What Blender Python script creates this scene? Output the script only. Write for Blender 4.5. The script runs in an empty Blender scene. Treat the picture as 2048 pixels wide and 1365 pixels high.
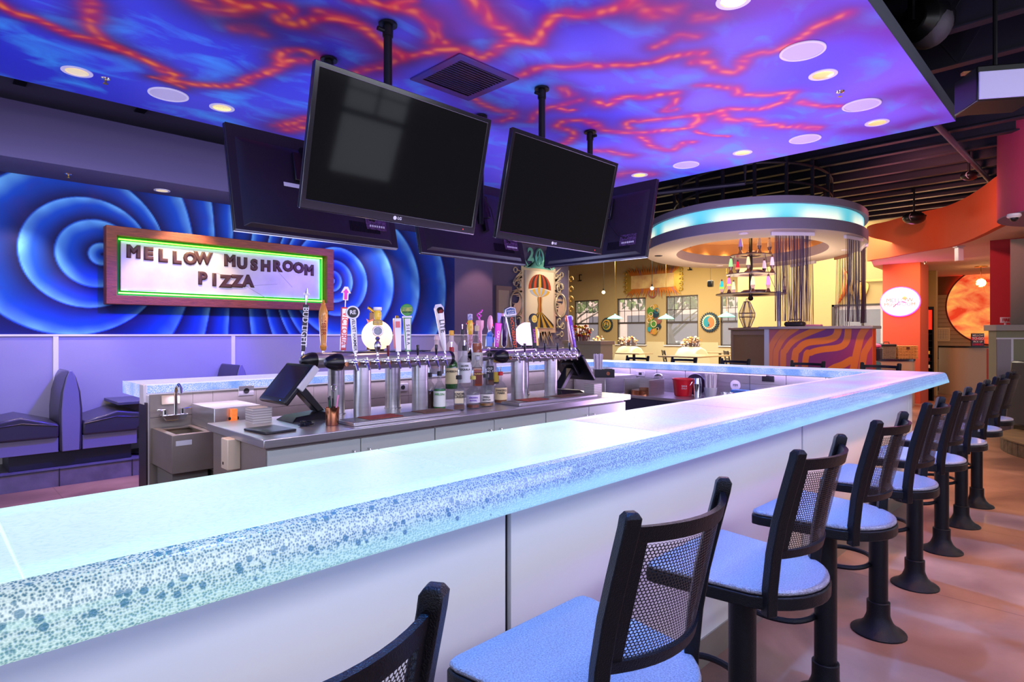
import bpy, bmesh, math, random
import numpy as np
from mathutils import Vector, Matrix, Euler
random.seed(7)
S=bpy.context.scene; COL=S.collection; PI=math.pi; Q2=2**.5
def lin(c):
    c=[x/255. for x in c]
    return tuple((x/12.92 if x<=.04045 else ((x+.055)/1.055)**2.4) for x in c)
# ------------------------------------------------------------ camera
FPX=1197.; HC=1.45; VH=669.
cam=bpy.data.objects.new('camera',bpy.data.cameras.new('camera')); COL.objects.link(cam)
cam.data.lens=36*FPX/2048; cam.data.sensor_width=36; cam.data.shift_y=-(682.5-VH)/2048
cam.data.clip_start=.05; cam.data.clip_end=200
cam.location=(0,0,HC); cam.rotation_euler=(PI/2,0,-PI/4)
S.camera=cam
S.view_settings.view_transform='Standard'; S.view_settings.look='None'
S.view_settings.exposure=0.0; S.view_settings.gamma=1; S.view_settings.use_curve_mapping=False
try:
    S.cycles.max_bounces=6; S.cycles.diffuse_bounces=3; S.cycles.glossy_bounces=3; S.cycles.transmission_bounces=5
    S.cycles.transparent_max_bounces=16; S.cycles.caustics_reflective=False; S.cycles.caustics_refractive=False
    S.cycles.sample_clamp_indirect=4; S.cycles.use_denoising=True
except Exception: pass
# ------------------------------------------------------------ world and lights
W=bpy.data.worlds.new('world'); S.world=W; W.use_nodes=True
wn=W.node_tree.nodes; wb=wn['Background']; wb.inputs[0].default_value=(.86,.88,1,1); wb.inputs[1].default_value=.85
def light(kind,loc,energy,col=(255,255,255),size=.2,target=None,size_y=None,spot=80,blend=.6,name='lamp'):
    l=bpy.data.lights.new(name,kind); l.energy=energy; l.color=lin(col)
    if kind=='AREA':
        l.size=size
        if size_y: l.shape='RECTANGLE'; l.size_y=size_y
    elif kind=='SPOT': l.spot_size=math.radians(spot); l.spot_blend=blend; l.shadow_soft_size=size
    elif kind=='POINT': l.shadow_soft_size=size
    elif kind=='SUN': l.angle=math.radians(1)
    o=bpy.data.objects.new(name,l); COL.objects.link(o); o.location=loc
    if target is not None:
        o.rotation_euler=(Vector(target)-Vector(loc)).to_track_quat('-Z','Y').to_euler()
    return o
# sun through the far windows
light('SUN',(-8,3,20),8.0,(255,240,224),target=(0,0,0),name='sun')
# colour wash on the painted ceiling, from added area lights without fixtures
light('AREA',(3.4,1.3,1.35),75,(205,185,255),size=6,size_y=.5,target=(3.4,2.4,3.44),name='ceiling_fill')
light('AREA',(3.2,4.6,1.35),65,(190,195,255),size=6,size_y=.5,target=(3.0,3.9,3.44),name='ceiling_fill')
light('AREA',(6.0,2.8,1.35),50,(220,180,255),size=.5,size_y=3.5,target=(5.2,2.8,3.44),name='ceiling_fill')
light('AREA',(-.6,3.2,2.0),40,(180,195,255),size=1.2,size_y=3.0,target=(.6,3.2,3.44),name='ceiling_fill')
# recessed downlights in the painted ceiling
for x,y,e in ((1.4,1.6,60),(3.6,1.7,60),(5.9,1.9,60),(1.3,4.9,150),(3.2,5.2,110)):
    light('SPOT',(x,y,3.40),e,(255,216,170),size=.06,target=(x,y,0),spot=95,name='downlight_lamp')
light('SPOT',(.8,3.9,3.40),110,(255,190,130),size=.06,target=(1.25,4.1,.7),spot=42,name='sink_fill')  # added spot that warms the sink station, not one of the fixtures
# blue and violet cans over the booths and the aisle
light('SPOT',(2.3,5.7,3.3),700,(70,45,255),size=.1,target=(1.7,7.6,.55),spot=62,blend=.5,name='blue_can')
light('SPOT',(.6,5.6,3.3),150,(120,90,255),size=.1,target=(.5,7.6,.6),spot=70,blend=.7,name='blue_can')
light('SPOT',(4.2,5.7,3.3),420,(100,60,255),size=.1,target=(4.2,7.7,.8),spot=80,blend=.7,name='blue_can')
light('SPOT',(0.9,7.2,3.02),110,(255,235,200),size=.05,target=(.4,7.6,.6),spot=75,blend=.4,name='booth_downlight')
light('SPOT',(2.25,7.2,3.02),110,(255,225,180),size=.05,target=(2.25,7.6,1.5),spot=80,blend=.4,name='booth_downlight')
light('SPOT',(4.9,7.1,3.02),70,(255,225,190),size=.05,target=(4.9,7.7,1.7),spot=80,blend=.4,name='mural_downlight')
light('AREA',(3.0,6.2,2.9),42,(205,215,255),size=6,size_y=.2,target=(3.2,7.75,1.9),name='mural_wash')
light('SPOT',(6.9,7.0,3.0),60,(255,190,160),size=.05,target=(6.9,7.7,1.6),spot=70,blend=.5,name='mural_downlight')
# violet and warm light on the floor beside the stools
light('SPOT',(2.6,-.9,3.6),180,(190,120,255),size=.15,target=(3.0,.3,0),spot=70,blend=.6,name='violet_can')
light('SPOT',(5.2,-.9,3.6),460,(255,176,100),size=.15,target=(5.6,.1,0),spot=85,blend=.6,name='amber_can')
light('SPOT',(7.6,1.6,3.6),280,(255,190,120),size=.15,target=(8.2,1.8,0),spot=85,blend=.6,name='amber_can')
light('SPOT',(1.2,-.6,3.3),90,(120,130,255),size=.2,target=(1.6,.7,.6),spot=80,blend=.6,name='violet_can')
light('AREA',(1.6,-2.6,3.2),200,(232,238,250),size=9,size_y=.8,target=(1.6,1.2,.4),name='aisle_fill')  # unseen area light added to brighten the bar panels and stools
light('AREA',(1.8,1.12,1.012),6,(110,140,255),size=8.6,size_y=.05,target=(1.8,1.12,0),name='under_bar_led')
light('AREA',(6.03,3.0,1.04),10,(205,170,255),size=.03,size_y=2.8,target=(6.03,3.0,0),name='under_bar_led')
light('AREA',(3.5,4.40,1.04),9,(225,205,255),size=4.6,size_y=.03,target=(3.5,4.40,0),name='under_bar_led')
light('SPOT',(9.0,6.9,3.2),130,(255,225,190),size=.06,target=(9.4,8.3,2.1),spot=60,blend=.6,name='art_fill')  # spot added to brighten the metal frame of the mushroom artwork
for x in (.7,1.9,3.1,4.4,5.8): light('SPOT',(x+.1,1.12,3.38),520,(80,160,255),size=.05,target=(x,.75,.76),spot=34,blend=.7,name='stool_can')
# window dining room
light('AREA',(15.5,10,3.9),950,(255,242,216),size=5,size_y=6,target=(15.5,10,0),name='dining_ceiling_lamps')
light('AREA',(14.5,4.5,3.9),420,(255,242,212),size=3,size_y=4,target=(15.5,5.5,0),name='dining_ceiling_lamps')
light('SPOT',(17.2,10.5,3.6),260,(255,220,150),size=.08,target=(19.9,10.3,3.2),spot=60,name='art_lamp')
# pick-up area
light('SPOT',(12.4,2.6,2.9),80,(255,150,90),size=.1,target=(13.9,3.4,1.4),spot=100,name='pickup_lamp')
light('AREA',(14.5,2.2,2.9),80,(255,190,120),size=2,size_y=2,target=(15.6,2.2,0),name='pickup_lamp')
light('SPOT',(7.4,-.6,3.0),90,(255,210,220),size=.1,target=(9.4,.3,3.5),spot=60,name='drum_fill')  # extra spot added only to brighten the pink drum
light('SPOT',(8.6,1.5,3.5),240,(255,150,150),size=.1,target=(11.5,2.2,3.0),spot=70,name='soffit_lamp')
# ------------------------------------------------------------ helpers
def at(u,v,z):            # point of height z seen at (u, v)
    d=(z-HC)*FPX/(VH-v); r=(u-1024)/FPX*d
    return Vector(((d+r)/Q2,(d-r)/Q2,z))
def atd(u,v,d):           # point at forward distance d
    r=(u-1024)/FPX*d
    return Vector(((d+r)/Q2,(d-r)/Q2,HC+(VH-v)/FPX*d))
def aty(u,v,Y):           # point on the plane y = Y
    k=(u-1024)/FPX; return atd(u,v,Y*Q2/(1-k))
def atx(u,v,X):
    k=(u-1024)/FPX; return atd(u,v,X*Q2/(1+k))
class M:
    def __init__(s): s.v=[]; s.f=[]
    def add(s,vs,fs,mx=None):
        b=len(s.v)
        s.v+=[tuple(mx@Vector(p)) if mx is not None else tuple(p) for p in vs]
        s.f+=[tuple(b+i for i in f) for f in fs]; return s
    def box(s,a,b,mx=None):
        x0,y0,z0=a;x1,y1,z1=b
        return s.add([(x0,y0,z0),(x1,y0,z0),(x1,y1,z0),(x0,y1,z0),(x0,y0,z1),(x1,y0,z1),(x1,y1,z1),(x0,y1,z1)],
          [(0,3,2,1),(4,5,6,7),(0,1,5,4),(1,2,6,5),(2,3,7,6),(3,0,4,7)],mx)
    def cbox(s,c,h,mx=None):
        return s.box([c[i]-h[i] for i in range(3)],[c[i]+h[i] for i in range(3)],mx)
    def lathe(s,pr,n=20,o=(0,0,0),mx=None,cap=True):
        vs=[];fs=[];k=len(pr)
        for i in range(n):
            a=2*PI*i/n
            for r,z in pr: vs.append((o[0]+r*math.cos(a),o[1]+r*math.sin(a),o[2]+z))
        for i in range(n):
            j=(i+1)%n
            for q in range(k-1): fs.append((i*k+q,j*k+q,j*k+q+1,i*k+q+1))
        if cap:
            if pr[0][0]>1e-5: fs.append(tuple(i*k for i in range(n))[::-1])
            if pr[-1][0]>1e-5: fs.append(tuple(i*k+k-1 for i in range(n)))
        return s.add(vs,fs,mx)
    def cyl(s,p0,p1,r0,r1=None,n=14,cap=True):
        p0=Vector(p0);p1=Vector(p1);d=p1-p0;L=d.length
        mx=Matrix.Translation(p0)@d.to_track_quat('Z','Y').to_matrix().to_4x4()
        return s.lathe([(r0,0),(r0 if r1 is None else r1,L)],n,mx=mx,cap=cap)
    def sph(s,c,r,n=16,sx=1,sy=1,sz=1,mx=None):
        pr=[(max(1e-6,math.sin(PI*i/(n//2))),-math.cos(PI*i/(n//2))) for i in range(n//2+1)]
        m=Matrix.Translation(c)@Matrix.Diagonal((r*sx,r*sy,r*sz,1))
        return s.lathe(pr,n,mx=(mx@m if mx is not None else m),cap=False)
    def tube(s,pts,r,n=8,closed=False,rr=None):
        pts=[Vector(p) for p in pts];k=len(pts);vs=[];fs=[];up=None
        for i,p in enumerate(pts):
            a=pts[(i-1)%k] if (closed or i>0) else p; b=pts[(i+1)%k] if (closed or i<k-1) else p
            t=(b-a).normalized()
            if up is None: up=Vector((0,0,1)) if abs(t.z)<.9 else Vector((1,0,0))
            sd=t.cross(up)
            if sd.length<1e-4: sd=t.cross(Vector((.3,1,.2)))
            sd.normalize(); up=sd.cross(t).normalized(); q=rr[i] if rr else r
            for j in range(n):
                w=2*PI*j/n; vs.append(p+sd*math.cos(w)*q+up*math.sin(w)*q)
        for i in range(k if closed else k-1):
            i2=(i+1)%k
            for j in range(n): fs.append((i*n+j,i2*n+j,i2*n+(j+1)%n,i*n+(j+1)%n))
        if not closed: fs+= [tuple(range(n)),tuple((k-1)*n+j for j in range(n))[::-1]]
        return s.add(vs,fs)
    def prism(s,poly,z0,z1,mx=None):
        n=len(poly); vs=[(p[0],p[1],z0) for p in poly]+[(p[0],p[1],z1) for p in poly]
        fs=[tuple(range(n))[::-1],tuple(range(n,2*n))]+[(i,(i+1)%n,n+(i+1)%n,n+i) for i in range(n)]
        return s.add(vs,fs,mx)
    def ring(s,outer,inner,z0,z1,mx=None):   # flat ring with thickness; same point count
        n=len(outer); vs=[(p[0],p[1],z) for z in (z0,z1) for L in (outer,inner) for p in L]; fs=[]
        for i in range(n):
            j=(i+1)%n
            fs+=[(i,n+i,n+j,j),(2*n+i,2*n+j,3*n+j,3*n+i),(i,j,2*n+j,2*n+i),(n+i,3*n+i,3*n+j,n+j)]
        return s.add(vs,fs,mx)
    def strip(s,lo,hi,th,closed=False):      # wall swept between two polylines, thickness th sideways
        n=len(lo); lo=[Vector(p) for p in lo];hi=[Vector(p) for p in hi];vs=[];fs=[]
        nn=[]
        for i in range(n):
            a=lo[(i-1)%n] if (closed or i>0) else lo[i]; b=lo[(i+1)%n] if (closed or i<n-1) else lo[i]
            t=b-a; w=Vector((-t.y,t.x,0)).normalized()*th; nn.append(w)
        for L in (lo,hi):
            for i in range(n): vs.append(L[i])
            for i in range(n): vs.append(L[i]+nn[i])
        for i in range(n if closed else n-1):
            j=(i+1)%n
            fs+=[(i,j,2*n+j,2*n+i),(n+i,3*n+i,3*n+j,n+j),(2*n+i,2*n+j,3*n+j,3*n+i),(i,n+i,n+j,j)]
        if not closed: fs+=[(0,2*n,3*n,n),(n-1,2*n-1,4*n-1,3*n-1)]
        return s.add(vs,fs)
def mesh(name,m,ang=35):
    me=bpy.data.meshes.new(name); me.from_pydata(m.v,[],m.f); me.update()
    bm=bmesh.new(); bm.from_mesh(me); bmesh.ops.recalc_face_normals(bm,faces=bm.faces); bm.to_mesh(me); bm.free()
    me.polygons.foreach_set('use_smooth',[True]*len(me.polygons)); me.set_sharp_from_angle(angle=math.radians(ang)); return me
def P(name,m,ma,par=None,bev=0,loc=None,rot=None,label=None,seg=2,ang=35):
    me=mesh(name,m,ang); o=bpy.data.objects.new(name,me); COL.objects.link(o); me.materials.append(ma)
    if par is not None: o.parent=par
    if loc is not None: o.location=loc
    if rot is not None: o.rotation_euler=rot
    if bev: b=o.modifiers.new('bevel','BEVEL'); b.width=bev; b.segments=seg; b.limit_method='ANGLE'; b.angle_limit=.7; b.harden_normals=False
    if label: o['label']=label
    return o
def tag(o,label,cat,group=None,kind=None):
    o['label']=label; o['category']=cat
    if group: o['group']=group
    if kind: o['kind']=kind
    return o
def T(name,label,cat,loc=(0,0,0),rz=0,group=None):
    o=bpy.data.objects.new(name,None); COL.objects.link(o); o.location=loc; o.rotation_euler=(0,0,rz); o.empty_display_size=.1
    return tag(o,label,cat,group)
def ST(o): o['kind']='structure'; return o
KIDS={}
def dup(root,loc,rz=None,label=None,group=None):
    r=root.copy(); COL.objects.link(r); r.location=loc
    if rz is not None: r.rotation_euler=(0,0,rz)
    if label: r['label']=label
    if group: r['group']=group
    for ch in list(root.children):
        c=ch.copy(); COL.objects.link(c); c.parent=r
        for g in list(ch.children):
            e=g.copy(); COL.objects.link(e); e.parent=c
    return r
def TX(name,s,size,ma,par,loc,rot=(PI/2,0,0),ext=.0015,off=0,label=None,sx=1,align='CENTER',bev=0):
    cu=bpy.data.curves.new(name,'FONT'); cu.body=s; cu.size=size; cu.extrude=ext; cu.offset=off; cu.align_x=align; cu.align_y='CENTER'; cu.resolution_u=3; cu.bevel_depth=bev; cu.bevel_resolution=1
    t=bpy.data.objects.new(name,cu); COL.objects.link(t); bpy.context.view_layer.update()
    me=bpy.data.meshes.new_from_object(t.evaluated_get(bpy.context.evaluated_depsgraph_get())); bpy.data.objects.remove(t); bpy.data.curves.remove(cu)
    me.materials.clear(); me.materials.append(ma); o=bpy.data.objects.new(name,me); COL.objects.link(o)
    if par is not None: o.parent=par
    o.location=loc; o.rotation_euler=rot; o.scale=(sx,1,1)
    if label: o['label']=label
    return o
# ------------------------------------------------------------ materials
MC={}
def mat(name,col,rough=.5,metal=0,em=None,es=0,var=0,vs=8,bump=0,bs=40,spec=None,trans=0,ior=1.45,alpha=1,coat=0,var2=None,stretch=None):
    if name in MC: return MC[name]
    m=bpy.data.materials.new(name); m.use_nodes=True; nt=m.node_tree; b=nt.nodes['Principled BSDF']
    c=lin(col)+(1,); b.inputs['Base Color'].default_value=c; b.inputs['Roughness'].default_value=rough; b.inputs['Metallic'].default_value=metal
    if spec is not None: b.inputs['Specular IOR Level'].default_value=spec
    if trans: b.inputs['Transmission Weight'].default_value=trans; b.inputs['IOR'].default_value=ior
    if alpha<1: b.inputs['Alpha'].default_value=alpha
    if coat: b.inputs['Coat Weight'].default_value=coat; b.inputs['Coat Roughness'].default_value=.08
    if em is not None: b.inputs['Emission Color'].default_value=lin(em)+(1,); b.inputs['Emission Strength'].default_value=es
    tc=mp=None
    if var or bump:
        tc=nt.nodes.new('ShaderNodeTexCoord'); mp=nt.nodes.new('ShaderNodeMapping'); nt.links.new(tc.outputs['Object'],mp.inputs[0])
        if stretch: mp.inputs['Scale'].default_value=stretch
    if var:
        n=nt.nodes.new('ShaderNodeTexNoise'); n.inputs['Scale'].default_value=vs; n.inputs['Detail'].default_value=5; nt.links.new(mp.outputs[0],n.inputs[0])
        r=nt.nodes.new('ShaderNodeValToRGB'); r.color_ramp.elements[0].position=.3; r.color_ramp.elements[1].position=.7
        c2=lin(var2)+(1,) if var2 else tuple(x*(1-var) for x in c[:3])+(1,)
        r.color_ramp.elements[0].color=c2; r.color_ramp.elements[1].color=c; nt.links.new(n.outputs[0],r.inputs[0]); nt.links.new(r.outputs[0],b.inputs['Base Color'])
    if bump:
        n=nt.nodes.new('ShaderNodeTexNoise'); n.inputs['Scale'].default_value=bs; n.inputs['Detail'].default_value=3; nt.links.new(mp.outputs[0],n.inputs[0])
        u=nt.nodes.new('ShaderNodeBump'); u.inputs['Strength'].default_value=bump; u.inputs['Distance'].default_value=.01; nt.links.new(n.outputs[0],u.inputs['Height']); nt.links.new(u.outputs[0],b.inputs['Normal'])
    MC[name]=m; return m
def attr_mat(name,rough=.6,noisecol=None,ns=6,stretch=(1,1,1),spec=.3):
    m=bpy.data.materials.new(name); m.use_nodes=True; nt=m.node_tree; b=nt.nodes['Principled BSDF']; b.inputs['Roughness'].default_value=rough; b.inputs['Specular IOR Level'].default_value=spec
    a=nt.nodes.new('ShaderNodeAttribute'); a.attribute_name='paint'
    if noisecol is None: nt.links.new(a.outputs['Color'],b.inputs['Base Color']); return m
    tc=nt.nodes.new('ShaderNodeTexCoord'); mp=nt.nodes.new('ShaderNodeMapping'); mp.inputs['Scale'].default_value=stretch; nt.links.new(tc.outputs['Object'],mp.inputs[0])
    n=nt.nodes.new('ShaderNodeTexNoise'); n.inputs['Scale'].default_value=ns; n.inputs['Detail'].default_value=6; n.inputs['Distortion'].default_value=.6; nt.links.new(mp.outputs[0],n.inputs[0])
    r=nt.nodes.new('ShaderNodeMapRange'); r.inputs[1].default_value=.5; r.inputs[2].default_value=.78; nt.links.new(n.outputs[0],r.inputs[0])
    mu=nt.nodes.new('ShaderNodeMath'); mu.operation='MULTIPLY'; nt.links.new(r.outputs[0],mu.inputs[0]); nt.links.new(a.outputs['Alpha'],mu.inputs[1])
    mx=nt.nodes.new('ShaderNodeMix'); mx.data_type='RGBA'; nt.links.new(mu.outputs[0],mx.inputs[0]); nt.links.new(a.outputs['Color'],mx.inputs[6]); mx.inputs[7].default_value=lin(noisecol)+(1,)
    nt.links.new(mx.outputs[2],b.inputs['Base Color']); return m
def grid_obj(name,P0,U,V,nu,nv,colfn,ma,par=None,extra=None):
    """flat painted grid: P0 + a*U + b*V, colfn(a,b arrays)->(N,4) paint"""
    a,b=np.meshgrid(np.linspace(0,1,nu),np.linspace(0,1,nv),indexing='ij'); P0=np.array(P0);U=np.array(U);V=np.array(V)
    pts=P0+a.ravel()[:,None]*U+b.ravel()[:,None]*V
    i,j=np.meshgrid(np.arange(nu-1),np.arange(nv-1),indexing='ij'); q=(i*nv+j).ravel()
    f=np.stack([q,q+nv,q+nv+1,q+1],1)
    me=bpy.data.meshes.new(name); me.from_pydata(pts.tolist(),[],f.tolist()); me.update()
    at_=me.color_attributes.new('paint','FLOAT_COLOR','POINT'); c=colfn(pts).astype(np.float32); at_.data.foreach_set('color',c.ravel())
    me.materials.append(ma); o=bpy.data.objects.new(name,me); COL.objects.link(o)
    if par is not None: o.parent=par
    return o
def seg_dist(px,py,pl):
    best=np.full(px.shape,1e9)
    for (x0,y0),(x1,y1) in zip(pl[:-1],pl[1:]):
        dx,dy=x1-x0,y1-y0; L=dx*dx+dy*dy+1e-12
        t=np.clip(((px-x0)*dx+(py-y0)*dy)/L,0,1); best=np.minimum(best,(px-x0-t*dx)**2+(py-y0-t*dy)**2)
    return np.sqrt(best)
def smooth_pl(pl,k=4):
    out=[];n=len(pl)
    for i in range(n-1):
        p0=pl[max(i-1,0)];p1=pl[i];p2=pl[i+1];p3=pl[min(i+2,n-1)]
        for j in range(k):
            t=j/k; out.append(tuple(.5*((2*p1[c])+(-p0[c]+p2[c])*t+(2*p0[c]-5*p1[c]+4*p2[c]-p3[c])*t*t+(-p0[c]+3*p1[c]-3*p2[c]+p3[c])*t**3) for c in (0,1)))
    out.append(tuple(pl[-1])); return out
black=mat('black_metal',(22,22,27),.38,.6,bump=.15,bs=300)
blackp=mat('black_plastic',(14,14,17),.3)
steel=mat('stainless_steel',(205,203,204),.3,.85,var=.15,vs=3,stretch=(1,1,18))
steelb=mat('brushed_steel',(160,152,144),.4,.55,var=.2,vs=4)
chrome=mat('chrome',(225,225,230),.12,1)
white=mat('white_plastic',(228,226,228),.45)
wood=mat('cedar_wood',(150,72,38),.55,var=.45,vs=9,stretch=(1,8,8),bump=.3,bs=30)
purple=mat('mauve_wall_paint',(96,86,124),.8,var=.06,vs=2)
beigew=mat('tan_wall_paint',(176,152,106),.8,var=.06,vs=1)
greyw=mat('warm_grey_laminate',(196,190,182),.5,var=.05,vs=3)
# ------------------------------------------------------------ room shell
floorm=mat('stained_concrete',(150,112,98),.42,var=.0,bump=.05,bs=12,coat=.15)
def _fl():
    nt=floorm.node_tree; b=nt.nodes['Principled BSDF']; tc=nt.nodes.new('ShaderNodeTexCoord')
    n=nt.nodes.new('ShaderNodeTexNoise'); n.inputs['Scale'].default_value=1.3; n.inputs['Detail'].default_value=8; n.inputs['Distortion'].default_value=.8
    r=nt.nodes.new('ShaderNodeValToRGB'); e=r.color_ramp.elements; e[0].position=.32;e[0].color=lin((96,66,58))+(1,); e[1].position=.7;e[1].color=lin((166,128,110))+(1,)
    x=e.new(.5); x.color=lin((134,98,84))+(1,)
    nt.links.new(tc.outputs['Object'],n.inputs[0]); nt.links.new(n.outputs[0],r.inputs[0])
    sc=nt.nodes.new('ShaderNodeSeparateXYZ'); nt.links.new(tc.outputs['Object'],sc.inputs[0]); fac=None
    for ax,per,off in (('X',1.55,.62),('Y',1.55,.25)):
        a=nt.nodes.new('ShaderNodeMath'); a.operation='ADD'; a.inputs[1].default_value=off+100*per; nt.links.new(sc.outputs[ax],a.inputs[0])
        w=nt.nodes.new('ShaderNodeMath'); w.operation='MODULO'; w.inputs[1].default_value=per; nt.links.new(a.outputs[0],w.inputs[0])
        c=nt.nodes.new('ShaderNodeMath'); c.operation='LESS_THAN'; c.inputs[1].default_value=.008; nt.links.new(w.outputs[0],c.inputs[0])
        if fac is None: fac=c
        else:
            mx=nt.nodes.new('ShaderNodeMath'); mx.operation='MAXIMUM'; nt.links.new(fac.outputs[0],mx.inputs[0]); nt.links.new(c.outputs[0],mx.inputs[1]); fac=mx
    mi=nt.nodes.new('ShaderNodeMix'); mi.data_type='RGBA'; mi.inputs[7].default_value=lin((98,66,60))+(1,)
    m2=nt.nodes.new('ShaderNodeMath'); m2.operation='MULTIPLY'; m2.inputs[1].default_value=.7; nt.links.new(fac.outputs[0],m2.inputs[0])
    nt.links.new(m2.outputs[0],mi.inputs[0]); nt.links.new(r.outputs[0],mi.inputs[6]); nt.links.new(mi.outputs[2],b.inputs['Base Color'])
_fl()
ST(P('floor',M().box((-3,-4,-.1),(20.2,18.2,0)),floorm))
# raised tiled platform under the booths
tilem=mat('slate_tile',(118,112,128),.4,var=.35,vs=7,bump=.15,bs=25)
pm=M().box((-3,7.09,0),(7.25,7.75,.17)); ST(P('platform',pm,tilem))
tg=M()
for i in range(14): tg.box((-2.62+i*.6,7.083,.0),(-2.612+i*.6,7.0905,.17))
tg.box((-3,7.083,.158),(7.25,7.0905,.164)); ST(P('trim_1',tg,mat('dark_grout',(40,38,48),.8)))
wl=ST(P('wall_left',M().box((-3,7.75,0),(7.26,7.95,4.6)),purple))
ST(P('wall_alcove',M().box((7.1,8.3,0),(10.03,8.5,4.6)),mat('dusk_wall_paint',(104,98,132),.8,var=.05)))
# wainscot panels with pale strips
wains=mat('wainscot_laminate',(160,156,168),.5,var=.05,vs=2)
strips=mat('white_trim',(235,232,240),.5)
ST(P('trim_2',M().box((-3,7.735,.17),(7.26,7.7499,1.43)),wains))
tm=M().box((-3,7.722,1.43),(7.26,7.7499,1.45))
for u in (112,467):
    X=aty(u,700,7.72).x; tm.box((X-.022,7.724,.27),(X+.022,7.7349,1.43))
tm.box((-3,7.724,.17),(7.26,7.7349,.275)); ST(P('trim_3',tm,strips))
ST(P('soffit',M().box((-3,7.05,3.06),(7.26,7.7499,3.58)),mat('mauve_soffit',(78,68,104),.8)))
ST(P('soffit',M().box((7.261,6.6,3.27),(10.03,8.2999,3.8)),mat('taupe_soffit',(120,108,104),.8)))
# the two-centred blue spiral mural
C1=(1.449,2.32);C2=(4.158,2.2)
TL_=[0,.29,.65,1.2,1.56,2.0,3.05,6]; TR_=[0,.3,.6,.84,1.02,1.28,1.74,2.2,2.88,4,6]
def mural(p):
    x,z=p[:,0],p[:,2]; a1=np.arctan2(z-C1[1],x-C1[0]); a2=np.arctan2(z-C2[1],C2[0]-x)
    d1=np.hypot(x-C1[0],z-C1[1])+1e-4; d2=np.hypot(x-C2[0],z-C2[1])+1e-4
    tau=np.log(d1/d2); L=tau<0; ph=np.where(L,np.interp(np.abs(tau),TL_,range(len(TL_))),np.interp(np.abs(tau),TR_,range(len(TR_))))
    sw=np.where(L,a1,a2)/(2*PI)*np.clip(ph-2.2,0,1)*0
    f=(ph+sw)%1.0; f=1-f      # 0 just outside an edge .. 1 at the bright edge
    f=np.where(L,f,f)
    s=np.clip(f,0,1)**1.35; edge=np.clip((1-f)/.05,0,1); s=s*edge**.6*np.where(L,1,np.clip(ph/.8,0,1))
    rng=np.sin(x*9.1+z*4)*np.sin(z*11-x*3)*.5+np.sin(x*23)*np.sin(z*19+x*5)*.3
    s=np.clip(s*(1+.15*rng),0,1)
    dark=np.array(lin((16,16,74))); mid=np.array(lin((10,72,180))); hi=np.array(lin((112,186,232)))
    s=s[:,None]; c=np.where(s<.55,dark+(mid-dark)*(s/.55),mid+(hi-mid)*((s-.55)/.45)**1.5)
    return np.concatenate([c,np.full((len(x),1),.35)],1)
mu=grid_obj('mural',(-3,7.746,1.45),(9.39,0,0),(0,0,1.61),760,150,mural,attr_mat('mural_paint',.75,(60,40,110),3.2,(1,1,1)))
ST(mu)
# open roof deck and joists
darkp=mat('black_ceiling_paint',(20,18,30),.7)
joistm=mat('joist_paint',(30,27,44),.5)
ST(P('ceiling',M().box((-3,-1.2,4.6),(20.2,18.2,4.7)),darkp))
for i,X in enumerate((-2.4,-1.35,-.3,.75,1.8,2.85,3.9,4.95,6.06,6.87,7.7,8.46,9.06,9.6,10.15,10.75,11.35,11.95,12.5,13.1,13.7,14.3,14.9)):
    j=M().box((X-.05,-1.2,3.95),(X+.05,18.1,3.965)).box((X-.006,-1.2,3.965),(X+.006,18.1,4.59)).box((X-.05,-1.2,4.575),(X+.05,18.1,4.599))
    if X>5.5 and X<9: 
        for k in range(26): j.tube([(X,-1.1+k*.7,3.97),(X,-.75+k*.7,4.57),(X,-.4+k*.7,3.97)],.012,5)
    ST(P('roof_joist',j,joistm))
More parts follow.
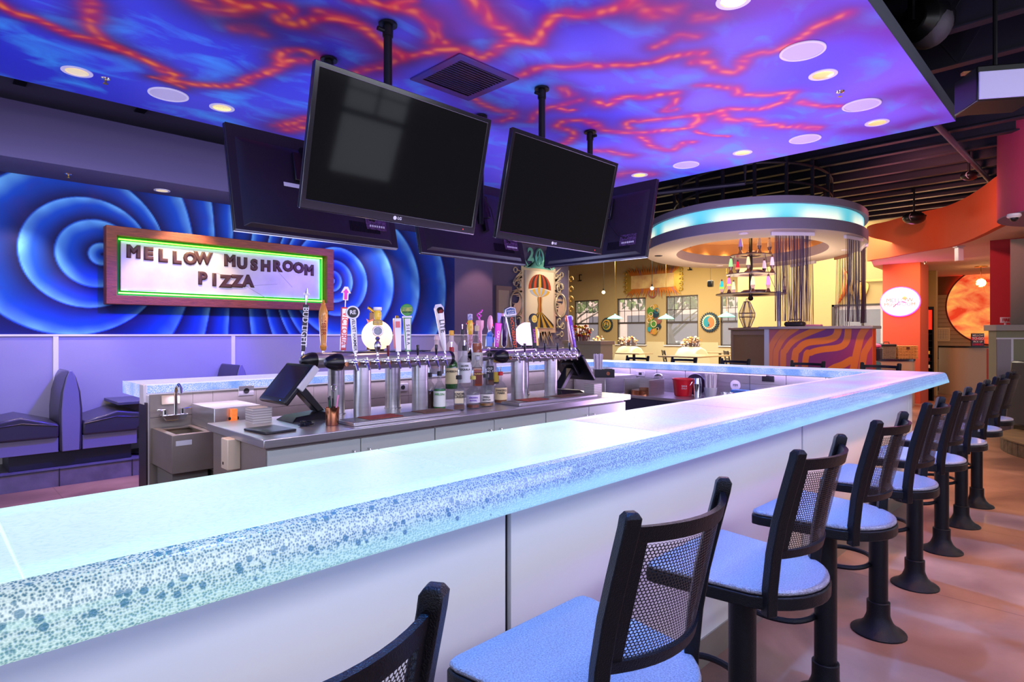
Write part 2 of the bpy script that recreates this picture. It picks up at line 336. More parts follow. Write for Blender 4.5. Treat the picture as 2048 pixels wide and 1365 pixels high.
# painted ceiling cloud
CZ=3.44
def pp(L): return [tuple(at(u,v,CZ))[:2] for u,v in L]
LAVA=[ # (points, width, heat)
([(-60,-25),(0,5),(34,24),(82,41),(130,67),(171,80),(222,92),(256,103),(301,126),(328,144),(345,150),(340,160),(359,166),(410,169),(478,167),(530,147),(564,126),(608,125)],.034,1),
([(564,126),(562,116),(574,104),(600,102),(620,108),(640,125)],.03,.8),([(160,-40),(171,0),(178,34),(191,65),(222,89)],.04,.6),([(308,157),(340,165),(372,178)],.02,.5),
([(386,-5),(420,20),(445,22),(478,14)],.045,.5),([(444,-4),(470,8),(495,17),(547,14),(581,17),(584,30),(560,38),(598,48),(624,41),(651,38),(681,41),(705,50),(727,61),(751,76),(771,88),(800,108)],.034,.9),
([(700,-8),(717,0),(751,10),(771,15),(795,12),(820,6)],.03,.9),([(795,18),(820,23),(839,28),(859,38),(872,50),(871,68),(868,83),(883,84)],.035,1),([(640,20),(660,26),(690,36)],.03,.4),
([(812,115),(844,110),(864,101),(888,99),(912,100),(942,107),(971,112),(995,103),(1020,85),(1034,78),(1054,80),(1066,84),(1079,68),(1093,51),(1109,39),(1134,29),(1157,31),(1191,25),(1216,18),(1241,8),(1271,-6)],.036,1),
([(945,-8),(966,24),(981,46),(1000,59),(1015,70),(1034,78)],.04,.9),([(715,151),(722,142),(737,134),(759,132),(790,122),(812,115)],.035,.6),
([(905,117),(915,137),(922,159),(927,185),(947,200),(971,210),(1000,220),(1020,225),(1012,239),(1000,244)],.034,.55),
([(1037,151),(1052,146),(1070,141),(1089,138),(1114,136),(1144,133),(1175,129),(1195,129),(1237,129),(1288,130),(1314,125),(1327,117),(1347,111),(1372,108),(1400,108)],.032,.8),
([(1382,123),(1402,122),(1421,125),(1431,134),(1455,143),(1466,145),(1486,135),(1494,119),(1507,112),(1537,104),(1562,96),(1595,78),(1625,61),(1654,47),(1693,29)],.034,.7),
([(1275,14),(1290,20)],.05,.5),([(1305,30),(1322,28),(1342,26)],.05,.5),([(1400,37),(1440,33)],.04,.4),([(1314,91),(1339,78),(1359,69),(1382,71),(1402,72)],.03,.5),
([(1128,178),(1134,190)],.04,.6),([(1196,203),(1206,207),(1220,210),(1236,201),(1261,192),(1284,194),(1314,189),(1349,188)],.034,1),([(1349,199),(1339,211),(1329,221),(1350,218)],.026,.7),
([(1157,201),(1128,207),(1097,217),(1070,229),(1058,242)],.028,.6),([(1120,218),(1134,222),(1146,219)],.025,.9),([(1120,290),(1135,285),(1145,268),(1131,261),(1116,253),(1123,246),(1143,242),(1167,242),(1182,247),(1196,256),(1221,262),(1245,264),(1282,265),(1314,263),(1343,262),(1372,257),(1389,245),(1397,231)],.034,.8),
([(1262,256),(1253,250),(1255,244),(1284,242),(1314,240),(1343,236),(1372,231),(1404,230),(1426,228),(1450,221),(1480,220),(1509,219),(1537,212),(1562,205),(1576,195),(1584,187),(1562,189),(1540,190),(1517,188),(1484,186),(1462,176),(1400,172)],.03,.8),
([(1603,205),(1625,208),(1642,212),(1673,213)],.028,.8),([(1439,230),(1455,240),(1478,242),(1503,239),(1521,244),(1527,252),(1548,250),(1564,254),(1595,252),(1640,256)],.036,.8),
([(1277,274),(1294,283),(1309,292),(1321,298),(1338,301),(1353,294),(1367,286),(1384,286)],.034,.7),([(1189,302),(1216,302),(1236,306),(1262,311)],.04,.6),([(1394,261),(1416,269),(1450,273)],.02,.9),
([(560,250),(585,246),(615,240),(650,238)],.05,.9),([(575,262),(600,256),(640,262)],.05,.8),([(470,60),(500,58),(520,66)],.04,.25),([(1230,352),(1260,345),(1300,350)],.06,.4)]
SMUDGE=[([(1660,55),(1740,52),(1800,60)],.22),([(1700,262),(1790,255),(1850,240)],.16),([(1760,200),(1830,180),(1880,195)],.2),([(1400,10),(1500,0),(1600,-10)],.25),([(640,60),(700,75),(760,110),(760,150)],.12),([(880,20),(910,50),(905,90)],.13),([(990,0),(1010,30),(1040,60)],.12)]
def cloud(p):
    x,y=p[:,0],p[:,1]
    wx=x+.02*np.sin(y*11)+.006*np.sin(y*27+x*10); wy=y+.02*np.sin(x*10)+.006*np.sin(x*25-y*13)
    t=np.clip((x-1.2)/4.2,0,1)[:,None]
    n=.5+.25*np.sin(x*2.3+1.2*np.sin(y*1.9))+.25*np.sin(y*2.9+1.5*np.sin(x*1.7+1)); n=n[:,None]
    A=np.array(lin((38,46,196)))*(1-n)+np.array(lin((66,70,214)))*n; B=np.array(lin((88,84,238)))*(1-n)+np.array(lin((150,126,246)))*n  # blue to lavender along x: paint tone plus coloured light in the colour
    c=A*(1-t)+B*t; al=np.ones(len(x))
    e=np.clip(1-np.abs(y-1.1)/.9,0,1)[:,None]*t; c=c*(1-e*.5)+np.array(lin((150,100,235)))*e*.5  # violet light near the front bar, blended into the paint colour
    for L,w in SMUDGE:
        d=seg_dist(wx,wy,smooth_pl(pp(L))); k=(np.exp(-(d/w)**2)*.75)[:,None]; c=c*(1-k)+np.array(lin((128,40,150)))*k; al*=1-k[:,0]
    D=[seg_dist(wx,wy,smooth_pl(pp(L))) for L,w,h in LAVA]
    for (L,w,h),d in zip(LAVA,D):   # dark plum halo
        w=w*1.6; k=(np.exp(-(d/(w*2.6))**2)*.82)[:,None]; pl=np.array(lin((58,8,60)))*(1-t)+np.array(lin((134,54,150)))*t; c=c*(1-k)+pl*k; al*=1-k[:,0]
    for (L,w,h),d in zip(LAVA,D):
        w=w*1.5; sp=.65+.35*np.sin(x*21+4*np.sin(y*13))*np.sin(y*17+4*np.sin(x*9)); k=(np.exp(-(d/(w*1.05))**2)*(.35+.65*sp)*min(1,h+.15))[:,None]
        red=np.array(lin((226,14,44)))*(1-t)+np.array(lin((236,50,120)))*t; c=c*(1-k)+red*k
        k2=(np.exp(-(d/(w*.5))**2)*np.clip(sp*1.7-.85,0,1)*h)[:,None]; c=c*(1-k2)+(np.array(lin((255,150,40)))*(1-t)+np.array(lin((255,170,110)))*t)*k2
        al*=1-k[:,0]
    return np.concatenate([c,al[:,None]*.75],1)
cl=grid_obj('ceiling_panel',(-1.4,1.022,CZ),(8.28,0,0),(0,5.01,0),640,400,cloud,attr_mat('ceiling_mural_paint',.55,(70,190,250),2.2,(1,1.7,1),.35)); ST(cl)
ed=M().box((-1.4,1.022,CZ+.002),(6.88,6.032,CZ+.13)); P('panel_edge',ed,mat('panel_edge_paint',(70,74,92),.6),cl)
hr=M()
for x in (0,2.2,4.4,6.4):
    for y in (1.4,3.5,5.6): hr.cyl((x,y,CZ+.13),(x,y,4.6),.008,n=6)
P('hanger_rod',hr,darkp,cl)
# beam edge under the far rim of the panel
ST(P('trim_4',M().box((6.95,-1.2,3.55),(7.0,14,3.78)),joistm))
# far window wall
wt=[]
WX=20.0
def wall_with_holes(name,X,y0,y1,z1,holes,ma,th=.2):
    m=M(); ys=sorted(set([y0,y1]+[h[0] for h in holes]+[h[1] for h in holes]))
    for a,b in zip(ys[:-1],ys[1:]):
        h=[q for q in holes if q[0]<=a+1e-6 and q[1]>=b-1e-6]
        if h: m.box((X,a,0),(X+th,b,h[0][2])); m.box((X,a,h[0][3]),(X+th,b,z1))
        else: m.box((X,a,0),(X+th,b,z1))
    return ST(P(name,m,ma))
wins=[]
for u0,u1 in ((1149,1197),(1234.5,1291),(1332,1396),(1441,1500)):
    ya=atx(u1,650,WX).y; yb=atx(u0,650,WX).y; wins.append((ya,yb,1.05,2.88))
wall_with_holes('wall_back',WX,6.2,18.2,4.6,sorted(wins),beigew)
swin=(atx(1790,650,17).y,atx(1664,650,17).y,1.17,2.22)
wall_with_holes('wall_right',17.0,2.9,7.69,4.6,[swin],mat('gold_wall_paint',(188,164,112),.8,var=.05,vs=1))
ST(P('wall_return',M().box((17.2,7.5,0),(20,7.69,4.6)),beigew))
ST(P('wall_end',M().box((10,18,0),(20.2,18.2,4.6)),beigew))
framem=mat('dark_window_frame',(66,58,58),.5); glassm=mat('window_glass',(240,246,255),.05,alpha=.12,spec=.5)
for i,(ya,yb,za,zb) in enumerate(wins):
    f=M(); w=.035
    for a,b in (((ya,za),(ya+w,zb)),((yb-w,za),(yb,zb)),((ya,za),(yb,za+w)),((ya,zb-w*1.4),(yb,zb)),((ya,1.86),(yb,1.93))): f.box((WX+.02,a[0],a[1]),(WX+.09,b[0],b[1]))
    wn_=ST(P('window_%d'%(i+1),f,framem)); P('pane',M().box((WX+.05,ya+w,za+w),(WX+.055,yb-w,zb-w)),glassm,wn_)
    g=M()
    for k in range(1,4): y=ya+(yb-ya)*k/4; g.box((WX+.035,y-.009,1.93),(WX+.045,y+.009,zb-w))
    g.box((WX+.035,ya+w,2.36),(WX+.045,yb-w,2.38)); P('muntin',g,framem,wn_)
    P('window_sill',M().box((WX-.08,ya-.06,za-.04),(WX+.05,yb+.06,za-.001)),strips,wn_,bev=.006)
f=M(); ya,yb,za,zb=swin
for a,b in (((ya,za),(ya+.06,zb)),((yb-.06,za),(yb,zb)),((ya,zb-.05),(yb,zb)),((ya,za),(yb,za+.05)),(((ya+yb)/2-.02,za),((ya+yb)/2+.02,zb))): f.box((16.97,a[0],a[1]),(17.06,b[0],b[1]))
w5=ST(P('window_5',f,framem)); P('pane',M().box((17.03,ya+.06,za+.05),(17.035,yb-.06,zb-.05)),glassm,w5)
tm=M().box((WX-.03,7.7,0),(WX-.001,17.9,1.02)).box((WX-.045,7.7,1.155),(WX-.031,8.6,1.175))
ws=[wins[i] for i in range(4)]
tm=M(); prev=18.0
for ya,yb,za,zb in ws: tm.box((WX-.02,yb+.07,0),(WX-.001,prev-.001,1.165)); tm.box((WX-.02,ya-.07,0),(WX-.001,yb+.069,.99)); prev=ya-.07
tm.box((WX-.02,7.7,0),(WX-.001,prev,1.165)); ST(P('baseboard_back',tm,mat('cream_wainscot',(205,190,150),.6)))
# outdoors beyond the windows
ST(P('street_ground',M().box((20.3,-10,-.4),(60,45,-.3)),mat('asphalt',(150,146,142),.9,var=.2,vs=1)))
bl=T('street_building','pale pink brick building across the street seen through the far windows','building',(42,18,-.3))
P('facade',M().box((0,-26,0),(1,24,12)),mat('pink_brick',(222,196,186),.9,var=.18,vs=1.5),bl)
for k in range(12):
    P('shop_window',M().box((-.06,-24+k*4,.9),(-.005,-21.6+k*4,3.3)),mat('shop_glass',(96,92,108),.2),bl)
for i,(x,y,c,lb) in enumerate(((27.5,21.5,(150,160,176),'parked pale blue car seen through the leftmost far window'),(27,15.6,(210,214,222),'parked white car seen through the second far window'))):
    c_=T('parked_car',lb,'car',(x,y,-.3),group='cars outside the windows')
    m=M().prism([(-2.1,.25),(2.1,.25),(2.15,.75),(1.3,.9),(.7,1.4),(-.9,1.42),(-1.6,.95),(-2.15,.85)],-.85,.85,Matrix.Rotation(PI/2,4,'Z')@Matrix.Rotation(PI/2,4,'X')); P('car_body',m,mat('car_paint_%d'%i,c,.25,coat=.6),c_,bev=.06)
    w=M().prism([(-1.4,.96),(.95,.96),(.62,1.33),(-.85,1.35)],-.87,.87,Matrix.Rotation(PI/2,4,'Z')@Matrix.Rotation(PI/2,4,'X')); P('car_windows',w,mat('car_glass',(40,44,54),.1),c_)
    for sx in (-1.35,1.35):
        for sy in (-.8,.8): P('wheel',M().cyl((sy-.08,sx,.33),(sy+.08,sx,.33),.33,n=18),blackp,c_)
leafm=mat('tree_leaves',(150,170,96),.7,var=.5,vs=5,var2=(74,104,50)); bark=mat('tree_bark',(96,80,74),.9)
def tree(x,y,lb,s):
    random.seed(s); t=T('street_tree',lb,'tree',(x,y,-.3),group='trees outside the windows')
    m=M().tube([(0,0,0),(.1,.05,1.3),(-.05,.3,2.4),(.1,.5,3.6)],.14,8,rr=[.2,.16,.13,.08])
    for k in range(7):
        a=random.uniform(0,6.3); m.tube([(0,.2,1.5+k*.2),(math.cos(a)*.8,math.sin(a)*.8,2.2+k*.25),(math.cos(a)*1.9,math.sin(a)*1.9,2.8+k*.25)],.05,5,rr=[.07,.05,.02])
    P('trunk',m,bark,t); c=M()
    for k in range(900):
        a=random.uniform(0,6.3); r=2.6*random.random()**.5; z=3.0+random.uniform(0,2.6); q=Vector((r*math.cos(a),r*math.sin(a),z)); e=Euler((random.uniform(0,6),random.uniform(0,6),0)).to_matrix()
        s_=random.uniform(.08,.2); c.add([q+e@Vector(v) for v in ((-s_,-s_*.6,0),(s_,-s_*.6,0),(s_,s_*.6,.02),(-s_,s_*.6,0))],[(0,1,2,3)])
    P('foliage',c,leafm,t)
tree(24.8,20.6,'bare-branched leafy tree outside the leftmost far window',1); tree(24.6,14.2,'leafy tree outside the second far window',2); tree(26.5,9.4,'leafy tree outside the third far window',3); tree(21.9,6.3,'leafy tree outside the storefront window by the clock column',4)
# wall behind the camera with tall windows (seen in the dark screens)
hb=[(-.9,.5,1.0,2.9),(2.2,3.6,1.0,2.9),(5.3,6.7,1.0,2.9)]
m=M(); xs=[-3]+[v for h in hb for v in h[:2]]+[16]
for i in range(0,len(xs),2): m.box((xs[i],-4.2,0),(xs[i+1],-4,4.0))
for a,b,c,d in hb: m.box((a,-4.2,0),(b,-4,c)); m.box((a,-4.2,d),(b,-4,4.0))
ST(P('wall_behind',m,mat('brown_wall_paint',(84,76,66),.8)))
for i,(a,b,c,d) in enumerate(hb):
    f=M()
    for p,q in (((a,c),(a+.05,d)),((b-.05,c),(b,d)),((a,c),(b,c+.05)),((a,d-.05),(b,d)),((a,2.1),(b,2.2)),(((a+b)/2-.015,2.2),((a+b)/2+.015,d)),((a,2.53),(b,2.56))): f.box((p[0],-4.1,p[1]),(q[0],-4.05,q[1]))
    ST(P('window_%d'%(6+i),f,framem))
# ------------------------------------------------------------ the glowing bar
def slabmat(name,c0,c1,strip,es,seams,ysp,scale=90):
    """lit bubble-glass top: LED strips run inside along both long edges"""
    m=bpy.data.materials.new(name); m.use_nodes=True; nt=m.node_tree; b=nt.nodes['Principled BSDF']; N=nt.nodes.new; L=nt.links.new
    b.inputs['Base Color'].default_value=lin(c0)+(1,); b.inputs['Roughness'].default_value=.35; b.inputs['Coat Weight'].default_value=.15; b.inputs['Coat Roughness'].default_value=.25
    tc=N('ShaderNodeTexCoord'); sp=N('ShaderNodeSeparateXYZ'); L(tc.outputs['Object'],sp.inputs[0])
    no=N('ShaderNodeTexNoise'); no.inputs['Scale'].default_value=1.6; no.inputs['Detail'].default_value=3; L(tc.outputs['Object'],no.inputs[0])
    mx=N('ShaderNodeMix'); mx.data_type='RGBA'; mx.inputs[6].default_value=lin(c0)+(1,); mx.inputs[7].default_value=lin(c1)+(1,)
    mr=N('ShaderNodeMapRange'); mr.inputs[1].default_value=.35; mr.inputs[2].default_value=.65; L(no.outputs[0],mr.inputs[0]); L(mr.outputs[0],mx.inputs[0])
    # strips: brightness near the two strip lines
    tot=None
    for ax,pos,w in ysp:
        s=N('ShaderNodeMath'); s.operation='SUBTRACT'; s.inputs[1].default_value=pos; L(sp.outputs[ax],s.inputs[0])
        q=N('ShaderNodeMath'); q.operation='MULTIPLY'; L(s.outputs[0],q.inputs[0]); L(s.outputs[0],q.inputs[1])
        d=N('ShaderNodeMath'); d.operation='MULTIPLY'; d.inputs[1].default_value=-1/(w*w); L(q.outputs[0],d.inputs[0])
        e=N('ShaderNodeMath'); e.operation='EXPONENT'; L(d.outputs[0],e.inputs[0])
        if tot is None: tot=e
        else:
            a=N('ShaderNodeMath'); a.operation='MAXIMUM'; L(tot.outputs[0],a.inputs[0]); L(e.outputs[0],a.inputs[1]); tot=a
    m2=N('ShaderNodeMix'); m2.data_type='RGBA'; L(tot.outputs[0],m2.inputs[0]); L(mx.outputs[2],m2.inputs[6]); m2.inputs[7].default_value=lin(strip)+(1,)
    # crackle
    vo=N('ShaderNodeTexVoronoi'); vo.feature='DISTANCE_TO_EDGE'; vo.inputs['Scale'].default_value=scale
    mp=N('ShaderNodeMapping'); mp.inputs['Scale'].default_value=(.45,1,1); L(tc.outputs['Object'],mp.inputs[0]); L(mp.outputs[0],vo.inputs[0])
    vr=N('ShaderNodeMapRange'); vr.inputs[2].default_value=.10; vr.inputs[3].default_value=.84; vr.inputs[4].default_value=1.0; L(vo.outputs[0],vr.inputs[0])
    st=N('ShaderNodeMath'); st.operation='MULTIPLY'; st.inputs[1].default_value=es; L(vr.outputs[0],st.inputs[0])
    L(m2.outputs[2],b.inputs['Emission Color']); L(st.outputs[0],b.inputs['Emission Strength'])
    bu=N('ShaderNodeBump'); bu.inputs['Strength'].default_value=.12; bu.inputs['Distance'].default_value=.004; L(vo.outputs[0],bu.inputs['Height']); L(bu.outputs[0],b.inputs['Normal'])
    b.inputs['Base Color'].default_value=lin([int(v*.35) for v in c0])+(1,)
    return m
def bubmat(name,mode):
    """bubbled glass edge, lit from inside. mode 0: front run, colours drift teal->blue along x; 1: blue inner edge"""
    m=bpy.data.materials.new(name); m.use_nodes=True; nt=m.node_tree; b=nt.nodes['Principled BSDF']; N=nt.nodes.new; L=nt.links.new
    tc=N('ShaderNodeTexCoord'); sp=N('ShaderNodeSeparateXYZ'); L(tc.outputs['Object'],sp.inputs[0])
    def V(sc):
        v=N('ShaderNodeTexVoronoi'); v.inputs['Scale'].default_value=sc; v.inputs['Randomness'].default_value=.75; L(tc.outputs['Object'],v.inputs[0]); return v
    def R(src,a,b_,c=0,d=1):
        r=N('ShaderNodeMapRange'); r.inputs[1].default_value=a; r.inputs[2].default_value=b_; r.inputs[3].default_value=c; r.inputs[4].default_value=d; L(src,r.inputs[0]); return r.outputs[0]
    def MX(f,a,b_):
        x=N('ShaderNodeMix'); x.data_type='RGBA'
        L(f,x.inputs[0])
        for i,q in ((6,a),(7,b_)):
            if isinstance(q,tuple): x.inputs[i].default_value=lin(q)+(1,)
            else: L(q,x.inputs[i])
        return x.outputs[2]
    def MU(a,b_,op='MULTIPLY'):
        x=N('ShaderNodeMath'); x.operation=op; L(a,x.inputs[0])
        if isinstance(b_,(int,float)): x.inputs[1].default_value=b_
        else: L(b_,x.inputs[1])
        return x.outputs[0]
    small=V(225 if mode==0 else 120); big=V(50)
    sdot=R(small.outputs['Distance'],.26,.62)         # 0 in bubble centre, 1 at rim
    nz=N('ShaderNodeTexNoise'); nz.inputs['Scale'].default_value=5; nz.inputs['Detail'].default_value=2; L(tc.outputs['Object'],nz.inputs[0])
    if mode==0:
        along=R(sp.outputs['X'],.35,1.15)
        dark=MX(along,(40,104,126),(60,88,200)); lite=MX(along,(200,222,224),(150,190,255))
        # lower half glows more and sparkles further along
        zn=MU(sp.outputs['Z'],MU(nz.outputs[0],.03),'ADD'); low=R(zn,1.075,1.05)
        glow=MX(along,(160,228,222),(150,214,255)); base=MX(sdot,dark,lite)
        k=MU(low,R(sp.outputs['X'],.2,1.3,.25,.85)); base=MX(k,base,glow)
        mid=R(MU(MU(zn,-1.075,'ADD'),MU(zn,-1.075,'ADD')),.00006,0,0,.6); base=MX(MU(mid,R(sp.outputs['X'],.5,.0)),base,(190,240,235))
        bigd=MU(R(big.outputs['Distance'],.34,.26),R(big.outputs['Color'],.5,.52)); base=MX(MU(bigd,R(sp.outputs['X'],1.5,.9,.0,.95)),base,MX(along,(34,112,140),(40,92,190)))
        spark=MU(R(small.outputs['Distance'],.16,.08),MU(low,R(sp.outputs['X'],.5,.9))); base=MX(spark,base,(255,250,255))
        es=.97
    else:
        k=R(nz.outputs[0],.4,.62); base=MX(MU(sdot,k),(120,160,250),(215,220,255)); base=MX(MU(R(small.outputs['Distance'],.3,.15),R(nz.outputs[0],.5,.4)),base,(50,80,190)); es=1.0
    b.inputs['Base Color'].default_value=(.06,.08,.1,1); L(base,b.inputs['Emission Color']); b.inputs['Emission Strength'].default_value=es; b.inputs['Roughness'].default_value=.2; b.inputs['Coat Weight'].default_value=.4
    bu=N('ShaderNodeBump'); bu.inputs['Strength'].default_value=.5; bu.inputs['Distance'].default_value=.004; L(small.outputs['Distance'],bu.inputs['Height']); L(bu.outputs[0],b.inputs['Normal'])
    return m
YI,YO=1.535,1.07; XI,XO=6.05,6.50; BI,BO=4.50,5.08
cyan=slabmat('lit_glass_cyan',(196,226,230),(205,234,232),(205,255,252),1.12,0,(('Y',1.095,.03),('Y',1.50,.028),('X',1.835,.02)),110)
viol=slabmat('lit_glass_violet',(176,160,238),(166,190,246),(225,205,255),1.05,0,(('Y',1.51,.02),('Y',1.10,.035)),60)
farm=slabmat('lit_glass_far',(188,190,250),(214,196,250),(150,235,255),1.0,0,(('X',6.46,.03),('X',6.1,.03)),60)
backm=slabmat('lit_glass_back',(200,190,250),(226,206,248),(240,240,255),1.0,0,(('Y',4.56,.04),),60)
edge0=bubmat('bubble_glass_front',0); edge1=bubmat('bubble_glass_inner',1)
bar=T('bar_counter','U-shaped bar with illuminated bubble-glass top in cyan and violet over pale metal panels','bar counter',(0,0,0))
zt=1.11
seams=[-2.6,-1.75,-.885,.11,.975,1.84,2.675,3.41,4.15,5.0,6.05]
for i in range(10):
    a,b=seams[i],seams[i+1]-.002
    P('bar_top',M().box((a,YO,1.06),(b,YI,zt)),cyan if b<1.85 else viol,bar,bev=.003)
P('bar_top',M().add([(6.05,YO,zt),(XO,YO,zt),(XO,YI,zt),(6.05,YI,zt),(6.05,YO,1.06),(XO,YO,1.06),(XO,YI,1.06),(6.05,YI,1.06)],[(0,1,2,3),(7,6,5,4),(0,4,5,1),(1,5,6,2),(2,6,7,3),(3,7,4,0)]),viol,bar,bev=.003)
ys=[YI+.001,2.35,3.2,4.05,4.8,BO]
for i in range(5): P('bar_top',M().box((XI,ys[i],1.05),(XO,ys[i+1]-.002,zt)),farm,bar,bev=.003)
xs_=[1.09,1.95,2.8,3.65,4.5,5.3,6.049]
for i in range(6): P('bar_top',M().box((xs_[i],BI,1.06),(xs_[i+1]-.002,BO,zt)),backm,bar,bev=.003)
# bubbled drip edge along the front, round the far end and back
pr=[(YO-.001,zt-.0005),(YO-.02,1.105),(YO-.032,1.09),(YO-.05,1.022),(YO-.046,1.017),(YO-.012,1.017),(YO-.001,1.05)]
def ext_x(pr,x0,x1,ofs0=0,ofs1=0):
    m=M(); n=len(pr); vs=[(x0+ofs0*(YO-y),y,z) for y,z in pr]+[(x1+ofs1*(YO-y),y,z) for y,z in pr]
    m.add(vs,[tuple(range(n)),tuple(range(n,2*n))[::-1]]+[(i,n+i,n+(i+1)%n,(i+1)%n) for i in range(n)]); return m
for a,b,o1 in ((-2.6,-.6,0),(-.599,1.86,0),(1.862,4.15,0),(4.152,XO,1)):
    P('drip_edge',ext_x(pr,a,b,0,o1),edge0,bar)
px=[(XO+.001+(YO-y),z) for y,z in pr]
m=M(); n=len(px); vs=[(x,YO-(x-XO),z) for x,z in px]+[(x,BO+(x-XO),z) for x,z in px]; m.add(vs,[tuple(range(n)),tuple(range(n,2*n))]+[(i,n+i,n+(i+1)%n,(i+1)%n) for i in range(n)]); P('drip_edge',m,edge0,bar)
m=M(); vs=[(1.09,BO+(YO-y),z) for y,z in pr]+[(XO+(YO-y),BO+(YO-y),z) for y,z in pr]; m.add(vs,[tuple(range(n)),tuple(range(n,2*n))]+[(i,n+i,n+(i+1)%n,(i+1)%n) for i in range(n)]); P('drip_edge',m,edge1,bar)
P('inner_edge',M().box((XI-.006,YI+.002,1.048),(XI-.0005,BI-.002,zt)),edge1,bar)
P('inner_edge',M().box((1.092,BI-.006,1.058),(XI-.007,BI-.0005,zt)),edge1,bar)
P('end_bracket',M().box((1.07,4.50,.985),(1.088,4.60,1.115)),strips,bar,bev=.003)
P('end_edge',M().box((1.083,4.61,1.02),(1.0895,5.12,1.109)),edge1,bar)
# wall of the bar: front panels
panel=mat('bar_panel_laminate',(226,224,230),.4,.05,var=.05,vs=1.2,bump=.02,bs=60)
pxs=[-2.6,-1.15,1.243,3.63,6.23]
for i in range(4): P('front_panel',M().box((pxs[i]+.012,1.259,.12),(pxs[i+1]-.012,1.275,1.045)),panel,bar)
P('end_panel',M().box((6.205,1.2575,0),(6.33,1.29,1.045)),panel,bar,bev=.004)
P('knee_wall',M().box((-2.6,1.277,0),(6.3,1.50,1.05)),mat('seam_black',(30,26,44),.6),bar)  # near-black body showing in the joints between the panels
P('kick_plate',M().box((-2.6,1.252,0),(6.2,1.268,.125)),steelb,bar)
sc=M()
for k in range(20): sc.cyl((-2.3+k*.42,1.2515,.10),(-2.3+k*.42,1.2475,.10),.004,n=8)
P('screw',sc,chrome,bar)['kind']='stuff'
P('far_wall',M().box((6.10,1.50,0),(6.33,4.63,1.045)),panel,bar)
P('back_wall',M().box((1.085,4.462,0),(6.33,4.63,1.045)),panel,bar)
P('corner_post',M().box((1.075,4.455,0),(1.084,4.635,1.0)),mat('dark_bronze',(70,62,66),.35,.8),bar)
# inner cladding of steel tiles
til=M()
x=1.092
for w in (.26,.13,.3,.45,.45,.45,.45,.45,.45,.45,.45,.4):
    for z0,z1 in ((.30,.60),(.603,.90),(.903,1.052)): til.box((x+.002,4.446,z0),(min(x+w,6.09),4.4615,z1))
    x+=w
P('tile_cladding',til,steelb,bar)
til=M(); y=4.44
for k in range(8):
    for z0,z1 in ((.4,.78),(.783,.94),(.943,1.045)): til.box((6.085,y-.36,z0),(6.0995,y-.003,z1))
    y-=.363
P('steel_cladding',til,steel,bar)
# ------------------------------------------------------------ bar stools
stoolm=mat('hammered_black_metal',(26,28,38),.32,.75,bump=.35,bs=420)
def seat_mat():
    m=mat('speckled_seat_vinyl',(165,170,200),.36,.35,bump=.6,bs=300,var=.55,vs=240,coat=.3); return m
seatm=seat_mat(); meshm=mat('perforated_steel',(58,58,66),.35,.8)
cap=mat('polished_black',(20,18,20),.12,.6)
def smooth_poly(pl,k=5):
    n=len(pl);o=[]
    for i in range(n):
        p0,p1,p2,p3=pl[i-1],pl[i],pl[(i+1)%n],pl[(i+2)%n]
        for j in range(k):
            t=j/k;o.append(tuple(.5*((2*p1[c])+(-p0[c]+p2[c])*t+(2*p0[c]-5*p1[c]+4*p2[c]-p3[c])*t*t+(-p0[c]+3*p1[c]-3*p2[c]+p3[c])*t**3) for c in (0,1)))
    return o
def seat_outline(g=0):
    R=.205+g; pts=[]
    for i in range(15):
        a=math.radians(200+i*10); pts.append((R*math.cos(a),-.035+R*math.sin(a)))
    for i in range(5):
        a=math.radians(-60+i*22); 
    fr=[(.232+g,.165),(.228+g,.192+g*.5),(.205,.2+g),(-.205,.2+g),(-.228-g,.192+g*.5),(-.232-g,.165)]
    return pts+fr
def bow(x,s=1): return -.225-.055*(1-(x/.165)**2)*s
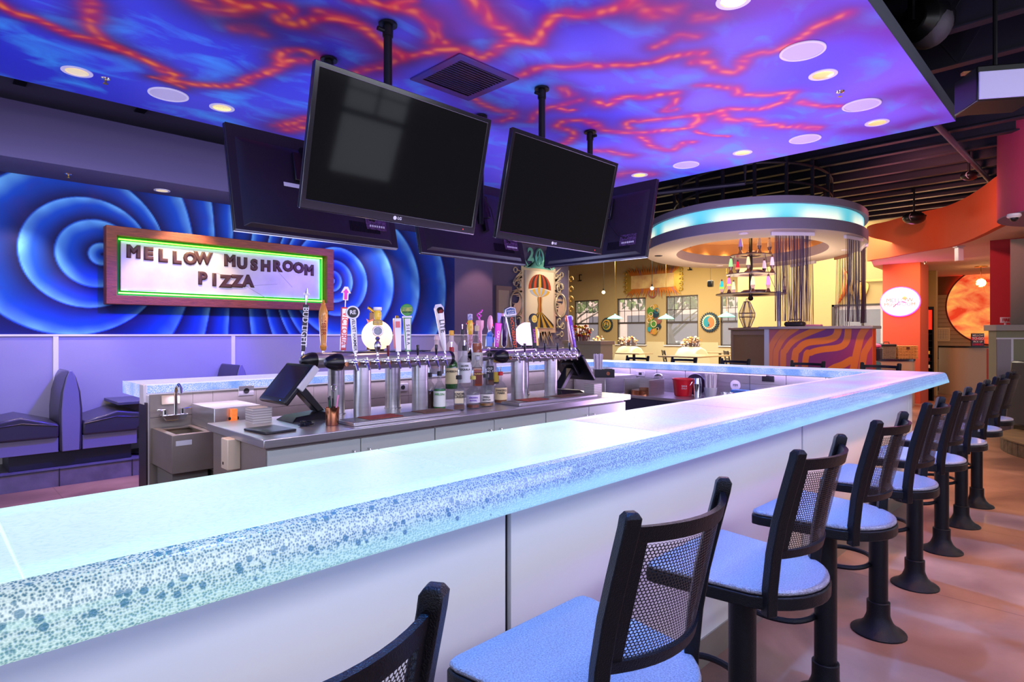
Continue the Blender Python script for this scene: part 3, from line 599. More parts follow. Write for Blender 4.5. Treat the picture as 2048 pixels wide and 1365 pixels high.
def make_stool(lb):
    t=T('bar_stool',lb,'bar stool')
    P('seat',M().prism(seat_outline(0),.742,.758),seatm,t,bev=.006)
    P('seat_frame',M().prism(seat_outline(.004),.705,.7415),stoolm,t,bev=.004)
    # swivel plate
    P('post',M().cyl((0,0,.09),(0,0,.704),.041,n=24),stoolm,t)
    P('base',M().lathe([(.12,0),(.12,.006),(.112,.013),(.085,.026),(.064,.05),(.053,.078),(.05,.09),(.05,.15),(.046,.153),(.0412,.153)],28),stoolm,t)
    fr=M(); pts=[]
    L=[(0,.035),(.06,.04),(.125,.075),(.155,.14),(.15,.21),(.10,.255),(0,.27),(-.10,.255),(-.15,.21),(-.155,.14),(-.125,.075),(-.06,.04)]
    fr.tube([(x,y,.325) for x,y in smooth_poly(L,3)],.0115,8,closed=True); P('footrest',fr,stoolm,t)
    for s in (-1,1):
        m=M(); prof=[(-.150,.692),(-.152,.76),(-.162,.86),(-.178,.95),(-.198,1.03),(-.222,1.12),(-.226,1.14)]; vs=[];w=.0155
        for y,z in prof:
            for dx,dy in ((-w,-w),(w,-w),(w,w),(-w,w)): vs.append((s*.172+dx*.85-dy*.53*s,y+dy*.85+dx*.53*s,z))
        fs=[(0,1,2,3)[::-1]]
        for i in range(len(prof)-1):
            for j in range(4): fs.append((i*4+j,i*4+(j+1)%4,i*4+4+(j+1)%4,i*4+4+j))
        k=len(vs); q_=w-.006; vs+=[(s*.172+dx*.85-dy*.53*s,-.227+dy*.85+dx*.53*s,1.15) for dx,dy in ((-q_,-q_),(q_,-q_),(q_,q_),(-q_,q_))]
        for j in range(4): fs.append((k-4+j,k-4+(j+1)%4,k+(j+1)%4,k+j))
        fs.append((k,k+1,k+2,k+3)); m.add(vs,fs); P('back_post',m,stoolm,t,bev=.003)
    # bowed back: frame and perforated sheet
    def sl(z): return -.03*(1.13-z)/.25*-1
    def pt(x,z,o=0):
        y=bow(x)+(1.12-z)*.235; return (x,y+o,z)
    f=M(); xs=[-.165+.33*i/14 for i in range(15)]
    for z0,z1 in ((1.092,1.122),(.845,.868)):
        vs=[];fs=[]
        for x in xs: vs+=[pt(x,z0,-.006),pt(x,z1,-.006),pt(x,z1,.006),pt(x,z0,.006)]
        for i in range(14):
            for j in range(4): fs.append((i*4+j,i*4+4+j,i*4+4+(j+1)%4,i*4+(j+1)%4))
        f.add(vs,fs)
    for xa,xb in ((-.166,-.14),(.14,.166)):
        vs=[]
        for x in (xa,xb):
            for z in (.868,1.092):
                for o in (-.005,.005): vs.append(pt(x,z,o))
        f.add(vs,[(0,1,3,2),(4,6,7,5),(0,4,5,1),(2,3,7,6),(0,2,6,4),(1,5,7,3)])
    P('back_frame',f,stoolm,t)
    g=M(); p_=.0072; nx=39; nz=int(.224/(p_*.866))+1; x0=-.14;R=.0029
    for k in range(nz):
        z=.868+p_*.45+k*p_*.866
        if z>1.089: break
        for i in range(nx):
            x=x0+p_*.5-.001+i*p_+(p_*.5 if k%2 else 0)
            if x>.139: continue
            vo=[];vi=[]
            for q in range(6):
                a=PI/6+q*PI/3; vo.append(pt(x+.577*p_*math.cos(a),z+.577*p_*math.sin(a))); vi.append(pt(x+R*math.cos(a),z+R*math.sin(a)))
            g.add(vo+vi,[(q,(q+1)%6,6+(q+1)%6,6+q) for q in range(6)])
    me=bpy.data.meshes.new('back_mesh'); me.from_pydata(g.v,[],g.f); me.materials.append(meshm); o=bpy.data.objects.new('back_mesh',me); COL.objects.link(o); o.parent=t
    return t
SY=.80; sx=[.27,1.03,1.80,2.56,3.325,4.09,4.87,5.62,6.36]
lbs=['nearest black bar stool, cut off at the bottom edge of the photo','black bar stool with its perforated back closest in full view, beside the dark panel seam',
'second full black bar stool from the viewer along the front of the bar','third full black bar stool from the viewer along the front of the bar','fourth full black bar stool from the viewer along the front of the bar',
'fifth full black bar stool from the viewer along the front of the bar','sixth full black bar stool from the viewer, near the end of the bar front','second to last black bar stool in the front row',
'last black bar stool in the front row, past the bar corner']
st0=make_stool(lbs[0]); st0['group']='bar stools along the front of the bar'; st0.location=(sx[0],SY,0)
rz_=[.04,0,0,-.02,.02,0,.03,0,0]
for i in range(1,9): dup(st0,(sx[i],SY,0),rz_[i],lbs[i])
for i,(y,l) in enumerate(((1.72,'black bar stool behind the far end of the bar, nearest the corner'),(2.45,'black bar stool behind the far end of the bar, in front of the wave-painted panel'),(3.3,'black bar stool behind the far end of the bar, left of the wave-painted panel'),(4.0,'black bar stool behind the far end of the bar, second from the left'),(4.72,'leftmost black bar stool behind the far end of the bar'))):
    dup(st0,(7.0,y,0),PI/2,l,'bar stools beyond the far end of the bar')
# ------------------------------------------------------------ centre counter and cabinets
doorm=mat('sage_grey_laminate',(176,184,180),.5,var=.04,vs=2)
sidem=mat('taupe_laminate',(138,124,118),.5,var=.05)
for k,(a,b,l) in enumerate(((1.28,2.354,'grey two-door base cabinet under the left end of the steel counter'),(2.356,3.416,'grey two-door base cabinet under the middle of the steel counter'),(3.418,4.48,'grey two-door base cabinet under the right end of the steel counter'))):
    mid=(1.82,2.876,3.95)[k]; c=T('base_cabinet',l,'cabinet',(a,3.05,0),group='base cabinets under the steel counter')
    P('body',M().box((0,.02,.1),(b-a,.78,.868)).box((.03,.06,0),(b-a-.03,.74,.0995)),sidem,c)
    for x0,x1,hx in ((0.004,mid-a-.003,mid-a-.05),(mid-a+.003,b-a-.004,mid-a+.05)):
        d=P('door',M().box((x0,0,.12),(x1,.0185,.85)),doorm,c,bev=.002)
        P('handle',M().tube([(hx,-.001,.70),(hx,-.022,.705),(hx,-.026,.72),(hx,-.026,.77),(hx,-.022,.785),(hx,-.001,.79)],.004,8),chrome,d)
ct=P('steel_worktop',M().box((1.25,3.02,.8695),(4.515,3.85,.914)),steel,None,bev=.004); tag(ct,'long brushed stainless steel worktop on the grey cabinets under the beer towers','worktop')
ou=T('switch_box','beige electrical switch box on the left side of the steel-topped counter','switch box',(1.2795,3.45,.79))
P('cover',M().box((-.07,-.05,-.085),(0,.05,.085)),mat('almond_plastic',(222,204,176),.5),ou,bev=.005)
P('mark',M().box((-.0715,.01,-.06),(-.0702,.025,-.045)),blackp,ou)
# ------------------------------------------------------------ beer towers
redg=mat('brass_ring',(170,120,80),.3,1)
def tower(x0,x1,l,xl):
    t=T('beer_tower',l,'beer tower',(x0,3.52,.9145),group='twin-pipe beer towers on the steel counter')
    for y in (-.165,.165):
        P('pipe',M().cyl((0,y,.364),(x1-x0,y,.364),.051,n=28),steel,t)
        P('end_cap',M().lathe([(.052,0),(.054,.02),(.05,.045),(.034,.085),(.02,.1),(.0,.102)],24,mx=Matrix.Translation((-.001,y,.364))@Matrix.Rotation(-PI/2,4,'Y')),blackp,t)
        P('end_cap',M().lathe([(.052,0),(.054,.02),(.05,.03),(.0,.032)],24,mx=Matrix.Translation((x1-x0+.001,y,.364))@Matrix.Rotation(PI/2,4,'Y')),blackp,t)
        for xx in xl:
            P('leg',M().lathe([(.062,0),(.062,.006),(.055,.008),(.055,.325)],28,(xx-x0,y,0)),steel,t)
    P('shelf_plate',M().box((.1,-.13,.416),(x1-x0-.12,.13,.422)),black,t,bev=.002)
    lab=M().box((-.075,-.2165,.345),(-.045,-.2135,.36)); 
    fx=[.048+.0789*i*(x1-x0)/.86 for i in range(10)]
    for s in (-1,1):
        for x in fx:
            f=M(); y0=s*.214
            f.cyl((x,y0+s*.001,.362),(x,y0+s*.045,.362),.012,n=10).cyl((x,y0+s*.02,.362),(x,y0+s*.03,.362),.018,n=12)
            f.sph((x,y0+s*.05,.362),.015,10); f.cyl((x,y0+s*.05,.362),(x,y0+s*.075,.315),.010,.007,10); f.cyl((x,y0+s*.05,.37),(x,y0+s*.05,.393),.007,.0055,10)
            P('faucet',f,chrome,t)
        if s<0:
            m=M()
            for x in fx: m.cyl((x-.037,-.2165,.352),(x-.037,-.225,.352),.014,n=10)
            for k in range(1): P('coupling',m,redg,t)['kind']='stuff'
    return t,fx
T1=(1.86,2.70);T2=(3.27,4.13)
tw1,fx=tower(*T1,'left stainless beer tower with twin horizontal pipes and ten front faucets',(2.012,2.46)); tw2,_=tower(*T2,'right stainless beer tower with twin horizontal pipes beside the violet globe',(3.42,3.82))
# globes on the towers
def globe(x,l,c,e,zc,ly):
    g=T('globe_lamp',l,'lamp',(x,3.52,1.3373)); h=zc-1.3373
    m=bpy.data.materials.new('globe_glow'); m.use_nodes=True; b=m.node_tree.nodes['Principled BSDF']; b.inputs['Base Color'].default_value=lin(c)+(1,); b.inputs['Emission Color'].default_value=lin(c)+(1,); b.inputs['Emission Strength'].default_value=e
    P('glass_globe',M().sph((0,0,h),.103,32),m,g); P('base',M().lathe([(.05,0),(.05,.008),(.042,h-.085),(.035,h-.085)],20),black,g)
    light('POINT',(x,3.52,zc+.13),ly,c,size=.08,name='globe_light')
globe(2.225,'glowing warm white globe lamp on the left beer tower',(255,205,170),1.6,1.4415,2.5)
globe(3.70,'glowing pinkish white globe lamp on the right beer tower',(255,205,255),1.8,1.448,3)
# ------------------------------------------------------------ tap handles
def fpos(tw,i,side): # top of faucet i
    T_=(T1,T2)[tw]; return (T_[0]+fx[i]*(T_[1]-T_[0])/(T1[1]-T1[0]) if tw else T_[0]+fx[i], 3.52+side*.264, 1.308)
def handle(lb,tw,i,side,tilt=0,lean=0):
    x,y,z=fpos(tw,i,side); t=T('tap_handle',lb,'tap handle',(x,y,z)); del t['category']; par=(tw1,tw2)[tw]; t.parent=par; t.location=Vector((x,y,z))-par.location; t.rotation_euler=(lean,tilt,-.42)
    P('ferrule',M().lathe([(.007,0),(.009,.012),(.007,.025),(.0065,.03)],12),chrome,t); return t
vr=(0,PI/2,0)
def vtext(t,s,size,ma,y,zc,x=0,flip=1): # text running down the handle, facing the viewer (-Y)
    R=(Matrix.Rotation(PI/2,4,'X')@Matrix.Rotation(-PI/2*flip,4,'Z')).to_euler(); TX('lettering',s,size,ma,t,(x,y,zc),R,ext=.0008,off=.0003)
lev=[]
def lever(tw,i,side,l,c=(16,16,20)):
    x,y,z=fpos(tw,i,side); t=P('tap_lever',M().lathe([(.005,0),(.006,.01),(.009,.03),(.0115,.062),(.0105,.07),(0,.072)],12),mat('lever_%d'%c[0],c,.25),(tw1,tw2)[tw],loc=Vector((x,y,z))-(tw1,tw2)[tw].location,label=l)
lever(0,3,-1,'short dark red tap lever in front of the warm globe',(110,16,22)); lever(0,6,-1,'short black tap lever right of the green tap handle'); lever(0,8,-1,'short black tap lever left of the tall white tap handle')
lever(1,1,-1,'short dark tap lever in front of the pink globe'); lever(1,4,-1,'short black tap lever right of the yellow-faced handle'); lever(1,6,-1,'short black tap lever in the middle of the right tower'); lever(1,8,-1,'short black tap lever left of the slanted purple handle')
wp=mat('white_gloss',(238,234,236),.25,coat=.5); ink=mat('black_ink',(18,18,22),.5); redp=mat('red_gloss',(205,30,40),.3,coat=.4); greenp=mat('green_gloss',(60,150,50),.3,coat=.4); amber=mat('amber_wood',(226,150,50),.3,coat=.6,var=.25,vs=12,stretch=(1,1,.2)); gold=mat('brass',(214,170,80),.25,1); bluep=mat('blue_gloss',(40,110,210),.3,coat=.4); yel=mat('yellow_gloss',(246,200,40),.3,coat=.4)
pinkp=mat('pink_gloss',(238,170,196),.3,coat=.4); magp=mat('magenta_gloss',(214,40,190),.3,coat=.4); orp=mat('orange_gloss',(240,130,40),.35,coat=.4); silv=mat('pewter',(190,186,190),.25,1); purp=mat('purple_gloss',(110,40,190),.3,coat=.4)
def taper(w0,w1,d,z0,z1): # tapered box
    m=M(); vs=[(s*w,dy,z) for z,w in ((z0,w0),(z1,w1)) for s,dy in ((-1,-d),(1,-d),(1,d),(-1,d))]
    return m.add(vs,[(3,2,1,0),(4,5,6,7),(0,1,5,4),(1,2,6,5),(2,3,7,6),(3,0,4,7)])
# left tower, back row
h=handle('tall black and silver tap handle with white letters, leftmost on the left tower',0,0,1,tilt=.06); h.location.x-=.085
P('shaft',taper(.012,.018,.014,.03,.34),blackp,h,bev=.003); P('spike',M().cyl((0,0,.34),(0,0,.42),.004,n=8).cyl((0,0,.36),(0,0,.40),.008,.012,8).box((-.022,-.004,.405),(.022,.004,.415)).cyl((0,0,.41),(0,0,.45),.010,.003,8),silv,h); vtext(h,'BUD LIGHT',.052,wp,-.0148,.19)
P('side_panel',M().box((.0145,-.012,.06),(.019,.012,.33)),silv,h)
h=handle('turned amber wood tap handle in front of the sign corner',0,1,1); h.location.x-=.015
P('shaft',M().lathe([(.012,.03),(.02,.04),(.024,.06),(.019,.07),(.021,.1),(.024,.15),(.029,.22),(.031,.26),(.027,.30),(.018,.33),(.013,.345)],20),amber,h); P('finial',M().lathe([(.012,.345),(.014,.352),(.009,.362),(.006,.375),(0,.378)],16),amber,h); vtext(h,'AMBER',.042,mat('rust_ink',(160,60,20),.6),-.0275,.2)
h=handle('tall red and white tap handle with an arrow-shaped top',0,1,1,tilt=.05); h.location.x+=.13
P('shaft',taper(.018,.026,.018,.03,.33),redp,h,bev=.003); P('face_panel',taper(.013,.02,.002,.05,.32),wp,h,loc=(0,-.0195,0))
vtext(h,'VICTORIA',.052,redp,-.0225,.18)
P('topper',M().prism([(-.018,.38),(.018,.38),(.018,.43),(.034,.43),(.012,.475),(-.012,.475),(-.034,.43),(-.018,.43)],-.007,.007,Matrix.Rotation(PI/2,4,'X')).cyl((0,0,.33),(0,0,.38),.004,n=8),wp,h,bev=.003); P('topper_panel',M().prism([(-.010,.385),(.010,.385),(.010,.432),(.02,.434),(0,.462),(-.02,.434),(-.010,.432)],.0072,.009,Matrix.Rotation(PI/2,4,'X')),magp,h)
h=handle('brown tap handle with crossed red arrows, left tower back row',0,4,1,tilt=.12); h.location.x+=.10
P('shaft',taper(.016,.026,.012,.03,.30),mat('walnut',(92,58,40),.4),h,bev=.003)
P('arrow_emblem',M().prism([(-.045,.20),(-.02,.215),(0,.2),(.02,.215),(.045,.2),(.03,.225),(.045,.25),(.02,.238),(0,.255),(-.02,.238),(-.045,.25),(-.03,.225)],.0125,.018,Matrix.Rotation(PI/2,4,'X')),redp,h)
h=handle('brass pistol-grip tap handle, left tower back row',0,5,1); h.location.x+=.09
P('shaft',M().tube([(0,0,.03),(0,0,.12),(-.003,0,.2),(.0,0,.24)],.012,10),wp,h); P('grip',M().tube([(.012,0,.2),(.01,0,.26),(-.01,0,.30),(-.045,0,.33),(-.06,0,.335)],.012,10,rr=[.016,.017,.014,.011,.013]),gold,h)
# left tower, front row
h=handle('white tap handle with a round black and white disc on top',0,0,-1,tilt=-.07)
P('shaft',taper(.014,.018,.009,.03,.24),wp,h,bev=.003); P('disc',M().cyl((0,-.016,.275),(0,.014,.275),.041,n=32),wp,h,bev=.002); P('disc_face',M().cyl((-.0,-.0175,.275),(0,-.0163,.275),.032,n=32),ink,h); TX('monogram','RE',.034,wp,h,(0,-.019,.275),off=.0006); vtext(h,'VELVET HAMMER',.026,ink,-.0098,.14)
h=handle('pewter tap handle with stacked medallions and a small yellow top',0,2,-1)
P('shaft',M().lathe([(.008,.03),(.018,.05),(.024,.07),(.018,.09),(.008,.1),(.016,.115),(.008,.128)],18),silv,h); P('medallion',M().cyl((0,-.012,.163),(0,.008,.163),.034,n=28),silv,h,bev=.003); P('medallion_face',M().cyl((0,-.0145,.163),(0,-.0123,.163),.026,n=28),mat('slate_enamel',(150,156,166),.3,var=.4,vs=60),h); P('crest',M().box((-.03,-.012,.20),(.03,.012,.232)),mat('plum_enamel',(98,66,110),.4,var=.5,vs=50,var2=(236,200,60)),h,bev=.006); P('topper',M().lathe([(.0,.233),(.02,.234),(.024,.25),(.024,.275),(.018,.29)],18),yel,h); P('crown',M().lathe([(.018,.29),(.026,.296),(.027,.312),(.024,.312)],12),wp,h)
h=handle('white and red square tap handle left of the green one',0,4,-1,tilt=-.03)
P('shaft',taper(.017,.024,.017,.03,.245),wp,h,bev=.002); P('side_panel',taper(.003,.003,.015,.05,.24),mat('rose_enamel',(226,110,110),.4),h,loc=(-.0225,0,0)); P('seal',M().box((-.014,-.0225,.185),(.014,-.0205,.225)),mat('rose_enamel',(226,110,110),.4),h); P('cap',M().lathe([(.014,.245),(.009,.262),(0,.265)],14),gold,h)
h=handle('green tap handle with a white lettered face and a round green top',0,5,-1,tilt=-.03)
P('shaft',taper(.017,.026,.015,.03,.25),greenp,h,bev=.002); P('face_panel',taper(.012,.019,.0015,.04,.245),wp,h,loc=(0,-.0172,0))
P('crown',M().box((-.03,-.012,.25),(.03,.012,.262)),wp,h,bev=.002); P('disc',M().cyl((0,-.012,.302),(0,.012,.302),.04,n=32),greenp,h,bev=.004); P('disc_band',M().box((-.03,-.0142,.292),(.03,-.0125,.318)),mat('leaf_gold',(190,180,70),.4,var=.5,vs=40,var2=(60,130,60)),h,bev=.004)
vtext(h,'S I E R R A',.030,ink,-.0195,.14); TX('lettering','PALE ALE',.014,ink,h,(0,-.0145,.286))
h=handle('tall white tap handle with an oval badge, rightmost on the left tower',0,9,-1,tilt=-.14)
P('shaft',M().lathe([(.011,.03),(.014,.05),(.02,.12),(.027,.22),(.032,.30),(.035,.325),(.02,.352),(.0,.353)],24),wp,h); P('badge',M().cyl((0,-.024,.315),(0,-.040,.302),.022,n=28),ink,h); P('badge_center',M().cyl((0,-.040,.3025),(0,-.0425,.3005),.015,n=28),mat('badge_red',(150,60,60),.4),h); vtext(h,'LITE',.05,ink,-.030,.20)
# right tower, back row
h=handle('yellow and red figured tap handle above the bottles',1,0,1); h.location.x-=.03
P('shaft',M().lathe([(.01,.03),(.018,.05),(.02,.12),(.024,.14)],14),mat('speckled_red_white',(232,214,220),.4,var=.9,vs=45,var2=(190,40,90)),h); P('body',M().lathe([(.022,.14),(.028,.19),(.024,.24),(.018,.26)],14),yel,h); P('topper',M().lathe([(.018,.26),(.021,.27),(.021,.31),(.0,.315)],12),mat('speckled_blue_white',(232,224,240),.4,var=.8,vs=50,var2=(90,90,190)),h); P('bow',M().box((-.034,-.01,.225),(.034,.012,.24)),redp,h,bev=.004)
h=handle('pink castle-shaped tap handle with a curled top',1,1,1); h.location.x+=.0
P('shaft',M().lathe([(.014,.03),(.018,.05),(.019,.17),(.034,.2),(.036,.25),(.034,.26),(.0,.262)],8),pinkp,h); P('topper',M().tube([(0,0,.26),(-.01,0,.285),(.012,0,.3),(-.008,0,.32),(.014,0,.335),(.02,0,.35)],.008,8).tube([(0,0,.28),(-.024,0,.3),(-.018,0,.32)],.006,7),magp,h)
h=handle('fish-shaped pink tap handle held by a blue hand',1,2,1,tilt=.06); h.location.x+=.02
P('fish_body',M().sph((0,0,.24),.05,16,.5,.45,1.35),pinkp,h); P('fish_tail',M().prism([(-.012,.18),(.012,.18),(.02,.13),(.004,.145),(-.016,.125)],-.006,.006,Matrix.Rotation(PI/2,4,'X')),wp,h); P('fin',M().prism([(.022,.22),(.036,.2),(.026,.24)],-.003,.003,Matrix.Rotation(PI/2,4,'X')),redp,h)
hm=M().cbox((0,0,.08),(.026,.014,.045))
for k in range(4): hm.cyl((-.021+k*.014,-.006,.115),(-.020+k*.014,-.012,.155+.008*(k%3)),.0075,.006,8)
hm.cyl((.026,0,.07),(.04,-.006,.12),.009,.007,8); P('hand_grip',hm,bluep,h,bev=.004)
h=handle('magenta tap handle behind the orange-lettered one',1,3,1,tilt=.1); h.location.x+=.03
P('shaft',taper(.016,.028,.014,.03,.24),magp,h,bev=.004); vtext(h,'CRAZY',.034,wp,-.0155,.12); P('topper',taper(.01,.02,.008,.24,.33),mat('lilac_glass',(150,140,210),.2,alpha=.8),h,bev=.004)
h=handle('dark glass mug tap handle behind the pink globe',1,4,1,tilt=.02); h.location.x+=.05
P('shaft',M().lathe([(.01,.03),(.022,.05),(.026,.2),(.03,.29),(.03,.3)],16),mat('dark_violet_glass',(40,20,70),.15,coat=.6),h); P('foam_top',M().lathe([(.031,.3),(.033,.31),(.031,.325),(0,.328)],16),pinkp,h)
h=handle('orange and blue-topped tap handle at the right end of the right tower',1,9,-1,tilt=-.05); h.location.x-=.005; h.location.y+=.045
P('shaft',taper(.014,.022,.012,.03,.25),mat('sand_enamel',(214,172,120),.4),h,bev=.003); P('disc',M().cyl((.0,-.012,.28),(.0,.012,.28),.028,n=24),mat('sky_enamel',(150,200,235),.3,var=.5,vs=40,var2=(240,240,250)),h,bev=.003); P('flame',M().sph((-.03,0,.28),.02,10,.8,.6,1.5),orp,h)
# right tower, front row
h=handle('tapered tap handle reading OCTOBERFEST with a blue crest',1,0,-1,tilt=-.13); h.location.x-=.03
P('shaft',taper(.012,.036,.014,.03,.28),ink,h,bev=.003); P('edge_trim',taper(.015,.04,.011,.04,.285),silv,h,bev=.002); P('crest',M().prism([(-.045,.285),(.04,.285),(.046,.30),(.043,.345),(.0,.358),(-.043,.345),(-.05,.3)],-.016,.016,Matrix.Rotation(PI/2,4,'X')),silv,h,bev=.003); P('crest_face',M().prism([(-.036,.30),(.034,.30),(.034,.338),(0,.348),(-.036,.338)],.0163,.0185,Matrix.Rotation(PI/2,4,'X')),mat('navy_enamel',(30,70,140),.3),h); vtext(h,'OCTOBERFEST',.036,mat('orange_ink',(235,90,40),.5),-.0155,.155); TX('lettering','SAMUEL',.018,wp,h,(0,-.0192,.325)); TX('lettering','ADAMS',.016,wp,h,(0,-.0192,.308))
h=handle('black and gold tap handle with a round yellow face at the pink globe',1,3,-1,tilt=-.08); h.location.x-=.03
P('shaft',taper(.02,.026,.014,.03,.24),ink,h,bev=.003); P('gold_panel',M().box((.004,-.0165,.05),(.022,-.0145,.2)),yel,h); P('head',M().lathe([(.0,-.016),(.034,-.016),(.036,0),(.034,.016),(0,.016)],24,mx=Matrix.Translation((0,0,.265))@Matrix.Rotation(PI/2,4,'X')@Matrix.Diagonal((1,1.25,1,1))),ink,h); P('face_disc',M().lathe([(0,0),(.024,0),(.024,.002),(0,.002)],24,mx=Matrix.Translation((.002,-.0165,.265))@Matrix.Rotation(PI/2,4,'X')@Matrix.Diagonal((1,1.25,1,1))),yel,h); P('face_marks',M().cyl((-.008,-.0195,.272),(-.008,-.0185,.272),.0025,n=8).cyl((.012,-.0195,.272),(.012,-.0185,.272),.0025,n=8).tube([(-.01,-.019,.258),(-.002,-.019,.251),(.008,-.019,.251),(.015,-.019,.258)],.0014,5),ink,h); vtext(h,'SUNSHINE',.024,magp,-.0152,.13,x=-.009)
h=handle('slanted purple tap handle at the right end of the right tower',1,9,-1,tilt=-.2)
P('shaft',taper(.010,.016,.012,.03,.30),purp,h,bev=.003); P('edge_trim',M().box((-.02,-.009,.06),(-.0163,.009,.31)),pinkp,h); vtext(h,'GRAPEFRUIT',.022,wp,-.0128,.16)
# ------------------------------------------------------------ drip trays
for x0,x1,l in ((1.80,2.60,'left stainless drip tray along the counter edge below the faucets'),(3.17,4.12,'right stainless drip tray along the counter edge below the faucets')):
    t=T('drip_tray',l,'drip tray',(x0,3.09,.9145),group='drip trays'); P('tray',M().box((0,0,0),(x1-x0,.2,.022)),steel,t,bev=.004)
    m=M()
    for k in range(int((x1-x0)/.012)-2): m.box((.012+k*.012,.015,.0225),(.018+k*.012,.185,.025))
    P('grate',m,steelb,t)
    for k in range(2 if x0<2 else 2): P('bar_mat',M().box((.12+k*.4,.03,.0255),(.36+k*.4,.17,.029)),mat('mat_rust' if k==0 else 'mat_brown',(170,70,50) if k==0 else (120,84,60),.7,var=.5,vs=30),t)
# ------------------------------------------------------------ screens on ceiling pipes
scr=mat('dark_screen_glass',(12,16,16),.06,spec=.55); bez=mat('gloss_bezel',(24,24,32),.18,coat=.7); tvb=mat('tv_back_plastic',(30,27,36),.42,bump=.05,bs=60)
lm=mat('label_white',(220,220,226),.6); lrd=mat('label_red',(214,60,70),.6); pcb=mat('port_panel',(120,90,130),.35,.4,var=.9,vs=60,var2=(14,12,20))
def tv(l,c,yaw,tilt,pipe,w=1.27,h=.78):
    t=T('television',l,'television',c,group='screens hung over the bar'); t.rotation_euler=(0,0,yaw)
    R=Matrix.Rotation(tilt,4,'X')  # screen faces local -Y; positive tilt turns it down
    P('screen',M().box((-w/2+.03,-.0265,-h/2+.055),(w/2-.03,-.0255,h/2-.03),R),scr,t)
    o=[(-w/2,-h/2),(w/2,-h/2),(w/2,h/2),(-w/2,h/2)]; i_=[(-w/2+.03,-h/2+.055),(w/2-.03,-h/2+.055),(w/2-.03,h/2-.03),(-w/2+.03,h/2-.03)]
    P('bezel',M().ring(o,i_,0,.022,R@Matrix.Translation((0,-.008,0))@Matrix.Rotation(PI/2,4,'X')),bez,t,bev=.004)
    b=M().box((-w/2+.004,-.025,-h/2+.004),(w/2-.004,.012,h/2-.004),R)
    b.add([(-w/2+.06,.012,-h/2+.03),(w/2-.06,.012,-h/2+.03),(w/2-.06,.012,h/2-.1),(-w/2+.06,.012,h/2-.1),(-w/2+.1,.04,-h/2+.05),(w/2-.1,.04,-h/2+.05),(w/2-.12,.04,h/2-.16),(-w/2+.12,.04,h/2-.16)],[(4,5,6,7),(0,1,5,4),(1,2,6,5),(2,3,7,6),(3,0,4,7)],R)
    P('back_shell',b,tvb,t,bev=.003)
    m=M().box((-.2,.041,.02),(.2,.07,.24),R); P('rear_cover',m,blackp,t,bev=.006)
    m=M()
    for k in range(22): m.box((-.46+k*.012,.0405,-h/2+.09),(-.455+k*.012,.043,-h/2+.17),R)
    P('rear_vent',m,black,t)['kind']='stuff'
    P('port_panel',M().box((-.52,.0405,-.27),(-.34,.046,-.16),R),pcb,t)
    m=M()
    for k in range(7): m.box((-.5+k*.02,.0465,-.25),(-.49+k*.02,.052,-.235),R)
    P('ports',m,lm,t); P('cable',M().tube([R@Vector(q) for q in ((-.42,.05,-.2),(-.33,.07,-.17),(-.22,.08,-.05),(-.2,.09,.1),(-.1,.1,.25))],.005,7),blackp,t)
    P('label_sticker',M().box((.12,.0405,-.03),(.28,.0425,.0),R),lm,t); P('label_sticker',M().box((.50,.0125,-.2),(.525,.0145,-.1),R),lm,t); P('label_sticker',M().box((.47,.0125,-.30),(.515,.0145,-.26),R),lrd,t)
    m=M().box((-.14,.041,-.12),(-.10,.075,.28),R).box((.10,.041,-.12),(.14,.075,.28),R).box((-.14,.0755,.0),(.14,.09,.06),R)
    pz=Matrix.Rotation(-yaw,4,'Z')@(Vector(pipe)-Vector(c))
    m.box((-.04,.085,-.02),(.04,pz.y,.03)); P('mount_bracket',m,black,t)
    H=CZ-.001-c[2]; P('ceiling_pipe',M().cyl((pz.x,pz.y,-.06),(pz.x,pz.y,H-.02),.027,n=18).cyl((pz.x,pz.y,H-.09),(pz.x,pz.y,H-.03),.034,n=18).lathe([(.06,H-.02),(.06,H-.008),(.03,H)],18,(pz.x,pz.y,0)).cyl((pz.x-.03,pz.y,H-.06),(pz.x-.075,pz.y,H-.06),.014,n=10),black,t)
    tx=R@Vector((.0,-.0305,-h/2+.03))
    P('logo_disc',M().cyl(R@Vector((-.022,-.0295,-h/2+.03)),R@Vector((-.022,-.0315,-h/2+.03)),.012,n=18),lm,t)
    TX('logo',"LG",.024,lm,t,tx+Vector((.012,0,0)),(PI/2+tilt,0,0),off=.0006)
    P('indicator_light',M().cyl(R@Vector((.53,-.0295,-h/2+.028)),R@Vector((.53,-.031,-h/2+.028)),.003,n=8),mat('red_led',(255,40,30),.4,em=(255,40,30),es=3),t)
    return t
tv('large flat television facing the viewer, nearest and biggest of the hanging screens',(2.131,3.08,2.529),0,.236,(2.14,3.26,3.4))
tv('flat television facing the viewer, right of the biggest screen',(3.61,3.08,2.532),0,.231,(3.58,3.24,3.4))
tv('television seen from its back with label stickers, hanging left of the biggest screen',(2.115,4.14,2.51),PI,.25,(2.115,3.98,3.4))
tv('television seen from its back, low behind the gap between the two front screens',(3.64,4.18,2.51),PI,.25,(3.64,4.04,3.4))
tv('television seen from its back at the right end of the screen group',(4.86,3.65,2.54),PI/2,.25,(4.68,3.60,3.4))
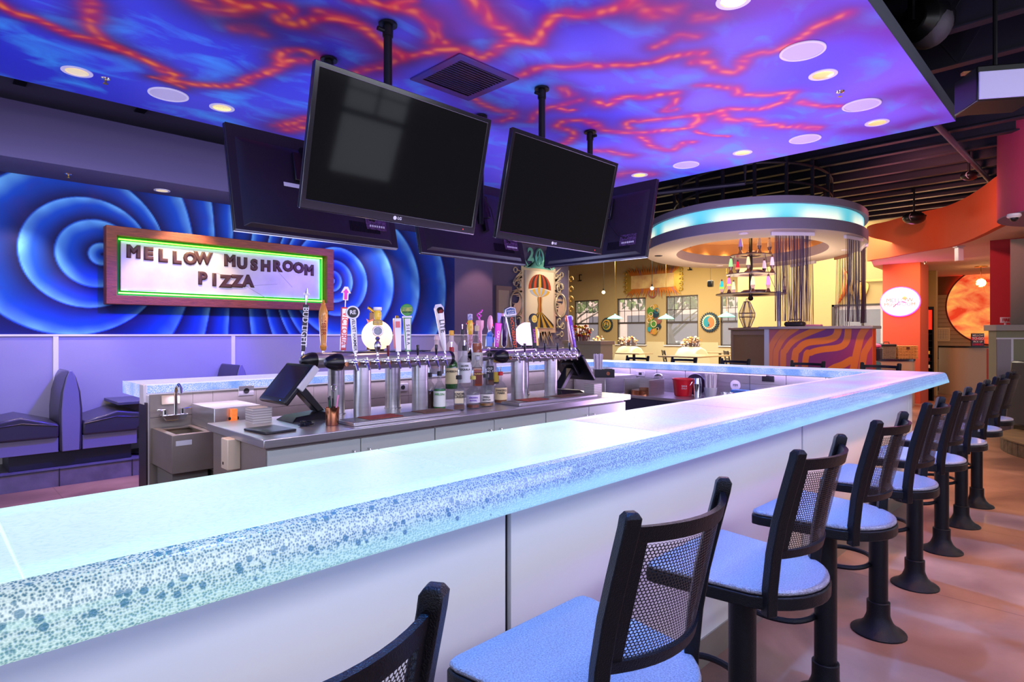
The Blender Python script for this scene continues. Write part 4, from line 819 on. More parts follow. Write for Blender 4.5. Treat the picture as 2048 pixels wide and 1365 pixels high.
# ------------------------------------------------------------ ceiling fixtures
trimw=mat('fixture_white',(236,230,240),.5); refl=mat('gold_reflector',(250,224,170),.2,1,em=(255,228,165),es=.75)
def can(u,v,z,l,r=.075,g='recessed downlights'):
    p=at(u,v,z); t=T('recessed_downlight',l,'downlight',(p.x,p.y,z),group=g)
    P('trim_ring',M().ring([(r*1.35*math.cos(2*PI*k/32),r*1.35*math.sin(2*PI*k/32)) for k in range(32)],[(r*math.cos(2*PI*k/32),r*math.sin(2*PI*k/32)) for k in range(32)],-.006,-.0005),trimw,t)
    P('reflector',M().lathe([(r,-.0055),(r*.86,-.003),(r*.5,-.0012),(0.001,-.001)],28,cap=False),refl,t); return p
can(154,143,CZ,'downlight at the left edge of the painted ceiling'); can(444,215,CZ,'downlight left of the television seen from behind'); can(1467,0,CZ,'downlight cut off by the top edge of the photo')
can(1646,149,CZ,'downlight below the largest white ceiling speaker'); can(1754,245,CZ,'downlight nearest the right corner of the painted ceiling'); can(1485,305,CZ,'small downlight between two speakers near the far ceiling edge'); can(1279,350,CZ,'small downlight above the rightmost television')
can(324,381,3.06,'round downlight in the soffit above the sign',.06,'soffit downlights'); can(1045,493,3.27,'downlight in the taupe soffit above the mushroom artwork',.06,'soffit downlights')
for u,v,l in ((337,188,'round white ceiling speaker left of the downlights, left half of the photo'),(1605,101,'largest round white ceiling speaker'),(1723,209,'round white ceiling speaker nearest the right ceiling corner'),(1610,277,'round white ceiling speaker along the far ceiling edge'),(1372,329,'smallest round white ceiling speaker above the rightmost television')):
    p=at(u,v,CZ); t=T('ceiling_speaker',l,'ceiling speaker',(p.x,p.y,CZ),group='round ceiling speakers'); r=.15
    P('rim',M().ring([(r*math.cos(2*PI*k/40),r*math.sin(2*PI*k/40)) for k in range(40)],[(r*.88*math.cos(2*PI*k/40),r*.88*math.sin(2*PI*k/40)) for k in range(40)],-.012,-.0005),trimw,t,bev=.003); P('grille',M().lathe([(r*.879,-.006),(.001,-.008)],36,cap=False),mat('speaker_grille',(214,206,226),.6,bump=.1,bs=400),t)
for u,v,z,l in ((211,157,CZ,'small brass sprinkler head on the painted ceiling at left'),(1680,183,CZ,'chrome sprinkler head between two white speakers'),(137,348,3.06,'sprinkler head on the soffit over the spiral mural')):
    p=at(u,v,z); t=T('sprinkler_head',l,'sprinkler',(p.x,p.y,z),group='sprinkler heads'); P('escutcheon',M().lathe([(.035,-.0005),(.03,-.008),(.014,-.012)],20),chrome,t); P('deflector',M().cyl((0,0,-.012),(0,0,-.04),.006,n=8).cyl((0,0,-.04),(0,0,-.043),.018,n=12),chrome if u>1000 else gold,t)
p=at(929,157,CZ); t=T('air_vent','square slatted air vent in the red-painted part of the ceiling','air vent',(p.x,p.y,CZ)); o=[(-.3,-.3),(.3,-.3),(.3,.3),(-.3,.3)]; i_=[(x*.78,y*.78) for x,y in o]
P('frame',M().ring(o,i_,-.012,-.0006),mat('vent_paint',(52,50,150),.5,var=.6,vs=3,var2=(96,24,70)),t,bev=.003); m=M()
for k in range(15): y=-.225+k*.032; m.box((-.234,y,-.011),(.234,y+.011,-.008))
P('slats',m,mat('vent_slats',(70,24,60),.5,var=.6,vs=4,var2=(30,26,90)),t)['kind']='stuff'; P('duct_back',M().box((-.234,-.234,-.0025),(.234,.234,-.0008)),blackp,t)
# ------------------------------------------------------------ the sign
yS=7.70; X0,X1,Z0,Z1=1.46,4.12,1.775,2.625
sg=T('wall_sign','long white sign with brown hand-painted letters in a cedar frame with green neon','sign',(X0,7.744,Z0)); Wd,Hd=X1-X0,Z1-Z0
o=[(0,0),(Wd,0),(Wd,Hd),(0,Hd)]; fb=.1; i_=[(fb,fb),(Wd-fb,fb),(Wd-fb,Hd-fb),(fb,Hd-fb)]
P('frame',M().ring(o,i_,0,.13,Matrix.Rotation(PI/2,4,'X')),wood,sg,bev=.006)
P('backing',M().box((fb+.001,-.01,fb+.001),(Wd-fb-.001,-.002,Hd-fb-.001)),mat('green_backing',(40,150,30),.6,var=.1),sg)
bd=mat('aged_sign_board',(226,212,206),.55,var=.12,vs=3,var2=(196,186,180)); P('board',M().box((fb+.05,-.05,fb+.055),(Wd-fb-.07,-.03,Hd-fb-.045)),bd,sg,bev=.003)
cr=M()
for a,b in (((1.15,.42),(1.5,.28)),((1.5,.28),(1.75,.14)),((1.5,.28),(1.9,.33)),((.22,.16),(.5,.17)),((1.9,.5),(2.1,.3))): cr.box((0,-.0515,0),((Vector(b)-Vector(a)).length,-.0502,.003),Matrix.Translation((a[0],0,a[1]))@Matrix.Rotation(-math.atan2(b[1]-a[1],b[0]-a[0]),4,'Y'))
P('crack',cr,mat('crack_grey',(120,112,110),.7),sg)
nt_=M(); a,b=fb+.028,fb+.03; nt_.tube([(a,-.06,b),(Wd-a-.012,-.06,b),(Wd-a-.012,-.06,Hd-b),(a,-.06,Hd-b)],.008,8,closed=False)
P('neon_tube',nt_,mat('green_neon',(170,255,120),.4,em=(110,255,50),es=4.5),sg)
for (px,pz,sx_,sz_) in ((Wd/2,fb+.03,Wd-.3,.03),(Wd/2,Hd-fb-.03,Wd-.3,.03),(Wd-fb-.04,Hd/2,.03,Hd-.3)):
    light('AREA',(X0+px,7.744-.07,Z0+pz),1.1 if sx_>1 else .6,(70,255,30),size=sx_,size_y=sz_,target=(X0+px,7.75,Z0+pz+.001),name='neon_light')
inkb=mat('umber_sign_paint',(82,44,42),.6,var=.3,vs=8)
def word(s,x0,x1,z,size,jit=()):
    n=len(s); 
    for i,ch in enumerate(s):
        x=x0+(x1-x0)*(i+.5)/n; dz=jit[i] if i<len(jit) else 0
        TX('letter',ch,size,inkb,sg,(x-X0,-.0515,z-Z0+dz),(PI/2,0,0),off=0,ext=.001,sx=.95,bev=.015)
word('MELLOW',1.66,2.53,2.345,.18,(.02,.01,.0,-.01,-.005,.01)); word('MUSHROOM',2.69,3.87,2.335,.18,(.02,0,-.01,-.01,0,.01,.0,-.02)); word('PIZZA',2.38,3.05,2.105,.19,(.01,0,-.01,.0,.01))
# ------------------------------------------------------------ booths by the mural wall
vin=mat('booth_vinyl',(50,47,64),.38,coat=.25,bump=.04,bs=20); vinl=mat('booth_vinyl_side',(120,116,150),.45)
def booth(l,x,L,fl=1,right=True,g=None):
    t=T('booth',l,'booth',(x,7.12,.1705),group=g)
    P('plinth',M().box((-.46,.07,0),(.52,.60,.149)),mat('booth_plinth',(24,24,44),.5),t,bev=.004)
    # wooden end panel of the double back
    pr=[(-.068,.15),(.068,.15),(.074,.38),(.074,.55),(.062,.72),(.035,.86),(.012,.925),(-.012,.925),(-.035,.86),(-.062,.72),(-.074,.55),(-.074,.38)]
    mx=Matrix.Rotation(PI/2,4,'X')
    P('end_panel',M().prism(pr,-.005,.03,mx@Matrix.Translation((0,0,-.03))),vinl,t,bev=.006)
    P('backrest',M().prism([(a*1.25,b*.995) for a,b in pr],-.605,-.006,mx),vin,t,bev=.012)
    for s in (-1,1):
        P('seat_base',M().box((min(s*.095,s*.56),.02,.15),(max(s*.095,s*.56),.60,.289)),vinl,t,bev=.004)
        q=[(s*.095,.29),(s*.57,.29),(s*.66,.38),(s*.66,.42),(s*.58,.475),(s*.38,.51),(s*.095,.42)]
        if s>0: pass
        P('seat_cushion',M().prism([(a,b) for a,b in q],-.605,.012,mx),vin,t,bev=.02,seg=3)
        P('cushion_piping',M().tube([(s*.105,-.014,.405),(s*.37,-.014,.45),(s*.56,-.014,.43),(s*.62,-.014,.405),(s*.61,-.014,.38),(s*.55,-.014,.31)],.006,6),blackp,t)
    return t
booth('dark vinyl double booth standing on the tiled step at far left',aty(142,800,7.12).x,.5,g='booths along the mural wall')
b2=booth('dark vinyl booth back showing above the rear bar, right of the pale wall strip',aty(478,735,7.2).x,.5,g='booths along the mural wall')
tabm=mat('booth_table_edge',(70,70,92),.35)
for x,l in ((aty(262,700,7.3).x+.2,'booth table edge peeking out left of the rear bar end'),(-.05,'booth table edge at the left border of the photo')):
    t=T('booth_table',l,'table',(x,7.12,.1705),group='tables between the booths'); P('tabletop',M().box((-.36,-.03,.56),(.36,.60,.59)),tabm,t,bev=.004); P('pedestal',M().cyl((0,.3,.02),(0,.3,.56),.04,n=14),black,t); P('foot',M().cyl((0,.3,0),(0,.3,.02),.2,n=20),black,t)
# ------------------------------------------------------------ hand sink station (left end inside the bar)
t=T('hand_sink','stainless steel hand sink with gooseneck tap at the left end inside the bar','sink',(1.105,4.01,.60))
m=M().box((0,0,0),(.235,.43,.004)); m.box((0,0,0),(.235,.006,.235)).box((0,.006,0),(.006,.43,.235)).box((.229,.006,0),(.235,.43,.235)).box((.006,.424,0),(.229,.43,.235)); m.box((.03,.03,.13),(.205,.36,.135))
m.box((.0062,.0062,.225),(.035,.4238,.235)).box((.2,.0062,.225),(.2288,.4238,.235)).box((.035,.0062,.225),(.2,.05,.235)).box((.035,.36,.225),(.2,.4238,.235))
P('basin',m,steelb,t,bev=.001); P('pedestal',M().box((.03,.1,-.6),(.235,.43,-.002)),mat('grey_pedestal',(120,118,120),.5),t)
P('drain_mat',M().box((.03,.05,.1355),(.2,.35,.137)),mat('drain_yellow',(216,180,60),.4),t); P('sticker',M().box((.02,-.002,.17),(.11,-.0003,.2)),lm,t)
f=M().tube([(.118,.35,.32),(.118,.35,.46),(.118,.33,.50),(.118,.29,.52),(.118,.25,.50),(.118,.238,.465)],.011,10); P('spout',f,chrome,t)
P('faucet_body',M().prism([(.04,0),(.2,0),(.175,-.04),(.065,-.04)],.0,.07,Matrix.Translation((0,.43,.32))@Matrix.Rotation(PI/2,4,'X')),chrome,t,bev=.004)
for sx_ in (.065,.17):
    P('tap_knob',M().cyl((sx_,.385,.32),(sx_,.385,.355),.016,n=12).tube([(sx_,.385,.35),(sx_+(-.05 if sx_<.1 else .05),.36,.358)],.006,6),chrome,t)
t=T('bottle_well','boxy stainless steel bottle well beside the hand sink','steel box',(1.345,4.01,.58)); P('body',M().box((0,0,0),(.30,.43,.398)),steel,t,bev=.003); P('legs',M().box((.02,.05,-.58),(.28,.4,-.001)),steelb,t)
t=T('tap_ornament','glowing orange carved tap ornament on the steel bottle well','ornament',(1.455,3.985,.86)); P('carved_block',M().box((-.02,-.014,-.03),(.02,.014,.11)),mat('glowing_amber',(240,120,50),.4,em=(255,130,60),es=.8,var=.7,vs=60,var2=(120,30,20)),t,bev=.004); P('arm',M().cyl((0,.0141,.05),(0,.0249,.05),.012,n=10).cyl((-.03,.0,.05),(.03,0,.05),.01,n=8),blackp,t)
for u,v,l in ((492,782,'round outlet plate on the tiled inner wall behind the left register'),(805,775,'round outlet plate on the tiled inner wall between the beer tower legs')):
    p=aty(u,v,4.444); t=T('outlet_plate',l,'outlet',tuple(p),group='steel outlet plates inside the bar'); P('plate',M().box((-.055,-.006,-.035),(.055,.0015,.035)),steel,t,bev=.002); P('socket',M().cyl((0,-.0062,0),(0,-.012,0),.02,n=18),blackp,t)
p=aty(341,800,4.444); t=P('wall_plate',M().box((-.055,-.008,-.03),(.055,.0015,.03)),mat('almond_plastic',(222,204,176),.5),None,bev=.003,loc=p); tag(t,'blank almond wall plate behind the gooseneck tap','wall plate')
# ------------------------------------------------------------ registers
def register(l,loc,rz,grp='touch screen registers on the steel counter'):
    t=T('cash_register',l,'register',loc,rz,grp)   # faces local -X, screen along Y
    R=Matrix.Translation((-.12,0,.236))@Matrix.Rotation(math.radians(40),4,'Y')
    P('housing',M().box((-.012,-.185,-.145),(.022,.185,.145),R),blackp,t,bev=.01); P('display',M().box((-.0145,-.15,-.115),(-.0125,.15,.12),R),mat('dim_display',(40,32,34),.1,coat=.6),t)
    P('card_reader',M().box((-.01,-.2065,-.03),(.03,-.1855,.14),R),mat('pale_grey_plastic',(200,198,200),.4),t,bev=.004)
    P('rear_hub',M().box((.0225,-.07,-.06),(.06,.07,.09),R),blackp,t,bev=.008)
    P('arm',M().add([(-.08,-.045,.2),(-.08,.045,.2),(.06,.045,.045),(.06,-.045,.045),(-.04,-.045,.23),(-.04,.045,.23),(.11,.045,.05),(.11,-.045,.05)],[(0,1,2,3),(4,7,6,5),(0,4,5,1),(1,5,6,2),(2,6,7,3),(3,7,4,0)]),blackp,t,bev=.006)
    P('base',M().add([(-.14,-.12,0),(-.14,.12,0),(.17,.11,0),(.17,-.11,0),(-.10,-.09,.03),(-.10,.09,.03),(.16,.08,.05),(.16,-.08,.05)],[(3,2,1,0),(4,5,6,7),(0,1,5,4),(1,2,6,5),(2,3,7,6),(3,0,4,7)]),blackp,t,bev=.006)
    P('status_light',M().box((-.0152,-.12,-.132),(-.0147,-.115,-.128),R),mat('blue_led',(60,120,255),.4,em=(60,120,255),es=4),t); return t
register('black touch screen register on the left end of the steel counter',(1.745,3.585,.9145),0)
register('black touch screen register seen from behind at the right end of the steel counter',(4.18,3.50,.9145),PI)
P_=P('badge_sticker',M().prism([(-.02,0),(0,-.03),(.02,0),(.012,.015),(-.012,.015)],0,.002),mat('teal_sticker',(60,180,190),.5),None)
bpy.data.objects.remove(P_)
cards=mat('card_stack_white',(214,206,200),.6,var=.15,vs=2); cedge=mat('card_stack_edge',(168,160,156),.6)
def stack(l,x,y,n,rz,w=.11):
    t=T('coaster_stack',l,'stack of cards',(x,y,.9145),rz,'stacks of square cards on the steel counter'); m=M();m2=M()
    for k in range(n): (m if k%2==0 else m2).box((-w/2+.0015*(k%3),-w/2+.001*((k*7)%3),k*.0075),(w/2+.0015*(k%3),w/2+.001*((k*7)%3),k*.0075+.0073))
    P('cards',m,cards,t); P('cards',m2,cedge,t)
stack('tall stack of square cards left of the left register',1.49,3.68,12,0,.115); stack('stack of square cards at the right end of the steel counter',4.2,3.2,14,.0,.11)
t=P('check_tray',M().box((-.09,-.12,0),(.09,.12,.012)),blackp,None,bev=.004,loc=(1.40,3.30,.9145),rot=(0,0,.1)); tag(t,'flat black folder lying at the left end of the steel counter','folder')
copper=mat('copper',(214,140,100),.2,1)
t=T('copper_mug','copper cup full of pens on the steel counter beside the left register','cup',(1.745,3.245,.9145)); P('cup',M().lathe([(.034,0),(.037,.004),(.041,.105),(.0385,.105),(.034,.008),(0,.008)],26),copper,t)
for i,(dx,dy,h,c,l) in enumerate(((-.012,.0,.165,(20,20,24),'black pen in the copper cup, leftmost'),(-.004,-.012,.16,(24,24,28),'black pen in the copper cup, front'),(.0,.014,.17,(30,30,34),'black pen in the copper cup, rear'),(.018,-.006,.175,(240,150,190),'pink pen in the copper cup'),(-.016,-.012,.15,(40,90,60),'green-capped pen in the copper cup'))):
    q=P('pen',M().cyl((dx*.5,dy*.5,.01),(dx*1.9,dy*1.9,h),.005,n=8),mat('pen_%d'%i,c,.35),None,loc=(1.745,3.245,.915)); tag(q,l,'pen','pens in the copper cup')
q=P('card_holder',M().tube([(.005,0,.01),(.01,0,.20)],.0018,6).tube([(.01+.016*math.cos(a/12*2*PI),0,.217+.02*math.sin(a/12*2*PI)) for a in range(12)],.0018,6,closed=True),chrome,None,loc=(1.75,3.255,.915)); tag(q,'thin wire ring card holder standing in the copper cup','wire holder')
m=M(); random.seed(4)
for k in range(9):
    a=random.uniform(0,6); m.tube([(.05*math.cos(a+j*.7)*random.uniform(.5,1),.05*math.sin(a+j*.7)*random.uniform(.5,1),.006+.006*k%.02) for j in range(6)],.003,6)
q=P('cable_bundle',m,blackp,None,loc=(1.62,3.32,.9145)); tag(q,'small tangle of black cables in front of the left register','cables')
# ------------------------------------------------------------ bottles
rs=P('bottle_riser',M().box((0,0,0),(.52,.11,.13)).box((0,.111,0),(.52,.23,.235)),mat('clear_riser',(150,156,166),.08,alpha=.14),None,loc=(2.72,3.42,.9145)); tag(rs,'clear stepped riser under the liquor bottles between the towers','riser')
glass=mat('bottle_glass',(84,92,96),.05,alpha=.24,spec=.9,coat=.4); gglass=mat('green_bottle_glass',(20,90,24),.08,alpha=.85,coat=.5); frost=mat('frosted_glass',(224,206,206),.45,alpha=.75); lab=mat('label_cream',(232,218,180),.6); labw=mat('label_paper',(232,228,226),.6)
PR={'round':lambda h,r:[(r*.92,0),(r,.006),(r,h*.55),(r*.9,h*.62),(r*.45,h*.72),(r*.33,h*.78),(r*.33,h*.93)],
'squat':lambda h,r:[(r*.92,0),(r,.006),(r*1.02,h*.4),(r*.98,h*.52),(r*.7,h*.62),(r*.3,h*.7),(r*.28,h*.93)],
'tall':lambda h,r:[(r*.92,0),(r,.006),(r,h*.62),(r*.7,h*.7),(r*.36,h*.76),(r*.34,h*.93)]}
def bottle(l,u,v,h,r,kind,liq,lh,cap,lab_=None,txt=None,tc=None,gl=None,z=.9145,y=None,pour=True,band=None,ls=.02):
    r*=1.1; p=aty(u,v,y); t=T('liquor_bottle',l,'bottle',(p.x,y,z),-.66,'liquor bottles between the beer towers')
    n=4 if kind=='square' else 22; pr=PR['round' if kind=='square' else kind](h,r)
    rot=Matrix.Rotation(PI/4,4,'Z') if n==4 else None
    P('glass',M().lathe(pr,n,mx=rot),gl or glass,t,bev=.006 if n==4 else 0)
    if liq: P('liquid',M().lathe([(a*.9,max(b,.006)) for a,b in pr if b<lh*h]+[(np.interp(lh*h,[q[1] for q in pr],[q[0] for q in pr])*.9,lh*h)],n,mx=rot),mat('liquid_%d_%d'%(liq[0],liq[1]),liq,.1,alpha=.9,coat=.3),t)
    P('cap',M().lathe([(r*.36,h*.88),(r*.4,h*.885),(r*.4,h*.985),(r*.3,h)],16),mat('cap_%d_%d_%d'%cap,cap,.35),t)
    if pour: P('pourer',M().cyl((0,0,h),(0,0,h+.03),.004,n=8).cyl((0,0,h+.028),(0,0,h+.038),.006,n=8),chrome,t)
    if lab_:
        a0,a1,c=lab_; k=9; R=(r if n>4 else r*.72)+.0008; vs=[]; fs=[]
        if n==4: lm_=M().box((-r*.55,-R-.0012,h*a0),(r*.55,-R,h*a1))
        else:
            for i in range(k):
                an=-PI/2-1.2+2.4*i/(k-1); vs+=[(R*1.015*math.cos(an),R*1.015*math.sin(an),h*a0),(R*1.015*math.cos(an),R*1.015*math.sin(an),h*a1)]
            lm_=M().add(vs,[(2*i,2*i+2,2*i+3,2*i+1) for i in range(k-1)])
        P('label_paper',lm_,mat('paper_%d_%d_%d'%c,c,.6),t)
        if txt: 
            for q,s_ in enumerate(txt.split('|')): TX('lettering',s_,ls,tc or ink,t,(0,-R*1.02-.003,h*(a1-.08-.085*q)),bev=.0005,ext=.0004)
    if band: P('label_band',M().lathe([(r*1.006,h*band[0]),(r*1.01,h*band[0]+.001),(r*1.01,h*band[1]),(r*1.006,h*band[1])],n,mx=rot,cap=False),mat('band_%d_%d_%d'%band[2],band[2],.5),t)
    return t
Z2=.9145+.1305; Z3=.9145+.2355
bottle('dark bottle half hidden behind the right leg of the left tower',860,822,.26,.035,'tall',(90,40,40),.5,(30,30,34),y=3.45)
bottle('green melon liqueur bottle with a fruit label, front row',879,822,.275,.04,'round',(20,150,40),.55,(24,26,24),(.1,.5,(236,240,230)),'MELON',greenp,y=3.35,band=(.1,.2,(70,160,60)))
bottle('square whiskey bottle with a cream label in bold black capitals, front row',918,822,.245,.05,'square',(110,44,24),.16,(26,26,28),(.2,.55,(232,216,176)),'KNOB|CREEK',y=3.27,ls=.024)
bottle('clear bottle with a purple emblem, front row',946,818,.235,.046,'squat',(150,70,40),.12,(200,190,90),(.18,.42,(224,216,230)),'CROWN|ROYAL',purp,y=3.27,ls=.016)
bottle('wide clear bottle with a wide paper label, front row',972,814,.24,.052,'squat',(190,130,50),.1,(60,66,60),(.15,.38,(236,230,220)),'SMALL|BATCH',y=3.30,ls=.018)
bottle('bottle with a red wax neck and cream label, front row right',1001,812,.245,.046,'squat',(170,90,30),.14,(200,30,34),(.12,.5,(238,214,160)),'MAKERS|MARK',y=3.355,ls=.022)
bottle('tall green whiskey bottle with a cream label, second row',903,778,.31,.042,'round',None,.5,(170,26,30),(.12,.5,(226,212,160)),'JAMESON',gl=gglass,z=Z2,y=3.475,ls=.02)
bottle('clear bottle with a teal and white label, second row',929,770,.32,.044,'tall',None,0,(30,34,36),(.12,.6,(232,232,236)),'SILVER|TEQUILA',z=Z2,y=3.475,band=(.12,.3,(70,190,170)))
bottle('square bottle of orange whiskey with a clear stopper, second row',955,768,.235,.047,'square',(196,84,30),.6,(190,190,200),(.1,.5,(120,50,40)),'BOURBON',mat('gold_ink',(230,190,110),.5),z=Z2,y=3.475,pour=False)
bottle('square bottle with a black label, second row',979,772,.26,.045,'square',(120,60,30),.2,(22,22,26),(.18,.6,(34,36,42)),'OLD|NO. 7',wp,z=Z2,y=3.475)
bottle('frosted bottle with a yellow cap, back row',903,760,.33,.044,'tall',None,0,(240,180,50),(.2,.5,(222,206,196)),z=Z3,y=3.585,gl=frost,pour=False)
bottle('frosted clear bottle behind the white tap handle, back row',874,760,.29,.046,'round',None,0,(228,200,200),(.15,.5,(230,200,190)),z=Z3,y=3.60,gl=frost,pour=False)
bottle('clear bottle with a black neck and red pourer, back row',925,750,.34,.036,'tall',None,0,(20,20,26),(.2,.5,(226,222,226)),z=Z3,y=3.585)
bottle('bottle of amber whiskey with a cork stopper, back row',954,750,.37,.042,'round',(206,96,40),.62,(226,200,160),(.1,.42,(232,228,214)),'1792',z=Z3,y=3.585,pour=False)
bottle('small bottle with a yellow and blue label, second row right',990,772,.2,.03,'round',(60,40,40),.5,(220,190,60),(.1,.5,(220,190,60)),z=Z2,y=3.53)
# ------------------------------------------------------------ service station inside the far end
st=T('back_station','black and stainless work station along the inner wall of the far bar end','work station',(5.5,1.56,0))
P('cabinet',M().box((0,0,.05),(.58,2.35,.76)),mat('charcoal_cabinet',(48,46,70),.45),st); P('counter_edge',M().box((-.01,0,.7605),(.584,2.3,.79)),steel,st,bev=.003); P('ice_well',M().box((-.01,2.3005,.7605),(.584,2.39,.785)),mat('dark_rubber',(30,28,44),.4),st)
dm=M()
for k in range(5): dm.box((-.0015,.1+k*.56,.08),(-.0002,.106+k*.56,.74))
P('door_gaps',dm,blackp,st)
def on(u,v,z=.7905): return at(u,v,z)
t=T('ice_bin','stainless ice bin with raised side walls and a round lid, on the far work station','ice bin',(5.62,3.62,.7905)); P('walls',M().box((-.1,-.16,0),(.2,-.15,.17)).box((-.1,.15,0),(.2,.16,.17)).box((.19,-.15,0),(.2,.15,.17)),steel,t); P('lid',M().cyl((.045,0,.03),(.045,0,.05),.135,n=28).cyl((.045,0,.0),(.045,0,.03),.14,n=28),copper,t); P('knob',M().cyl((.045,0,.05),(.045,0,.075),.05,n=18),mat('amber_wood'if 0 else'tan_wood',(180,130,80),.5),t)
t=T('sanitizer_bucket','red plastic bucket with white print on the far work station','bucket',tuple(on(1366,792))); P('bucket',M().lathe([(.085,0),(.09,.01),(.108,.17),(.116,.172),(.116,.186),(.104,.186),(.085,.02),(0,.02)],24),mat('red_plastic',(225,24,44),.35),t); P('handle',M().tube([(-.0,-.117,.17),(-.03,-.1,.12),(-.06,-.0,.09),(-.03,.1,.12),(.0,.117,.17)],.003,6),chrome,t)
q=Matrix.Rotation(-PI/4-.25,4,'Z'); TX('print','SANI',.026,wp,t,(q@Vector((.01,-.103,.11))),(PI/2,0,-PI/4-.25)); TX('print','ONLY',.022,wp,t,(q@Vector((.01,-.101,.085))),(PI/2,0,-PI/4-.25))
t=T('cocktail_shaker','steel and glass cocktail shaker right of the red bucket','shaker',tuple(on(1395,795))); P('tin',M().lathe([(.036,0),(.045,.14),(.043,.14),(.035,.005)],20),chrome,t); P('top',M().lathe([(.043,.141),(.036,.2),(.03,.2)],20),chrome,t)
straw=mat('paper_straw',(236,224,236),.6)
def straws(l,x,y,z,n,R,h,cup):
    t=T('straw_holder',l,'straw holder',(x,y,z),group='straw holders')
    if cup: P('cup',M().lathe([(R,0),(R*1.25,h*.45),(R*1.22,h*.45),(R*.95,.004),(0,.004)],20),mat('clear_cup',(220,220,235),.1,alpha=.4),t)
    random.seed(n)
    for k in range(n):
        a=random.uniform(0,6.28); r=R*.85*random.random()**.5; P('straw',M().cyl((r*math.cos(a),r*math.sin(a),.006),(r*1.35*math.cos(a),r*1.35*math.sin(a),h*random.uniform(.93,1.03)),.0045,n=6),straw,t)
p=on(1421,797); straws('clear cup of white straws on the far work station',p.x,p.y,p.z,60,.055,.25,True)
t=T('napkin_caddy','black bar caddy holding straws and napkins on the violet steel ledge','caddy',tuple(atd(1207,755,6.6))); cz=t.location.copy(); P('caddy_box',M().box((-.11,-.07,0),(.11,.07,.004)).box((-.11,-.07,.004),(-.106,.07,.09)).box((.106,-.07,.004),(.11,.07,.09)).box((-.106,-.07,.004),(.106,-.066,.09)).box((-.106,.066,.004),(.106,.07,.09)).box((0,-.066,.004),(.004,.066,.09)),blackp,t)
t.rotation_euler=(0,0,-PI/4); P('sticker',M().cyl((.04,-.0701,.045),(.04,-.0715,.045),.02,n=16),copper,t)
straws('bunch of white straws standing in the black bar caddy',cz.x-.04,cz.y+.045,cz.z+.0045,60,.045,.25,False)
t=T('corner_ledge','violet-lit stainless corner ledge below the straws at the far inner corner','ledge',(5.45,3.98,0)); P('shelf',M().box((0,0,.0),(.62,.45,cz.z-.001)),steel,t,bev=.003)
p=on(1319,775,.88); t=T('glass_jar','lidded glass jar with dark contents near the ice bin','jar',(5.93,3.60,.7905)); P('jar',M().lathe([(.05,0),(.06,.01),(.06,.15),(.045,.18),(.045,.19)],20),glass,t); P('contents',M().lathe([(.045,.012),(.052,.02),(.052,.13),(0,.14)],16),mat('dark_cherries',(96,80,90),.3,var=.8,vs=50,var2=(200,190,190)),t); P('lid',M().lathe([(.048,.19),(.05,.2),(.02,.215),(0,.215)],18),chrome,t)
p=on(1399,777,.86); t=T('knife_block_disc','round dark disc-shaped garnish lid standing on edge by the far inner wall','lid',(5.98,p.y-.0,.7905)); P('disc',M().cyl((0,0,.115),(.02,0,.115),.115,n=32),mat('navy_plastic',(40,40,76),.4),t); P('hub',M().cyl((-.008,0,.115),(0,0,.115),.03,n=16),blackp,t)
p=atx(1471,771,6.08); t=T('wall_badge','small round white badge on the inner steel wall','badge',tuple(p)); P('disc',M().cyl((0,0,0),(-.004,0,0),.055,n=28),wp,t); TX('monogram','MM',.035,mat('grey_ink',(120,120,130),.5),t,(-.0055,0,0),(PI/2,0,-PI/2))
for i,(u,l) in enumerate(((1448,'small steel cup at the far work station, left one'),(1460,'small steel cup at the far work station, right one'))):
    p=on(u,799); q=P('steel_cup',M().lathe([(.026,0),(.034,.07),(.032,.07),(.025,.004),(0,.004)],18),chrome,None,loc=p); tag(q,l,'cup','small steel cups')
p=on(1496,786,.84); t=T('glove_box','small blue box with red print by the inner wall near the bar corner','box',(5.97,p.y,.7905)); P('carton',M().box((-.05,-.08,0),(.05,.08,.09)),mat('blue_carton',(70,140,230),.5),t); P('print',M().box((-.0512,-.04,.03),(-.0502,.05,.06)),redp,t)
p=on(1525,780,.82); q=P('wire_basket',M().tube([(.05*math.cos(a/14*2*PI),.09*math.sin(a/14*2*PI),.05) for a in range(14)],.003,6,closed=True).tube([(.04*math.cos(a/14*2*PI),.07*math.sin(a/14*2*PI),.003) for a in range(14)],.003,6,closed=True).tube([(0,-.09,.05),(0,-.05,.1),(0,.05,.1),(0,.09,.05)],.003,6),chrome,None,loc=(5.78,p.y-.2,.7905)); tag(q,'small chrome wire basket near the bar corner','wire basket')
for u,v,l in ((1183,741,'lit outlet on the inner wall left of the straws'),(1281,748,'steel outlet plate on the inner wall above the ice bin'),(1425,752,'steel outlet plate on the inner wall above the straw cup'),(1536,758,'black outlet on the inner wall near the bar corner')):
    p=atx(u,v,6.08); t=T('outlet_plate',l,'outlet',tuple(p),group='outlets on the far inner wall'); P('plate',M().box((-.006,-.06,-.03),(.0035,.06,.03)),steel if u!=1536 else blackp,t,bev=.002); P('socket',M().box((-.008,-.02,-.015),(-.0062,.02,.015)),blackp,t)
t=P('soda_gun_rail',M().box((-.012,-.8,0),(0,0,.012)),steelb,None,loc=(6.04,atx(1385,700,6.04).y,1.03)); tag(t,'thin dark rail under the far bar top','rail')
